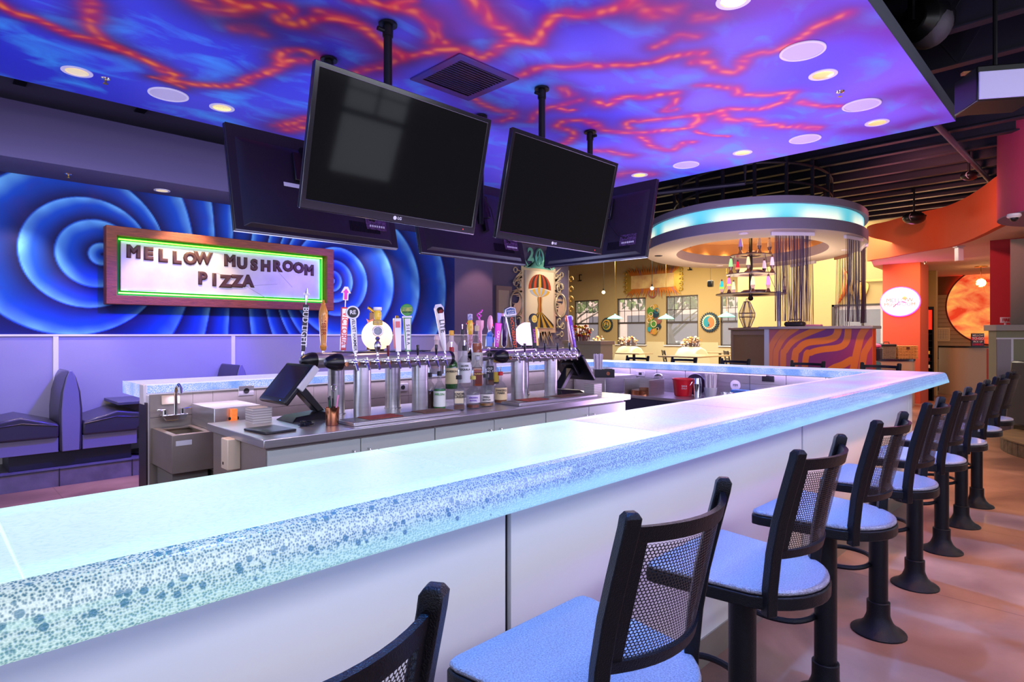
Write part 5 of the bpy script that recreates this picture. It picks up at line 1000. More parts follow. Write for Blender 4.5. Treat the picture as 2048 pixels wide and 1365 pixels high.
# ------------------------------------------------------------ oval ring canopy
RC=Vector((10.15,4.39,0)); 
def oval(a,b,rot=25.5,n=72,c=RC):
    q=math.radians(rot); return [(c.x+a*math.cos(t)*math.cos(q)-b*math.sin(t)*math.sin(q),c.y+a*math.cos(t)*math.sin(q)+b*math.sin(t)*math.cos(q)) for t in [2*PI*k/n for k in range(n)]]
def loc(L): return [(x-RC.x,y-RC.y) for x,y in L]
rp=mat('ring_taupe_paint',(126,118,136),.7); under=mat('ring_underside',(206,198,186),.7)
rg=T('ring_canopy','large oval ceiling ring with a glowing turquoise light band over the booths','ceiling ring',(RC.x,RC.y,2.85))
A,B=2.447,1.733; a_,b_=1.712,1.2
P('lower_band',M().ring(loc(oval(A,B)),loc(oval(a_,b_)),0,.15),rp,rg)
P('underside',M().ring(loc(oval(A-.003,B-.003)),loc(oval(a_+.003,b_+.003)),-.006,-.0005),under,rg)
def cove():
    m=bpy.data.materials.new('turquoise_cove_light'); m.use_nodes=True; nt=m.node_tree; b=nt.nodes['Principled BSDF']; N=nt.nodes.new; L=nt.links.new
    tc=N('ShaderNodeTexCoord'); sp=N('ShaderNodeSeparateXYZ'); L(tc.outputs['Object'],sp.inputs[0])
    an=N('ShaderNodeMath'); an.operation='ARCTAN2'; L(sp.outputs['Y'],an.inputs[0]); L(sp.outputs['X'],an.inputs[1])
    s=N('ShaderNodeMath'); s.operation='MULTIPLY'; s.inputs[1].default_value=13; L(an.outputs[0],s.inputs[0]); si=N('ShaderNodeMath'); si.operation='SINE'; L(s.outputs[0],si.inputs[0])
    r=N('ShaderNodeMapRange'); r.inputs[1].default_value=-1.0; r.inputs[2].default_value=.1; L(si.outputs[0],r.inputs[0])
    z=N('ShaderNodeMapRange'); z.inputs[1].default_value=.35; z.inputs[2].default_value=.2; L(sp.outputs['Z'],z.inputs[0])
    mu=N('ShaderNodeMath'); mu.operation='MULTIPLY'; L(r.outputs[0],mu.inputs[0]); L(z.outputs[0],mu.inputs[1])
    mx=N('ShaderNodeMix'); mx.data_type='RGBA'; mx.inputs[6].default_value=lin((60,186,200))+(1,); mx.inputs[7].default_value=lin((250,255,225))+(1,); L(mu.outputs[0],mx.inputs[0])
    L(mx.outputs[2],b.inputs['Emission Color']); b.inputs['Emission Strength'].default_value=.95; b.inputs['Base Color'].default_value=lin((150,220,225))+(1,); return m
P('light_band',M().ring(loc(oval(A-.06,B-.06)),loc(oval(A-.1,B-.1)),.151,.345),cove(),rg)
P('upper_band',M().ring(loc(oval(A,B)),loc(oval(A-.3,B-.3)),.346,.44),rp,rg)
P('inner_dome_wall',M().ring(loc(oval(a_+.35,b_+.35)),loc(oval(a_+.32,b_+.32)),.15,.43),mat('warm_cove_paint',(206,160,120),.7),rg)
P('inner_ledge',M().ring(loc(oval(a_+.319,b_+.319)),loc(oval(a_,b_)),.151,.165),rp,rg)
P('dome_ceiling',M().prism(loc(oval(a_+.35,b_+.35)),.431,.439),mat('warm_cove_paint',(206,160,120),.7),rg)
lb=M(); 
for k in range(24):
    t=2*PI*k/24; q=math.radians(25.5); x=(a_+.3)*math.cos(t);y=(b_+.3)*math.sin(t); lb.cbox((x*math.cos(q)-y*math.sin(q),x*math.sin(q)+y*math.cos(q),.18),(.05,.05,.01))
P('cove_lamps',lb,mat('warm_cove_lamp',(255,220,160),.4,em=(255,205,130),es=14),rg)['kind']='stuff'
fr=M(); O=loc(oval(A-.5,B-.5)); 
for z in (.75,1.02): fr.tube([(x,y,z) for x,y in O],.02,6,closed=True)
for k in range(0,72,4): x,y=O[k]; fr.box((x-.02,y-.02,.47),(x+.02,y+.02,1.1))
P('support_frame',fr,joistm,rg)
for u,v,l in ((1317,511,'small dark downlight slot at the left of the ring underside'),(1439,531,'small pale downlight on the far part of the ring underside'),(1487,466,'flush sprinkler at the near edge of the ring underside'),(1692,499,'downlight on the right part of the ring underside')):
    p=at(u,v,2.85); t=P('recessed_light',M().lathe([(.07,-.0065),(.065,-.016),(.04,-.016),(.04,-.01),(0,-.01)],20),trimw if u!=1317 else joistm,None,loc=(p.x,p.y,2.85)); tag(t,l,'ceiling light','small lights under the ring')
light('POINT',(10.15,4.39,3.1),26,(255,190,110),size=.3,name='cove_glow'); light('AREA',(10.2,4.4,2.2),60,(255,220,190),size=2.2,target=(10.2,4.4,3),name='underside_fill')
# lava lamp chandelier
ch=T('lava_lamp_chandelier','three-tier dark metal chandelier carrying lava lamps under the oval ring','chandelier',(10.2,4.385,2.13)); bronze=mat('bronze_plate',(128,110,122),.3,.85)
P('pole',M().cyl((0,0,-.06),(0,0,1.15),.028,n=16).sph((0,0,-.06),.045,12),blackp,ch); P('ceiling_disc',M().cyl((0,0,1.03),(0,0,1.045),.2,n=32),bronze,ch)
C_=[(math.cos(2*PI*k/48),math.sin(2*PI*k/48)) for k in range(48)]
for z,R,r in ((0,.57,.3),(.344,.40,.2),(.67,.33,.16)):
    m=M().ring([(R*x,R*y) for x,y in C_],[(r*x,r*y) for x,y in C_],z,z+.015)
    for k in range(4): a=k*PI/2+.4; m.cyl((.02*math.cos(a),.02*math.sin(a),z+.007),((r+.01)*math.cos(a),(r+.01)*math.sin(a),z+.007),.01,n=6)
    P('tier_plate',m,bronze,ch); P('tier_drum',M().lathe([(r*.75,z+.0155),(r*.8,z+.07),(r*.7,z+.09),(0,z+.09)],24,(R*.35,-.0,0)),bronze,ch)
rods=M()
for k in range(3): a=k*2*PI/3+.3; rods.tube([(.5*math.cos(a),.5*math.sin(a),.01),(.34*math.cos(a),.34*math.sin(a),.35),(.28*math.cos(a),.28*math.sin(a),.68)],.004,5)
P('hanger_wire',rods,blackp,ch)
tz=(2.146,2.49,2.816); tR=(.53,.375,.30)
for u,tier,c,c2,back,l in ((1473,2,(140,130,250),None,0,'blue lava lamp on the top tier, leftmost'),(1504,2,(150,140,150),None,0,'clear lava lamp on the top tier near the pole'),(1513,2,(156,146,150),None,1,'clear lava lamp on the top tier, behind and right of the pole'),(1531,2,(150,134,138),None,0,'clear lava lamp on the top tier, rightmost'),
 (1456,1,(150,225,160),None,0,'pale green lava lamp on the middle tier, leftmost'),(1481,1,(240,222,180),None,0,'cream lava lamp on the middle tier'),(1491,1,(235,30,70),(255,160,120),1,'red lava lamp on the middle tier'),(1530,1,(226,196,250),None,0,'lilac lava lamp on the middle tier, front right'),(1538,1,(236,206,240),None,1,'pale lilac lava lamp on the middle tier, rightmost'),
 (1447,0,(235,110,190),(255,170,110),0,'pink and orange lava lamp on the bottom tier, leftmost'),(1459,0,(30,170,190),(130,230,70),1,'teal and green lava lamp on the bottom tier'),(1482,0,(240,226,180),None,0,'cream lava lamp on the bottom tier, left of the pole'),(1489,0,(180,230,180),None,1,'pale green lava lamp on the bottom tier behind the cream one'),(1510,0,(205,130,245),None,0,'violet lava lamp on the bottom tier, right of the pole'),(1524,0,(210,200,180),None,1,'speckled clear lava lamp on the bottom tier'),(1557,0,(226,216,190),None,0,'cream lava lamp on the bottom tier, rightmost')):
    s=(u-1501)/1197*10.31/tR[tier]; s=max(-.98,min(.98,s)); d=math.sqrt(1-s*s)*(1 if back else -1); R=tR[tier]
    x=10.2+R*(s+d)/Q2; y=4.385+R*(-s+d)/Q2; t=T('lava_lamp',l,'lava lamp',(x,y,tz[tier]),group='lava lamps on the chandelier')
    P('base',M().lathe([(.04,0),(.036,.012),(.02,.055),(.036,.11),(.037,.115)],18),bronze,t)
    P('glass_body',M().lathe([(.0365,.1152),(.03,.18),(.021,.235),(.016,.255)],18),mat('lava_%d_%d_%d'%c,c,.15,em=c,es=.75 if c[0]!=c[1]+10 and max(c)>170 else .15,coat=.5,alpha=1 if max(c)>170 else .55),t)
    if c2: P('wax',M().lathe([(.037,.1153),(.0372,.13),(.0345,.15),(.0,.155)],18),mat('wax_%d'%c2[0]+'%d'%c2[1],c2,.3,em=c2,es=.8),t)
    P('cap',M().lathe([(.017,.2552),(.012,.285),(0,.286)],16),bronze,t)
# bead curtains
strm=mat('bead_string',(92,76,98),.45,.3)
def curtain(l,a,b,z0,n,spread=0):
    c=(a+b)/2; L=(b-a).length; t=T('string_curtain',l,'string curtain',(c.x,c.y,2.8435),math.atan2(b.y-a.y,b.x-a.x),'string curtains hanging from the ring')
    P('curtain_rail',M().box((-L/2,-.02,-.05),(L/2,.02,0)),trimw if spread<.2 else mat('rail_wood',(150,100,76),.5),t,bev=.003)
    m=M(); random.seed(int(L*1e4)%97); H=2.79-z0
    for k in range(n):
        x=(-L/2+.04+(L-.08)*k/(n-1))*.92; e=x*(1+spread)+random.uniform(-.02,.02)*spread*3; y=random.uniform(-.012,.012)
        m.tube([(x,y,-.0502),((x+e)/2+random.uniform(-.01,.01),y,-H*.5),(e,y+random.uniform(-.02,.02),-H)],.0034,4)
    P('strings',m,strm,t)['kind']='stuff'
def rr(u0,v0,u1,v1): return at(u0,v0,2.85),at(u1,v1,2.85)
curtain('wide string curtain on the near edge of the ring, behind the right lamps',*rr(1542,463,1628,464),1.575,64,.0)
curtain('string curtain on the far edge of the ring, ending on the booth ledge',*rr(1582,529,1631,521),1.2,40,.1)
curtain('thick string curtain right of the ring opening',*rr(1690,469,1724,476),1.575,44,.02)
curtain('spreading string curtain at the back right of the ring',*rr(1670,514,1698,507),1.2,18,.35)
curtain('narrow string curtain at the right edge of the ring',*rr(1721,497,1733,486),1.575,26,-.2)
# wave-painted booth divider
wv=bpy.data.materials.new('wave_mural'); wv.use_nodes=True
def _wave():
    nt=wv.node_tree;b=nt.nodes['Principled BSDF'];b.inputs['Roughness'].default_value=.45;a=nt.nodes.new('ShaderNodeAttribute');a.attribute_name='paint';nt.links.new(a.outputs['Color'],b.inputs['Base Color'])
_wave()
def wavepaint(p):
    X=30+890*(3.41-p[:,1])/1.31; Y=1090+(1.52-p[:,2])/.0067*4.55
    c=np.tile(np.array(lin((158,44,100))),(len(X),1)); k=np.clip(np.sin(X*.006+Y*.004)*.5+.3,0,1)[:,None]; c=c*(1-k)+np.array(lin((112,44,118)))*k
    for L,w in (([(60,1900),(62,1365),(80,1250),(130,1160),(210,1080)],26),([(120,1900),(118,1365),(140,1260),(200,1160),(320,1070)],25),([(190,1900),(186,1365),(205,1290),(280,1195),(400,1130),(540,1070)],27),
      ([(270,1900),(290,1365),(325,1275),(400,1215),(560,1190),(640,1150),(660,1060)],30),([(350,1900),(385,1365),(430,1305),(520,1275),(670,1250),(725,1190),(738,1060)],27),([(700,1900),(790,1365),(815,1240),(840,1140),(890,1060)],28),([(800,1900),(850,1365),(880,1260),(925,1180)],26),([(420,1900),(560,1500),(700,1400),(760,1360)],30)):
        d=seg_dist(X,Y,smooth_pl(L)); k=np.clip((w-d)/4+.5,0,1)[:,None]; c=c*(1-k)+np.array(lin((226,122,28)))*k
    u=(X-30)/890; k=np.clip(1-u*2.4,0,1)[:,None]*.5; c=c*(1-k)+np.array(lin((214,140,120)))*k; t=np.clip((u-.78)*4,0,1)[:,None]*.4; c=c*(1-t)+np.array(lin((222,70,30)))*t
    return np.concatenate([c,np.ones((len(u),1))],1)
wd=T('wave_divider','booth divider painted with orange and plum waves under a grey ledge','partition',(8.45,2.10,0))
P('core',M().box((0,0,0),(.12,1.31,1.52)),mat('plum_panel',(150,50,90),.5),wd)
g=grid_obj('painted_panel',(8.446,3.41,.3),(0,-1.31,0),(0,0,1.22),300,260,wavepaint,wv); g.parent=wd; g.location=(-8.45,-2.10,0)
P('ledge',M().box((-.06,-.02,1.5205),(.34,1.40,1.557)),mat('grey_ledge',(150,144,146),.5),wd,bev=.004); P('corner_strip',M().box((-.012,1.27,0),(-.0045,1.335,1.52)),mat('pale_aluminium',(206,206,212),.4,.5),wd)
P('corner_strip',M().box((-.008,-.012,0),(.12,-.0005,1.52)),mat('orange_lit_edge',(220,80,30),.5),wd)  # end face in orange: the orange light on it is put into the colour
p0=atd(1463,660,9.9);p1=atd(1533,660,8.75); L=(p1-p0).xy.length; a=math.atan2(p1.y-p0.y,p1.x-p0.x)
t=T('half_wall','tan half wall with a pale cap left of the wave-painted divider','half wall',(p0.x,p0.y,0),a); P('wall_body',M().box((0,0,0),(L,.12,1.52)),beigew,t); P('cap',M().box((-.04,-.04,1.5205),(L+.02,.16,1.556)),mat('tan_cap',(182,164,140),.5),t,bev=.004); P('frame_trim',M().box((0,-.012,.0),(.07,-.0005,1.52)).box((.0705,-.012,1.44),(L,-.0005,1.5)),mat('tan_cap',(182,164,140),.5),t)
pl=atd(1498,655,9.3); t=T('wire_lantern','hexagonal wire and glass lantern standing on the tan half wall','lantern',(pl.x+.04,pl.y+.05,1.5565)); m=M(); hx=[(.05,0),(.115,.16),(.12,.22),(.045,.4)]
for k in range(6):
    q=k*PI/3; m.tube([(r*math.cos(q),r*math.sin(q),z) for r,z in hx],.006,5)
for r,z in hx: m.tube([(r*math.cos(k*PI/3),r*math.sin(k*PI/3),z+.003) for k in range(6)],.006,5,closed=True)
m.tube([(-.03,0,.41),(-.02,0,.45),(.02,0,.45),(.03,0,.41)],.005,5); P('wire_frame',m,bronze,t); P('glass_panes',M().lathe([(.045,.005),(.11,.16),(.115,.22),(.04,.395)],6,cap=False),mat('smoke_glass',(150,150,150),.1,alpha=.3),t)
p=atd(1580,651,8.5); t=T('handbag','dark studded bag lying on the grey ledge behind the string curtain','bag',(8.66,min(p.y,3.1),1.5575)); P('bag_body',M().box((-.07,-.13,0),(.07,.13,.07)),mat('black_leather',(46,40,44),.5,bump=.6,bs=60),t,bev=.03,seg=3); P('handle',M().tube([(0,-.09,.06),(0,-.07,.1),(0,.07,.1),(0,.09,.06)],.007,6),blackp,t)
t=P('pink_cloth',M().box((-.05,-.1,0),(.05,.1,.025)),mat('pink_cloth',(200,120,170),.8),None,bev=.01,loc=(8.63,atd(1628,650,8.4).y-.1,1.5575)); tag(t,'small pink folded cloth on the grey ledge','cloth')
t=P('aluminium_post',M().cyl((0,0,0),(0,0,.5),.026,n=16),mat('pale_aluminium',(206,206,212),.4,.5),None,loc=(8.62,3.30,1.5575)); tag(t,'short pale metal post on the left end of the grey ledge','post')
p=atd(1716,735,7.9); t=T('teal_booth','teal vinyl booth back in front of the wave-painted divider','booth',(p.x,p.y,0),-PI/4); P('backrest',M().box((-.26,-.1,.35),(.26,.1,1.10)),mat('teal_vinyl',(70,104,112),.4,coat=.3),t,bev=.04,seg=3); P('plinth',M().box((-.24,-.08,0),(.24,.3,.35)),blackp,t); P('seat',M().box((-.25,.101,.351),(.25,.34,.46)),mat('teal_vinyl',(70,104,112),.4),t,bev=.02)
# ------------------------------------------------------------ art on the alcove wall (y = 8.3)
ar=T('mushroom_artwork','tall striped mushroom painting in an elaborate cut-metal frame','artwork',(9.35,8.299,1.25)); Yw=8.299
gunm=mat('cut_metal',(214,202,176),.35,.5,var=.25,vs=5); teal=mat('teal_metal',(110,200,190),.4,.4)
def AP(u,v): q=aty(u,v,8.24); return (q.x-9.35,q.z-1.25)
x0,z1=AP(1050,540); x1,_=AP(1106.5,546); _,z0=AP(1078,657)
P('canvas',M().box((x0,-.07,z0),(x1,-.03,z1)),mat('canvas_cream',(222,212,190),.8),ar,bev=.002)
cx=(x0+x1)/2; w=(x1-x0); hgt=z1-z0; mx=Matrix.Rotation(PI/2,4,'X')
def flat(nm,poly,y,ma,th=.002): P(nm,M().prism(poly,y,y+th,mx),ma,ar)
pc=[mat('art_rust',(170,60,30),.8),mat('art_dark',(50,40,40),.8),mat('art_gold',(200,160,60),.8),mat('art_pale_blue',(160,176,205),.8),mat('art_brown',(130,84,50),.8)]
topz=z0+hgt*.95; capz=z0+hgt*.72
for k in range(9):
    f=lambda s: (cx+w*.40*s, capz+.02-abs(s)*.06)
    a,b=-1+2*k/9,-1+2*(k+1)/9
    arc=lambda s,t: (cx+w*.40*s*math.sin(t*PI/2)**.8, capz-abs(s)*.05*t+(topz-capz)*math.cos(t*PI/2))
    poly=[arc(a,t/6) for t in range(7)]+[arc(b,t/6) for t in range(6,0,-1)]; flat('cap_stripe',poly,.071,pc[(0,1,0,1,2,1,0,1,0)[k]])
for k in range(8):
    a,b=-1+2*k/8,-1+2*(k+1)/8
    gq=lambda s,t:(cx+w*(.36*s*(1-t)+.07*s*t), capz-.03-abs(s)*.05*(1-t)-(hgt*.15)*t**.6+.03*(1-abs(s)))
    flat('gill_stripe',[gq(a,t/5) for t in range(6)]+[gq(b,t/5) for t in range(5,-1,-1)],.0715,pc[(3,2)[k%2]])
for k in range(5):
    a,b=-1+2*k/5,-1+2*(k+1)/5
    sq=lambda s,t:(cx+w*s*(.075+.01*math.sin(t*9)),capz-hgt*.17-t*hgt*.27); flat('stem_stripe',[sq(a,t/6) for t in range(7)]+[sq(b,t/6) for t in range(6,-1,-1)],.0715,pc[(4,2,0,4,2)[k]])
for k in range(10):
    a,b=-1+2*k/10,-1+2*(k+1)/10
    hq=lambda s,t:(min(max(cx+w*(s*.075*(1-t)+t*(s*.62)),x0+.005),x1-.005),max(z0+.004,capz-hgt*.44-(hgt*.27)*t*(1+.0*s)+.0)); flat('hill_stripe',[hq(a,t/5) for t in range(6)]+[hq(b,t/5) for t in range(5,-1,-1)],.0712,pc[(2,1)[k%2]])
P('inner_frame',M().ring([(x0-.09,z0-.09),(x1+.09,z0-.09),(x1+.09,z1+.09),(x0-.09,z1+.09)],[(x0-.002,z0-.002),(x1+.002,z0-.002),(x1+.002,z1+.002),(x0-.002,z1+.002)],.03,.045,mx),gunm,ar)
# rays and curls around the frame
def ray(px,pz,ang,L,w0): 
    c,s=math.cos(ang),math.sin(ang); return [(px-s*w0,pz+c*w0),(px+c*L,pz+s*L),(px+s*w0,pz-c*w0)]
rm=M();rt=M(); random.seed(3)
for k in range(80):
    side=k%4; tt=random.random()
    if side==0: px,pz,an=x0-.07,z0+hgt*tt,PI+(.5-tt)*-1.2
    elif side==1: px,pz,an=x1+.07,z0+hgt*tt,(tt-.5)*1.2
    elif side==2: px,pz,an=x0+w*tt,z0-.07,-PI/2+(tt-.5)*1.4
    else: px,pz,an=x0+w*tt,z1+.07,PI/2-(tt-.5)*1.9
    (rt if (side==3) else rm).prism(ray(px,pz,an,random.uniform(.18,.32),.022),.046,.05,mx)
for k in range(26):
    an=PI/2+(k-12.5)*.085; (rt).prism(ray(cx+(k-12.5)*.03,z1+.06,an,.26+.08*(k%2),.018),.0505,.054,mx)
P('ray',rm,gunm,ar)['kind']='stuff'; P('teal_ray',rt,teal,ar)['kind']='stuff'
def tub(nm,pts,r,ma,y=-.055): return P(nm,M().tube([(a,y,b) for a,b in pts],r,6),ma,ar)
for s,xe in ((-1,x0-.1),(1,x1+.1)):
    # yin-yang discs, curls, wand circles
    for zc in (z0+hgt*.42,):
        P('yin_yang_ring',M().tube([(xe+s*.14+.17*math.cos(q/20*2*PI),-.055,zc+.24*math.sin(q/20*2*PI)) for q in range(20)],.02,6,closed=True),gunm,ar)
        pts=[(xe+s*.14+.17*math.cos(q),zc+.24*math.sin(q)) for q in np.linspace(PI/2,-PI/2,12)]+[(xe+s*.14-.085*math.cos(q),zc-.12+.12*math.sin(q)) for q in np.linspace(-PI/2,PI/2,8)]+[(xe+s*.14+.085*math.cos(q),zc+.12+.12*math.sin(q)) for q in np.linspace(-PI/2,PI/2,8)]
        P('yin_yang_half',M().prism(pts,.05,.054,mx),gunm,ar)
    for zc,r,dx in ((z1-.02,.05,.17),(z1-.27,.065,.16),(z0+.05,.06,.2),(z0-.12,.05,.17)):
        P('wand_circle',M().tube([(xe+s*dx+r*math.cos(q/14*2*PI),-.055,zc+r*math.sin(q/14*2*PI)) for q in range(14)],.012,6,closed=True).tube([(xe,-.055,zc-.02),(xe+s*(dx-r),-.055,zc)],.012,6),gunm,ar)
    for zc,sg_ in ((z0+hgt*.72,1),(z0+hgt*.12,-1)):
        tub('curl',[(xe+s*(.02+.11*math.cos(q)*(1-q/9)+.08),zc+sg_*.14*math.sin(q)*(1-q/9)) for q in np.linspace(0,5.6,18)],.02,gunm)
zt_=AP(1080,515)[1]
P('top_egg',M().tube([(cx+.11*math.cos(q/20*2*PI)*(1-.15*math.sin(q/20*2*PI)),-.055,zt_+.17*math.sin(q/20*2*PI)) for q in range(20)],.024,6,closed=True),teal,ar)
P('peace_bars',M().tube([(cx,-.055,zt_-.17),(cx,-.055,zt_+.17)],.016,6).tube([(cx-.08,-.055,zt_-.11),(cx,-.055,zt_),(cx+.08,-.055,zt_-.11)],.016,6),teal,ar)
TX('numeral','2',.36,teal,ar,(cx-.26,-.055,zt_+.02),off=.012,ext=.006); TX('numeral','0',.36,teal,ar,(cx+.27,-.055,zt_+.02),off=.012,ext=.006)
t=ST(P('door_1',M().box((7.90,8.27,0),(8.20,8.299,2.3)),mat('beige_door',(196,180,162),.6))); P('door_frame',M().box((7.84,8.26,0),(7.899,8.299,2.38)).box((8.201,8.26,0),(8.26,8.299,2.38)).box((7.899,8.26,2.301),(8.201,8.299,2.38)),mat('door_frame_taupe',(150,128,130),.6),t)
t=ST(P('trim_5',M().box((7.3,8.28,0),(7.839,8.2999,1.30)),wains))
ST(P('trim_6',M().box((8.261,8.25,1.14),(10.03,8.2999,1.17)),strips))
q=M()
for k in range(5): q.lathe([(.0,-.03),(.07,-.03),(.085,0),(.07,.03),(0,.03)],18,mx=Matrix.Translation((0,0,.3*k))@Matrix.Rotation(PI/2,4,'Y'))
p=atd(1141,600,14.2); t=T('gold_curl_panel','strip of gold metal curls standing at the edge of the alcove wall','artwork',(10.05,8.36,1.55)); 
for k in range(6): P('curl',M().tube([(.02+.1+.085*math.cos(a)*(1-a/8),-.0,k*.22+.085*math.sin(a)*(1-a/8)) for a in np.linspace(0,5.4,14)],.02,6),mat('gold_metal',(220,180,80),.3,.8),t)
P('strip',M().box((-.018,-.01,-.15),(.05,.01,1.3)),gunm,t)
# ------------------------------------------------------------ art on the far window wall
def wallx(u,v,X=WX-.03): return atx(u,v,X)
p=wallx(1305,563); t=T('sun_frame_artwork','wide copper artwork in a spiky gold and orange sun-ray metal frame','artwork',(WX,p.y,p.z)); W2=abs(wallx(1261,563).y-wallx(1346,563).y)/2; H2=.26
my=Matrix.Rotation(-PI/2,4,'Z')@Matrix.Rotation(PI/2,4,'X')
P('canvas',M().box((-.08,-W2,-H2),(-.03,W2,H2)),mat('copper_canvas',(220,160,110),.35,.5,var=.5,vs=3,var2=(250,214,140)),t,bev=.003)
random.seed(9); gm=mat('gold_metal',(220,180,80),.3,.8); om=mat('orange_metal',(226,130,50),.35,.7); cm=mat('rose_metal',(190,120,110),.35,.7)
a_m,b_m,c_m=M(),M(),M()
for k in range(90):
    q=2*PI*k/90; ex=W2*1.0*max(-1,min(1,1.5*math.cos(q))); ez=H2*max(-1,min(1,1.5*math.sin(q))); L=.30+.13*(k%3)/2
    m=(a_m if abs(math.cos(q))>.75 else b_m if k%7 else c_m); an=math.atan2(math.sin(q)*1.3,math.cos(q)); m.prism(ray(ex,ez,an,L,.06),.045+.002*(k%5),.049+.002*(k%5),Matrix.Rotation(-PI/2,4,'Z')@mx)
P('gold_rays',a_m,gm,t)['kind']='stuff'; P('orange_rays',b_m,om,t)['kind']='stuff'; P('rose_rays',c_m,cm,t)['kind']='stuff'
for k in range(10):
    s=-1 if k<5 else 1; z=-.36+.18*(k%5); P('curl',M().tube([(-.06,s*(W2+.28)+.08*math.cos(a)*(1-a/9),z+.08*math.sin(a)*(1-a/9)) for a in np.linspace(0,5.4,12)],.022,6),gm,t)
P('yin_yang_disc',M().tube([(-.06,.17*math.cos(a/18*2*PI),-.46+.15*math.sin(a/18*2*PI)) for a in range(18)],.03,6,closed=True),cm,t)
def gear(t,cy,cz,R,ma,n=16,x=-.05,hub=None):
    pts=[]
    for k in range(n*2): r=R if k%2 else R*.84; pts.append((r*math.cos(PI*k/n)+cy,r*math.sin(PI*k/n)+cz))
    P('gear_disc',M().prism(pts,0,.03,Matrix.Translation((x,0,0))@Matrix.Rotation(-PI/2,4,'Z')@mx),ma,t)
    if hub: P('gear_ring',M().tube([(x-.035,cy+R*.6*math.cos(a/20*2*PI),cz+R*.6*math.sin(a/20*2*PI)) for a in range(20)],R*.07,6,closed=True),hub,t)
dkb=mat('steel_blue_metal',(50,74,90),.4,.6); gr=mat('green_metal',(90,150,70),.4,.5); yl=mat('ochre_metal',(206,160,70),.4,.5); tlm=mat('teal_enamel',(40,140,160),.4); orm=mat('coral_enamel',(236,120,70),.4); crm=mat('cream_metal',(232,204,170),.45)
p=wallx(1214.5,650); t=T('peace_gear_art','round peace sign wall art with a dark toothed rim between two far windows','wall art',(WX,p.y,p.z),group='gear-shaped metal wall art'); gear(t,0,0,.30,dkb,24,x=-.03); gear(t,0,0,.225,mat('green_yellow_enamel',(120,170,90),.4,var=.8,vs=6,var2=(240,160,60)),20,x=-.061)
P('peace_sign',M().tube([(-.105,.14*math.cos(a/20*2*PI),.14*math.sin(a/20*2*PI)) for a in range(20)],.014,6,closed=True).tube([(-.105,0,-.14),(-.105,0,.14)],.012,6).tube([(-.105,-.1,-.1),(-.105,0,0),(-.105,.1,-.1)],.012,6),dkb,t)
p=wallx(1308,640); t=T('gear_cluster_art','tall cluster of coloured gears and discs on the wall between far windows','wall art',(WX,p.y,p.z),group='gear-shaped metal wall art')
for i,(cy,cz,R,ma,hb_) in enumerate(((.05,.48,.12,yl,crm),(-.14,.34,.16,gr,tlm),(.1,.2,.14,dkb,crm),(-.15,.1,.15,yl,gr),(.18,-.02,.16,cm,crm),(-.02,-.16,.19,gr,crm),(.2,-.26,.12,dkb,tlm),(-.17,-.36,.11,tlm,crm),(.04,-.45,.13,yl,orm))): gear(t,cy,cz,R,ma,12,x=-.03-.012*(i%3),hub=hb_)
p=wallx(1419.5,645); t=T('yin_yang_gear_art','round teal and coral yin-yang wall art with toothed dark rim','wall art',(WX,p.y,p.z),group='gear-shaped metal wall art'); gear(t,0,0,.37,dkb,26,x=-.03); gear(t,0,0,.28,crm,22,x=-.061)
P('teal_half',M().cyl((-.094,0,0),(-.1,0,0),.21,n=32),tlm,t)
pts=[(.21*math.cos(q),.21*math.sin(q)) for q in np.linspace(-PI/2,PI/2,14)]; pts=[(.21*math.cos(q),.21*math.sin(q)) for q in np.linspace(-PI*.75,PI*.25,14)]+[(.075+.105*math.cos(q),.075+.105*math.sin(q)) for q in np.linspace(PI*.25,PI*1.25,8)][1:]+[(-.075+.105*math.cos(q),-.075+.105*math.sin(q)) for q in np.linspace(PI*.25,-PI*.75,8)]
P('coral_half',M().prism(pts,.1005,.104,Matrix.Rotation(-PI/2,4,'Z')@mx),orm,t); P('eye',M().cyl((-.105,-.0,-.1),(-.109,0,-.1),.03,n=16),dkb,t)
# pendants
def pend(l,u,v,d,kind,top=4.59):
    p=atd(u,v,d); t=T('pendant_lamp',l,'pendant lamp',(p.x,p.y,p.z),group='bulb pendants' if kind else 'glass shade pendants')
    P('cord',M().cyl((0,0,.09),(0,0,top-p.z),.006,n=6),blackp if kind else gold,t)
    if kind: P('bulb',M().sph((0,0,0),.045,14),mat('lit_bulb',(255,240,200),.3,em=(255,225,160),es=9),t); P('socket',M().cyl((0,0,.04),(0,0,.1),.022,n=12),blackp,t)
    else: P('glass_shade',M().lathe([(.24,-.06),(.2,-.02),(.1,.03),(.03,.06),(.02,.09),(.015,.09),(.02,.055),(.1,.022),(.2,-.03),(.235,-.07)],30,cap=False),mat('aqua_glass',(120,215,200),.2,alpha=.85,em=(90,200,180),es=.25),t)
pend('hanging bare bulb left of the sun-ray artwork',1207,585,16.5,1); pend('hanging bare bulb in front of the sun-ray artwork',1304,577,15.5,1)
pend('aqua glass pendant shade by the peace sign art',1230,634,18.3,0); pend('aqua glass pendant shade by the third far window',1332,634,17.6,0); pend('aqua glass pendant shade by the fourth far window',1453,630,16.8,0)
for u,v,l in ((1159,556,'small black wall bracket left of the bulb pendants'),(1378,533,'small black wall bracket right of the sun-ray artwork')):
    p=wallx(u,v); t=P('wall_bracket',M().box((-.12,-.1,.1),(.03,-.07,.13)).box((-.12,-.1,-.13),(.03,-.07,-.1)).box((-.12,-.1,-.1),(-.09,-.07,.1)).box((-.16,-.14,-.16),(-.06,-.02,-.131)),black,None,loc=p); tag(t,l,'bracket','black brackets on the far wall')
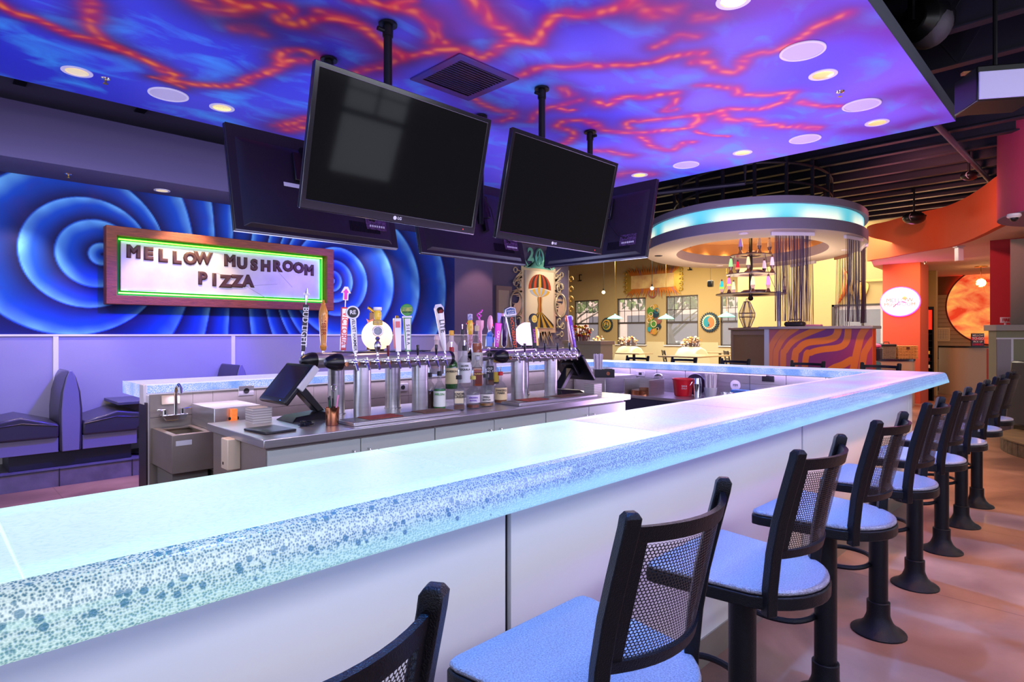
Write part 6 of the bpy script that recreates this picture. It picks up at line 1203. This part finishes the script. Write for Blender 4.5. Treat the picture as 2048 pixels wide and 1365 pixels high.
p=atd(1421,567,16); t=T('hanging_speaker','small black speaker hanging on a wire left of the chandelier','speaker',tuple(p)); P('cabinet',M().box((-.07,-.07,-.1),(.07,.07,.08)),blackp,t,bev=.03); P('wire',M().cyl((0,0,.08),(0,0,4.6-p.z),.005,n=5),blackp,t)
# ------------------------------------------------------------ dining furniture
ST(P('platform_2',M().box((12.6,6.6,0),(19.96,17.9,.17)),floorm))
cream=mat('cream_vinyl',(214,204,170),.45,coat=.2); chairm=mat('dark_chair_wood',(40,30,34),.4); topm=mat('table_laminate',(170,146,110),.3,coat=.4)
def rbooth(l,u,d,W,ma=cream):
    p=atd(u,700,d); t=T('curved_booth',l,'booth',(p.x,p.y,.1705),group='curved booths by the far windows'); 
    pr=[(-.35,0),(.35,0),(.36,.35),(.30,.68),(.18,.85),(.02,.92),(-.14,.85),(-.26,.68),(-.34,.35)]
    P('backrest',M().prism(pr,-W/2,W/2,Matrix.Rotation(PI/2,4,'X')@Matrix.Rotation(0,4,'Z')),ma,t,bev=.05,seg=3); return t,p
def cluster(l,x,y,z,W,seed,cols):
    random.seed(seed); t=T('mushroom_sculpture',l,'sculpture',(x,y,z),group='clusters of metal mushrooms'); ms=[M() for _ in cols]; stem=M()
    for k in range(34):
        a=random.uniform(-W/2,W/2); b=random.uniform(-.1,.1); h=random.uniform(.06,.34)*(1-abs(a)/W*.8); r=random.uniform(.035,.06)
        stem.tube([(a*.8,b*.6,0),(a*.9,b*.7,h*.5),(a,b,h)],.010,5); ms[k%len(cols)].lathe([(r*.2,-.01),(r,0),(r*.8,r*.5),(r*.3,r*.8),(0,r*.85)],10,(a,b,h))
    P('stems',stem,bronze,t)['kind']='stuff'
    for m,c in zip(ms,cols): P('mushroom_caps',m,mat('capm_%d_%d'%c[:2],c,.3,.5),t)['kind']='stuff'
cc=((230,214,180),(200,170,120),(150,110,90),(235,130,70))
b,p=rbooth('cream curved booth below the second far window',1258,18.6,.95); b.rotation_euler=(0,0,-.5); cluster('metal mushroom cluster on the booth below the second far window',p.x,p.y,1.095,1.0,1,cc); 
b,p=rbooth('cream curved booth below the third far window',1382,17.4,.95); b.rotation_euler=(0,0,-.5); cluster('metal mushroom cluster on the booth below the third far window',p.x,p.y,1.095,.9,2,cc)
b,p=rbooth('dark booth half hidden behind the tan pony wall',1196,19.2,.6,mat('slate_vinyl',(86,92,104),.4)); cluster('small metal mushroom cluster on the dark booth behind the pony wall',p.x,p.y,1.095,.4,5,cc)
p0=atd(1128,690,12.4);p1=atd(1201,690,11.4); L=(p1-p0).xy.length; a=math.atan2(p1.y-p0.y,p1.x-p0.x)
t=T('pony_wall','tan pony wall with a pale cap below the leftmost far window','half wall',(p0.x,p0.y,0),a); P('wall_body',M().box((0,0,0),(L,.3,1.25)),mat('khaki_panel',(190,180,146),.6),t); P('cap',M().box((-.03,-.03,1.2505),(L+.03,.33,1.32)),mat('tan_cap',(182,164,140),.5),t,bev=.004)
q=(p0+p1)/2+Vector((.15,.13,0)); cluster('bright red, orange and yellow metal mushroom cluster on the pony wall',q.x,q.y,1.3205,.55,6,((235,110,40),(190,30,40),(240,190,50),(235,225,200)))
def table(l,u,v,z,w,h_):
    p=at(u,v,z); t=T('dining_table',l,'table',(p.x,p.y,0),0,'dining tables'); P('tabletop',M().box((-w,-h_,z-.035),(w,h_,z)),topm,t,bev=.006); P('pedestal',M().cyl((0,0,.2),(0,0,z-.036),.04,n=12),black,t); P('foot',M().box((-.3,-.04,.171),(.3,.04,.2)).box((-.04,-.3,.171),(.04,-.0401,.2)).box((-.04,.0401,.171),(.04,.3,.2)),black,t)
table('dining table beside the cream booth below the second far window',1268,706,.93,.35,.4); table('long dining table in front of the booth below the third far window',1390,711,.93,.9,.5); table('dining table behind the long table, near the half wall',1440,704,.93,.5,.4); table('dining table left, by the dark booth',1196,706,.93,.3,.3)
def make_chair(l):
    t=T('dining_chair',l,'chair',(0,0,.1705),0,'dark dining chairs'); P('seat',M().box((-.2,-.2,.43),(.2,.2,.46)),chairm,t,bev=.006)
    for x in (-.18,.18):
        for y in (-.18,.18): P('leg',M().box((x-.018,y-.018,0),(x+.018,y+.018,.4295 if y<0 else .4295)),chairm,t)
        P('back_post',M().add([(x-.018,.165,.4605),(x+.018,.165,.4605),(x+.018,.2,.4605),(x-.018,.2,.4605),(x-.018,.24,.84),(x+.018,.24,.84),(x+.018,.27,.84),(x-.018,.27,.84)],[(3,2,1,0),(4,5,6,7),(0,1,5,4),(1,2,6,5),(2,3,7,6),(3,0,4,7)]),chairm,t,bev=.003)
    P('top_rail',M().box((-.16,.243,.74),(.16,.262,.83)),chairm,t,bev=.004); P('back_slat',M().box((-.16,.22,.60),(.16,.235,.64)),chairm,t); return t
c0=None
for u,v,rz,l in ((1306,724,-.75,'dark wooden chair behind the far bar, left of the long table'),(1350,722,-.9,'dark wooden chair at the left end of the long table'),(1412,724,-.75,'dark wooden chair at the near side of the long table'),(1512,714,.6,'dark wooden chair at the right end of the long table, turned sideways'),(1529,722,-.8,'dark wooden chair beside the wave-painted divider'),(1247,722,-.6,'dark wooden chair nearest the straws, beyond the far bar'),(1345,701,2.3,'dark wooden chair on the far side of the long table'),(1471,702,2.3,'dark wooden chair behind the long table near the half wall')):
    p=at(u,v,1.01)
    if c0 is None: c0=make_chair(l); c0.location=(p.x,p.y,.1705); c0.rotation_euler=(0,0,rz-PI/2)
    else: dup(c0,(p.x,p.y,.1705 if p.x>12.6 else 0),rz-PI/2,l)
# guitar sculpture on the gold wall
gt=T('guitar_sculpture','golden metal guitar figure mounted on the yellow wall behind the string curtains','wall sculpture',tuple(atx(1700,575,16.95))); gw=mat('guitar_gold',(236,190,110),.35,.6)
P('guitar_body',M().prism(smooth_poly([(0,.16),(.16,.14),(.2,0),(.15,-.1),(.24,-.2),(.2,-.38),(0,-.42),(-.2,-.38),(-.24,-.2),(-.15,-.1),(-.2,0),(-.16,.14)],4),-.0,.05,Matrix.Rotation(-1.2,4,'X')@Matrix.Rotation(-PI/2,4,'Z')@mx),gw,gt); P('neck',M().box((-.05,-.9,.12),(-.02,-.1,.17)),gw,gt); P('headstock',M().box((-.05,-1.05,.11),(-.02,-.9005,.22)),gw,gt,bev=.01)
P('figure',M().tube([(-.08,.25,-.4),(-.1,.1,-.1),(-.08,.05,.3),(-.06,.15,.5)],.05,8,rr=[.03,.08,.06,.02]),mat('copper_figure',(220,130,70),.35,.6),gt)
# ------------------------------------------------------------ orange soffit, clock column and pick-up area
orange=mat('orange_wall_paint',(216,84,34),.75,var=.08,vs=1); redw=mat('red_wall_paint',(168,14,28),.7); SZ=2.95
low=[at(u,v,SZ) for u,v in ((1742.5,523),(1752,520),(1780,516),(1817,509),(1858,502),(1900,495.5),(1940,484),(1976,469),(2000,457),(2015,450),(2028,441))]
pl_=smooth_pl([(p.x,p.y) for p in low],4); back=[(10.6,-.3),(13,-.5),(19.4,-.5),(19.4,3.9),(pl_[0][0]+1.2,pl_[0][1]+.25)]
ST(P('soffit_orange',M().strip([(x,y,SZ) for x,y in pl_],[(x,y,3.66) for x,y in pl_],-.08),orange))
ST(P('soffit_underside',M().prism(pl_+back,SZ+.002,SZ+.03),mat('peach_ceiling',(232,190,170),.7)))
ST(P('column_orange',M().box((14.8,2.80,0),(15.6,3.48,SZ)),mat('clock_column_paint',(196,84,58),.7)))
ST(P('column_red',M().box((12.2,.75,0),(12.9,1.366,3.9)),redw))
ST(P('wall_pickup',M().box((19.0,-.5,0),(19.2,4.0,SZ+.001)),mat('umber_wall_paint',(104,78,52),.8)))
ST(P('wall_pickup_side',M().box((15.61,3.485,0),(16.99,3.515,SZ)),mat('umber_wall_paint',(104,78,52),.8)))
slat=M(); ya=atx(1858,640,18.95).y; yb=1.2
for k in range(13): slat.box((18.95,yb,1.13+k*.104),(18.999,3.19,1.13+k*.104+.096))
ST(P('trim_7',slat,mat('slatwall_tan',(186,168,136),.6)))
# planet
pt=T('planet_light','huge round glowing orange and red planet picture on the pick-up wall','wall light',(18.90,2.02,2.17)); pm_=bpy.data.materials.new('planet_glow'); pm_.use_nodes=True
def _pl():
    nt=pm_.node_tree;b=nt.nodes['Principled BSDF'];N=nt.nodes.new;L=nt.links.new; tc=N('ShaderNodeTexCoord'); mp=N('ShaderNodeMapping'); mp.inputs['Scale'].default_value=(1,.7,1.6); L(tc.outputs['Object'],mp.inputs[0]); n=N('ShaderNodeTexNoise'); n.inputs['Scale'].default_value=1.8; n.inputs['Detail'].default_value=9; n.inputs['Distortion'].default_value=1.0; L(mp.outputs[0],n.inputs[0])
    r=N('ShaderNodeValToRGB'); e=r.color_ramp.elements; e[0].position=.36; e[0].color=lin((226,60,30))+(1,); e[1].position=.66; e[1].color=lin((252,188,92))+(1,); q=e.new(.48); q.color=lin((245,128,74))+(1,); L(n.outputs[0],r.inputs[0]); L(r.outputs[0],b.inputs['Base Color']); L(r.outputs[0],b.inputs['Emission Color']); b.inputs['Emission Strength'].default_value=.75
_pl()
P('disc',M().cyl((0,0,0),(-.03,0,0),.97,n=80),pm_,pt); P('rim',M().tube([(-.015,.985*math.cos(a/64*2*PI),.985*math.sin(a/64*2*PI)) for a in range(64)],.022,6,closed=True),mat('dark_red_rim',(110,10,20),.5),pt)
P('halo_strip',M().tube([(.06,1.0*math.cos(a/64*2*PI),1.0*math.sin(a/64*2*PI)) for a in range(64)],.012,5,closed=True),mat('red_led_strip',(255,40,30),.5,em=(255,40,25),es=10),pt)
# starburst pendant
p=atd(1962,566,13.2); sb=T('starburst_pendant','bright starburst pendant lamp hanging before the planet picture','pendant lamp',tuple(p)); m=M(); random.seed(5)
for k in range(46):
    a=random.uniform(0,6.28); b_=math.acos(random.uniform(-1,1)); dv=Vector((math.sin(b_)*math.cos(a),math.sin(b_)*math.sin(a),math.cos(b_))); m.cyl(dv*.06,dv*random.uniform(.16,.26),.012,.002,5)
P('spikes',m,mat('coral_spikes',(240,110,60),.4,em=(255,120,60),es=.6),sb)['kind']='stuff'; P('bulb',M().sph((0,0,0),.09,18),mat('burst_bulb',(255,230,170),.3,em=(255,215,140),es=14),sb); P('cord',M().cyl((0,0,.09),(0,0,SZ-p.z),.006,n=6),gold,sb); P('canopy',M().cyl((0,0,SZ-p.z-.02),(0,0,SZ-p.z),.12,n=20),gold,sb)
light('POINT',tuple(p),30,(255,200,120),size=.08,name='starburst_light')
# oval clock
p=atx(1800,604,14.79); ck=T('oval_clock','glowing oval wall clock with a magenta rim on the orange column','clock',(14.799,p.y,p.z)); wy=.32
ov=Matrix.Diagonal((1,1,.30/.355,1)); 
P('face',M().cyl((0,0,0),(-.05,0,0),.355,n=56) if 0 else M().lathe([(0,0),(.345,0),(.355,.02),(.345,.045),(0,.05)],56,mx=ov@Matrix.Rotation(-PI/2,4,'Y')),mat('lit_clock_face',(250,245,250),.4,em=(255,240,252),es=.7),ck)
P('rim',M().tube([(-.01,.36*math.cos(a/56*2*PI),.305*math.sin(a/56*2*PI)) for a in range(56)],.012,6,closed=True),mat('magenta_neon',(240,80,230),.4,em=(235,60,230),es=3),ck)
P('hand',M().box((-.056,-.006,0),(-.053,.006,.16),Matrix.Rotation(-2.35+PI*0,4,'X')),blackp,ck); P('hand',M().box((-.056,-.006,0),(-.053,.006,.13),Matrix.Rotation(-4.55,4,'X')),blackp,ck)
TX('lettering','MELLOW',.12,mat('clock_orange',(226,120,60),.6),ck,(-.054,0,.03),(PI/2,0,-PI/2)); TX('lettering','MUSHROOM',.1,mat('clock_orange',(226,120,60),.6),ck,(-.054,0,-.06),(PI/2,0,-PI/2)); P('emblem',M().cyl((-.052,-.09,.07),(-.054,-.09,.07),.04,n=20),mat('clock_gold',(236,180,60),.6),ck)
tk=M()
for k in range(12): a=k*PI/6; tk.cyl((-.0505,.27*math.sin(a),.225*math.cos(a)),(-.052,.27*math.sin(a),.225*math.cos(a)),.009,n=8)
P('hour_marks',tk,mat('clock_pink',(236,190,200),.6),ck)
light('POINT',(14.6,p.y,p.z),10,(255,90,235),size=.15,name='clock_glow')
# magazine rack
p=atd(1856,700,13.0); t=T('display_rack','tall narrow black display rack beside the orange column','rack',(p.x,p.y,0),-PI/4); P('carcass',M().box((-.13,0,0),(-.10,.4,2.05)).box((.10,0,0),(.13,.4,2.05)).box((-.0999,.38,0),(.0999,.4,2.05)).box((-.0999,0,2.0),(.0999,.3799,2.05)),blackp,t); P('red_header',M().box((-.0999,.02,1.55),(.0999,.03,1.98)),mat('red_header',(225,60,40),.5,em=(225,60,40),es=.3),t)
m=M()
for k in range(9): m.box((-.0995,.02,.25+k*.15),(.0995,.37,.265+k*.15))
P('shelves',m,blackp,t)
for k in range(6): q=P('packet',M().box((-.08,.04,.2655+(k%6)*.15),(.07,.12,.335+(k%6)*.15)),mat('packet_%d'%k,((220,190,60),(230,230,226),(200,170,80),(240,240,236),(120,40,40),(226,200,70))[k],.5),t)
# back counter and curved pick-up counter
ctm=mat('putty_laminate',(186,170,150),.5); dkt=mat('navy_counter_top',(34,34,66),.25,coat=.5)
def ang(p,rz,nm,l,cat): return T(nm,l,cat,(p.x,p.y,0),rz)
p=at(1884,782,0.0); t=ang(p,-PI/4,'back_counter','low putty-coloured counter with a dark top under the slat wall','counter'); P('cabinet',M().box((-.2,0,.1),(.19,.3,.81)),ctm,t); P('toe_kick',M().box((-.19,.03,0),(.19,.29,.0995)),blackp,t); P('top',M().box((-.22,-.03,.8105),(.2,.3,.85)),dkt,t,bev=.004); P('handle',M().tube([(.12,-.001,.6),(.12,-.03,.61),(.12,-.03,.71),(.12,-.001,.72)],.006,6),chrome,t)
ST(P('wall_panel_dark',M().box((-.2,.31,.851),(.2,.33,1.2),Matrix.Translation(p)@Matrix.Rotation(-PI/4,4,'Z')),mat('umber_panel',(84,60,44),.7)))
p=at(1946,791,0); t=ang(p,-PI/4,'pickup_counter','tall curved putty-coloured pick-up counter with a black top','counter'); cv=[(-.46,.35),(-.44,.15),(-.36,.03),(-.2,-.03),(0,-.04),(.7,-.04),(.7,.5),(-.46,.5)]
P('curved_front',M().prism(smooth_pl(cv[:5],5)+cv[5:],0,1.13),ctm,t,ang=50); P('top',M().prism([(x*1.03,y*1.03-.01) for x,y in smooth_pl(cv[:5],5)+cv[5:]],1.1305,1.17),blackp,t)
p2=atd(1955,692,14.0); t=T('pickup_sign','small navy and red TO-GO PICK UP HERE sign on the curved counter','sign',(p2.x,p2.y,1.1705),-PI/4); P('sign_card',M().box((-.15,-.01,0),(.15,.01,.30)),mat('navy_sign',(32,34,70),.4),t,bev=.003); P('red_band',M().box((-.148,-.0125,.14),(.148,-.0105,.215)),mat('raspberry',(226,40,90),.5),t); P('red_band',M().box((-.13,-.0125,.015),(.13,-.0105,.065)),mat('raspberry_dark',(150,30,80),.5),t)
TX('lettering','MELLOW',.062,wp,t,(0,-.014,.25),off=.001); TX('lettering','TO-GO',.082,wp,t,(0,-.015,.18),off=.002); TX('lettering','PICK UP',.06,wp,t,(0,-.014,.105),off=.001); TX('lettering','HERE',.06,mat('raspberry',(226,40,90),.5),t,(0,-.015,.042),off=.001)
p=atx(1884,669,18.94); t=T('paper_notice','pale paper notice pinned to the slat wall left of the planet picture','notice',tuple(p)); P('sheet',M().box((-.006,-.17,-.17),(.0,.17,.17)),mat('paper_pale',(240,226,180),.7),t); m=M()
for k in range(7): m.box((-.0075,-.14,-.13+k*.04),(-.0062,.14,-.122+k*.04))
for k in range(6): m.box((-.0075,-.14+k*.055,-.13),(-.0062,-.137+k*.055,.12))
P('grid_lines',m,mat('grey_ink',(120,120,130),.5),t)
p=atd(1815,708,14.2); p=at(1790,719,.95); t=ang(p,-PI/4,'basket_counter','low curved putty-coloured counter with a navy top holding two baskets','counter'); cv=smooth_pl([(-.46,.5),(-.44,.2),(-.3,.02),(0,-.06),(.3,-.02),(.46,.1)],5)+[(.46,.5)]
P('curved_front',M().prism(cv,0,.91),ctm,t,ang=50); P('top',M().prism([(x*1.04,y*1.04-.005) for x,y in cv],.9105,.95),dkt,t)
def basket(l,u,w,h_,c,lid=False):
    q=atd(u,718,12.15); t=T('wicker_basket',l,'basket',(q.x,q.y,.9505),-PI/4,'baskets on the navy-topped counter'); m=M(); n=9
    P('basket_body',M().box((-w/2+.01,.0,0),(w/2-.01,.18,h_-.005)),mat('basket_core_%d'%c[0],tuple(int(x*.6) for x in c),.8),t)
    for k in range(n): m.tube([(-w/2,-.005,h_*(k+.5)/n),(w/2,-.005,h_*(k+.5)/n),(w/2,.185,h_*(k+.5)/n),(-w/2,.185,h_*(k+.5)/n)],h_/n*.42,5,closed=True)
    for k in range(7): x=-w/2+w*(k+.5)/7; m.box((x-.005,-.016,0),(x+.005,-.009,h_))
    P('weave',m,mat('wicker_%d'%c[0],c,.7,bump=.4,bs=90),t)
    if lid: P('dark_liner',M().box((-w/2-.02,-.02,h_+.001),(w/2+.02,.2,h_+.05)),mat('dark_liner',(30,30,40),.6),t,bev=.015); P('handle',M().tube([(-.06,.09,h_+.05),(-.05,.09,h_+.09),(.05,.09,h_+.09),(.06,.09,h_+.05)],.01,6),blackp,t)
    else: P('clasp',M().box((-.03,-.022,h_*.72),(.03,-.0165,h_*.88)),mat('leather_tab',(90,44,30),.5),t)
basket('grey wicker basket with a dark liner, left on the navy-topped counter',1778,.26,.25,(130,122,112),True); basket('wide tan wicker basket with a leather tab, right on the navy-topped counter',1815,.40,.27,(196,150,92))
p=atd(1752,716,11.6); t=T('gift_display','dark gift display with pink ribbons at the left of the basket counter','display',(p.x,p.y,.96)); P('stand',M().cyl((0,0,-.96),(0,0,.0),.03,n=10),blackp,t); P('dark_box',M().box((-.09,-.09,.001),(.09,.09,.22)),mat('navy_box',(36,26,52),.5),t,bev=.01); P('pink_ribbon',M().sph((0,0,.26),.09,10,1,1,.6),mat('pink_ribbon',(226,90,160),.5),t)
# ------------------------------------------------------------ right edge: pony wall, platform, booth
pw0=atd(1988,650,8.6); t=T('end_pony_wall','grey half wall with a beige cap near the right edge of the photo','half wall',(pw0.x,pw0.y,0),-PI/4-.1); P('wall_body',M().box((.03,0,0),(1.2,.16,1.50)),mat('grey_green_wall',(150,148,120),.6),t); P('cap',M().box((0,-.05,1.5005),(1.25,.22,1.585)),mat('beige_cap',(176,164,158),.5),t,bev=.005)
P('grey_panel',M().box((.035,-.012,0),(.22,-.0005,1.38)),mat('dove_laminate',(166,158,164),.5),t); P('frame_trim',M().box((.22,-.014,0),(.25,-.0005,1.38)).box((.03,-.014,1.38),(1.2,-.0005,1.40)),strips,t)
p=atd(1985,700,9.2); t=P('red_side_panel',M().box((-.06,0,0),(.06,.04,1.23)),redw,None,loc=(p.x,p.y,0),rot=(0,0,-PI/4)); tag(t,'low dark red side panel left of the grey half wall','panel')
p=atd(2012,640,8.95); t=T('fire_sign','small white FIRE sign with red letters above the half wall cap','sign',(p.x,p.y,1.62),-PI/4); P('sign_plate',M().box((-.085,0,0),(.085,.008,.085)),mat('pink_white',(240,214,220),.5),t,bev=.004); TX('lettering','FIRE',.062,mat('fire_red',(200,30,40),.5),t,(0,-.002,.042),off=.002); P('stem',M().box((-.01,.0085,-.03),(.01,.02,.05)),mat('pink_white',(240,214,220),.5),t)
ST(P('column_grey',M().box((11.75,-.6,0),(12.6,.66,2.85)).box((11.37,-.4,0),(11.7499,1.04,2.84)),mat('olive_grey_wall',(122,114,98),.8)))
dr=T('pink_ceiling_drum','round pink hanging ceiling drum cut off by the right edge','ceiling drum',(10.25,.07,2.95)); P('drum_side',M().cyl((0,0,.0),(0,0,1.64),1.0,n=72,cap=False),mat('pink_drum_paint',(214,66,104),.7),dr); P('drum_bottom',M().cyl((0,0,-.01),(0,0,-.0005),1.0,n=72),mat('mauve_drum_paint',(146,110,140),.7),dr)
p=atd(2028,440,7.4); t=T('dome_camera','white dome security camera under the pink drum','security camera',(p.x,p.y,2.939)); P('housing',M().lathe([(.07,0),(.075,-.03),(.055,-.05)],24),wp,t); P('dome',M().sph((0,0,-.05),.045,16),mat('smoked_dome',(30,30,34),.1),t)
a=at(1992,880,.0); wd_=mat('deck_wood',(140,116,84),.6,var=.4,vs=5,bump=.3,bs=20)
def circ3(pts):
    A_=np.array([[2*p.x,2*p.y,1] for p in pts]); b_=np.array([p.x**2+p.y**2 for p in pts]); s=np.linalg.solve(A_,b_); return s[0],s[1],(s[2]+s[0]**2+s[1]**2)**.5
cx_,cy_,R_=circ3([at(1992,890,0),at(2012,906,0),at(2048,921.6,0)])
if R_>1.3:
    g_=Vector((cx_-9.3,cy_-.9)).normalized(); q_=at(2012,906,0); cx_,cy_,R_=q_.x+g_.x*1.3,q_.y+g_.y*1.3,1.3
ptm=T('round_wood_platform','low round wooden platform with vertical board edge at the right edge of the photo','platform',(cx_,cy_,0)); P('deck',M().cyl((0,0,.16),(0,0,.175),R_+.01,n=64),wd_,ptm); m=M()
for k in range(72):
    a0,a1=2*PI*k/72,2*PI*(k+.93)/72; m.add([(R_*math.cos(q),R_*math.sin(q),z) for z in (0,.1595) for q in (a0,a1)]+[((R_-.02)*math.cos(q),(R_-.02)*math.sin(q),z) for z in (0,.1595) for q in (a0,a1)],[(0,1,3,2),(4,6,7,5),(0,2,6,4),(1,5,7,3),(2,3,7,6)])
P('edge_boards',m,mat('weathered_board',(104,88,72),.7,var=.5,vs=12,bump=.4,bs=40),ptm)
pb=atd(2088,760,7.7); t=T('corner_booth','dark violet vinyl booth at the right edge of the photo','booth',(pb.x,pb.y,.1755),-PI/4); P('end_panel',M().prism([(-.12,0),(.12,0),(.13,.5),(.1,.8),(.03,.93),(-.05,.93),(-.11,.7)],0,.05,mx),vinl,t,bev=.01); P('backrest',M().prism([(-.1,.05),(.16,.05),(.2,.5),(.14,.82),(.05,.92),(-.02,.92)],-.5,-.001,mx),vin,t,bev=.03); P('plinth',M().box((.161,-.02,0),(.6,.5,.12)),blackp,t); P('seat',M().box((.21,-.05,.121),(.65,.5,.46)),vin,t,bev=.03)
# ceiling equipment at right
p=atd(1853,45,4.9); t=T('ceiling_loudspeaker','large black angled loudspeaker hanging in the open ceiling at top right','loudspeaker',tuple(p),-.4); P('cabinet',M().lathe([(.10,-.16),(.17,-.1),(.19,.0),(.17,.1),(.12,.15)],28,mx=Matrix.Rotation(.9,4,'X')@Matrix.Rotation(PI/2,4,'Y')),blackp,t,bev=.01); P('grille',M().sph((0,-.02,-.04),.175,24,.82,1,1),mat('mesh_grille',(84,78,90),.5,.4,bump=.3,bs=400),t); P('yoke',M().box((-.2,-.02,-.02),(-.17,.02,.3)).box((.17,-.02,-.02),(.2,.02,.3)).box((-.1699,-.02,.27),(.1699,.02,.3)).cyl((0,0,.3),(0,0,4.6-p.z),.02,n=10),black,t)
p=atd(1990,180,4.5); t=T('ceiling_projector','white-fronted projector box hanging from the joists at upper right','projector',tuple(p),PI/4+.15); P('housing',M().box((-.2,-.16,-.13),(.2,.16,.13)),blackp,t,bev=.01); P('front_cover',M().box((-.19,-.175,-.12),(.19,-.1605,.08),),mat('lavender_plastic',(196,190,240),.4),t,bev=.004); t.rotation_euler=(0,0,-PI/4-.2); P('top_rail',M().box((-.22,-.02,.1305),(.22,.02,.15)),mat('rusty_rail',(150,90,50),.6),t); P('hanger',M().cyl((0,0,.15),(0,0,4.6-p.z),.015,n=8),black,t)
for u,v,d,s,l in ((1938,352,8.4,.12,'small black ceiling speaker below the diagonal pipe'),(1828,436,10.2,.2,'black wall speaker mounted on the orange soffit')):
    p=atd(u,v,d); t=T('wall_loudspeaker',l,'loudspeaker',tuple(p),-PI/4+.3,'black speakers near the orange soffit'); P('cabinet',M().sph((0,0,0),s,20,1,.75,.55),blackp,t); P('front_edge',M().tube([(s*.9*math.cos(a/20*2*PI),-s*.3,s*.45*math.sin(a/20*2*PI)) for a in range(20)],.006,5,closed=True),mat('speaker_edge',(150,140,150),.4),t); P('mount',M().cyl((0,0,s*.5),(0,0,4.6-p.z),.015,n=8).cyl((s*.9,0,.05),(s*1.3,.0,.05),.02,n=8),black,t)
a=at(1872,248,3.88);b=at(1992,375,3.88); m=M().cyl(a,b,.035,n=12); ST(P('ceiling_pipe_run',m,mat('pipe_purple',(92,78,100),.5)))
a=at(1262,392,3.5);b=at(1490,367,3.5); m=M().tube([a,b,b+Vector((0,0,.3))],.03,8); ST(P('duct_pipe',m,joistm))
p=atd(1918,500,10.2); t=T('white_wall_speaker','small white box speaker hanging under the orange soffit','speaker',(p.x,p.y,SZ),-PI/4); P('mount_plate',M().box((-.07,-.05,-.02),(.07,.05,0)),wp,t); P('cabinet',M().box((-.045,-.05,-.25),(.045,.05,-.0205)),wp,t,bev=.008)
p=at(1849,524,SZ); t=P('sprinkler_head',M().lathe([(.04,0),(.03,-.02),(.01,-.03),(.01,-.05),(.02,-.055),(0,-.056)],14),chrome,None,loc=(p.x,p.y,SZ)); tag(t,'sprinkler head under the orange soffit','sprinkler')
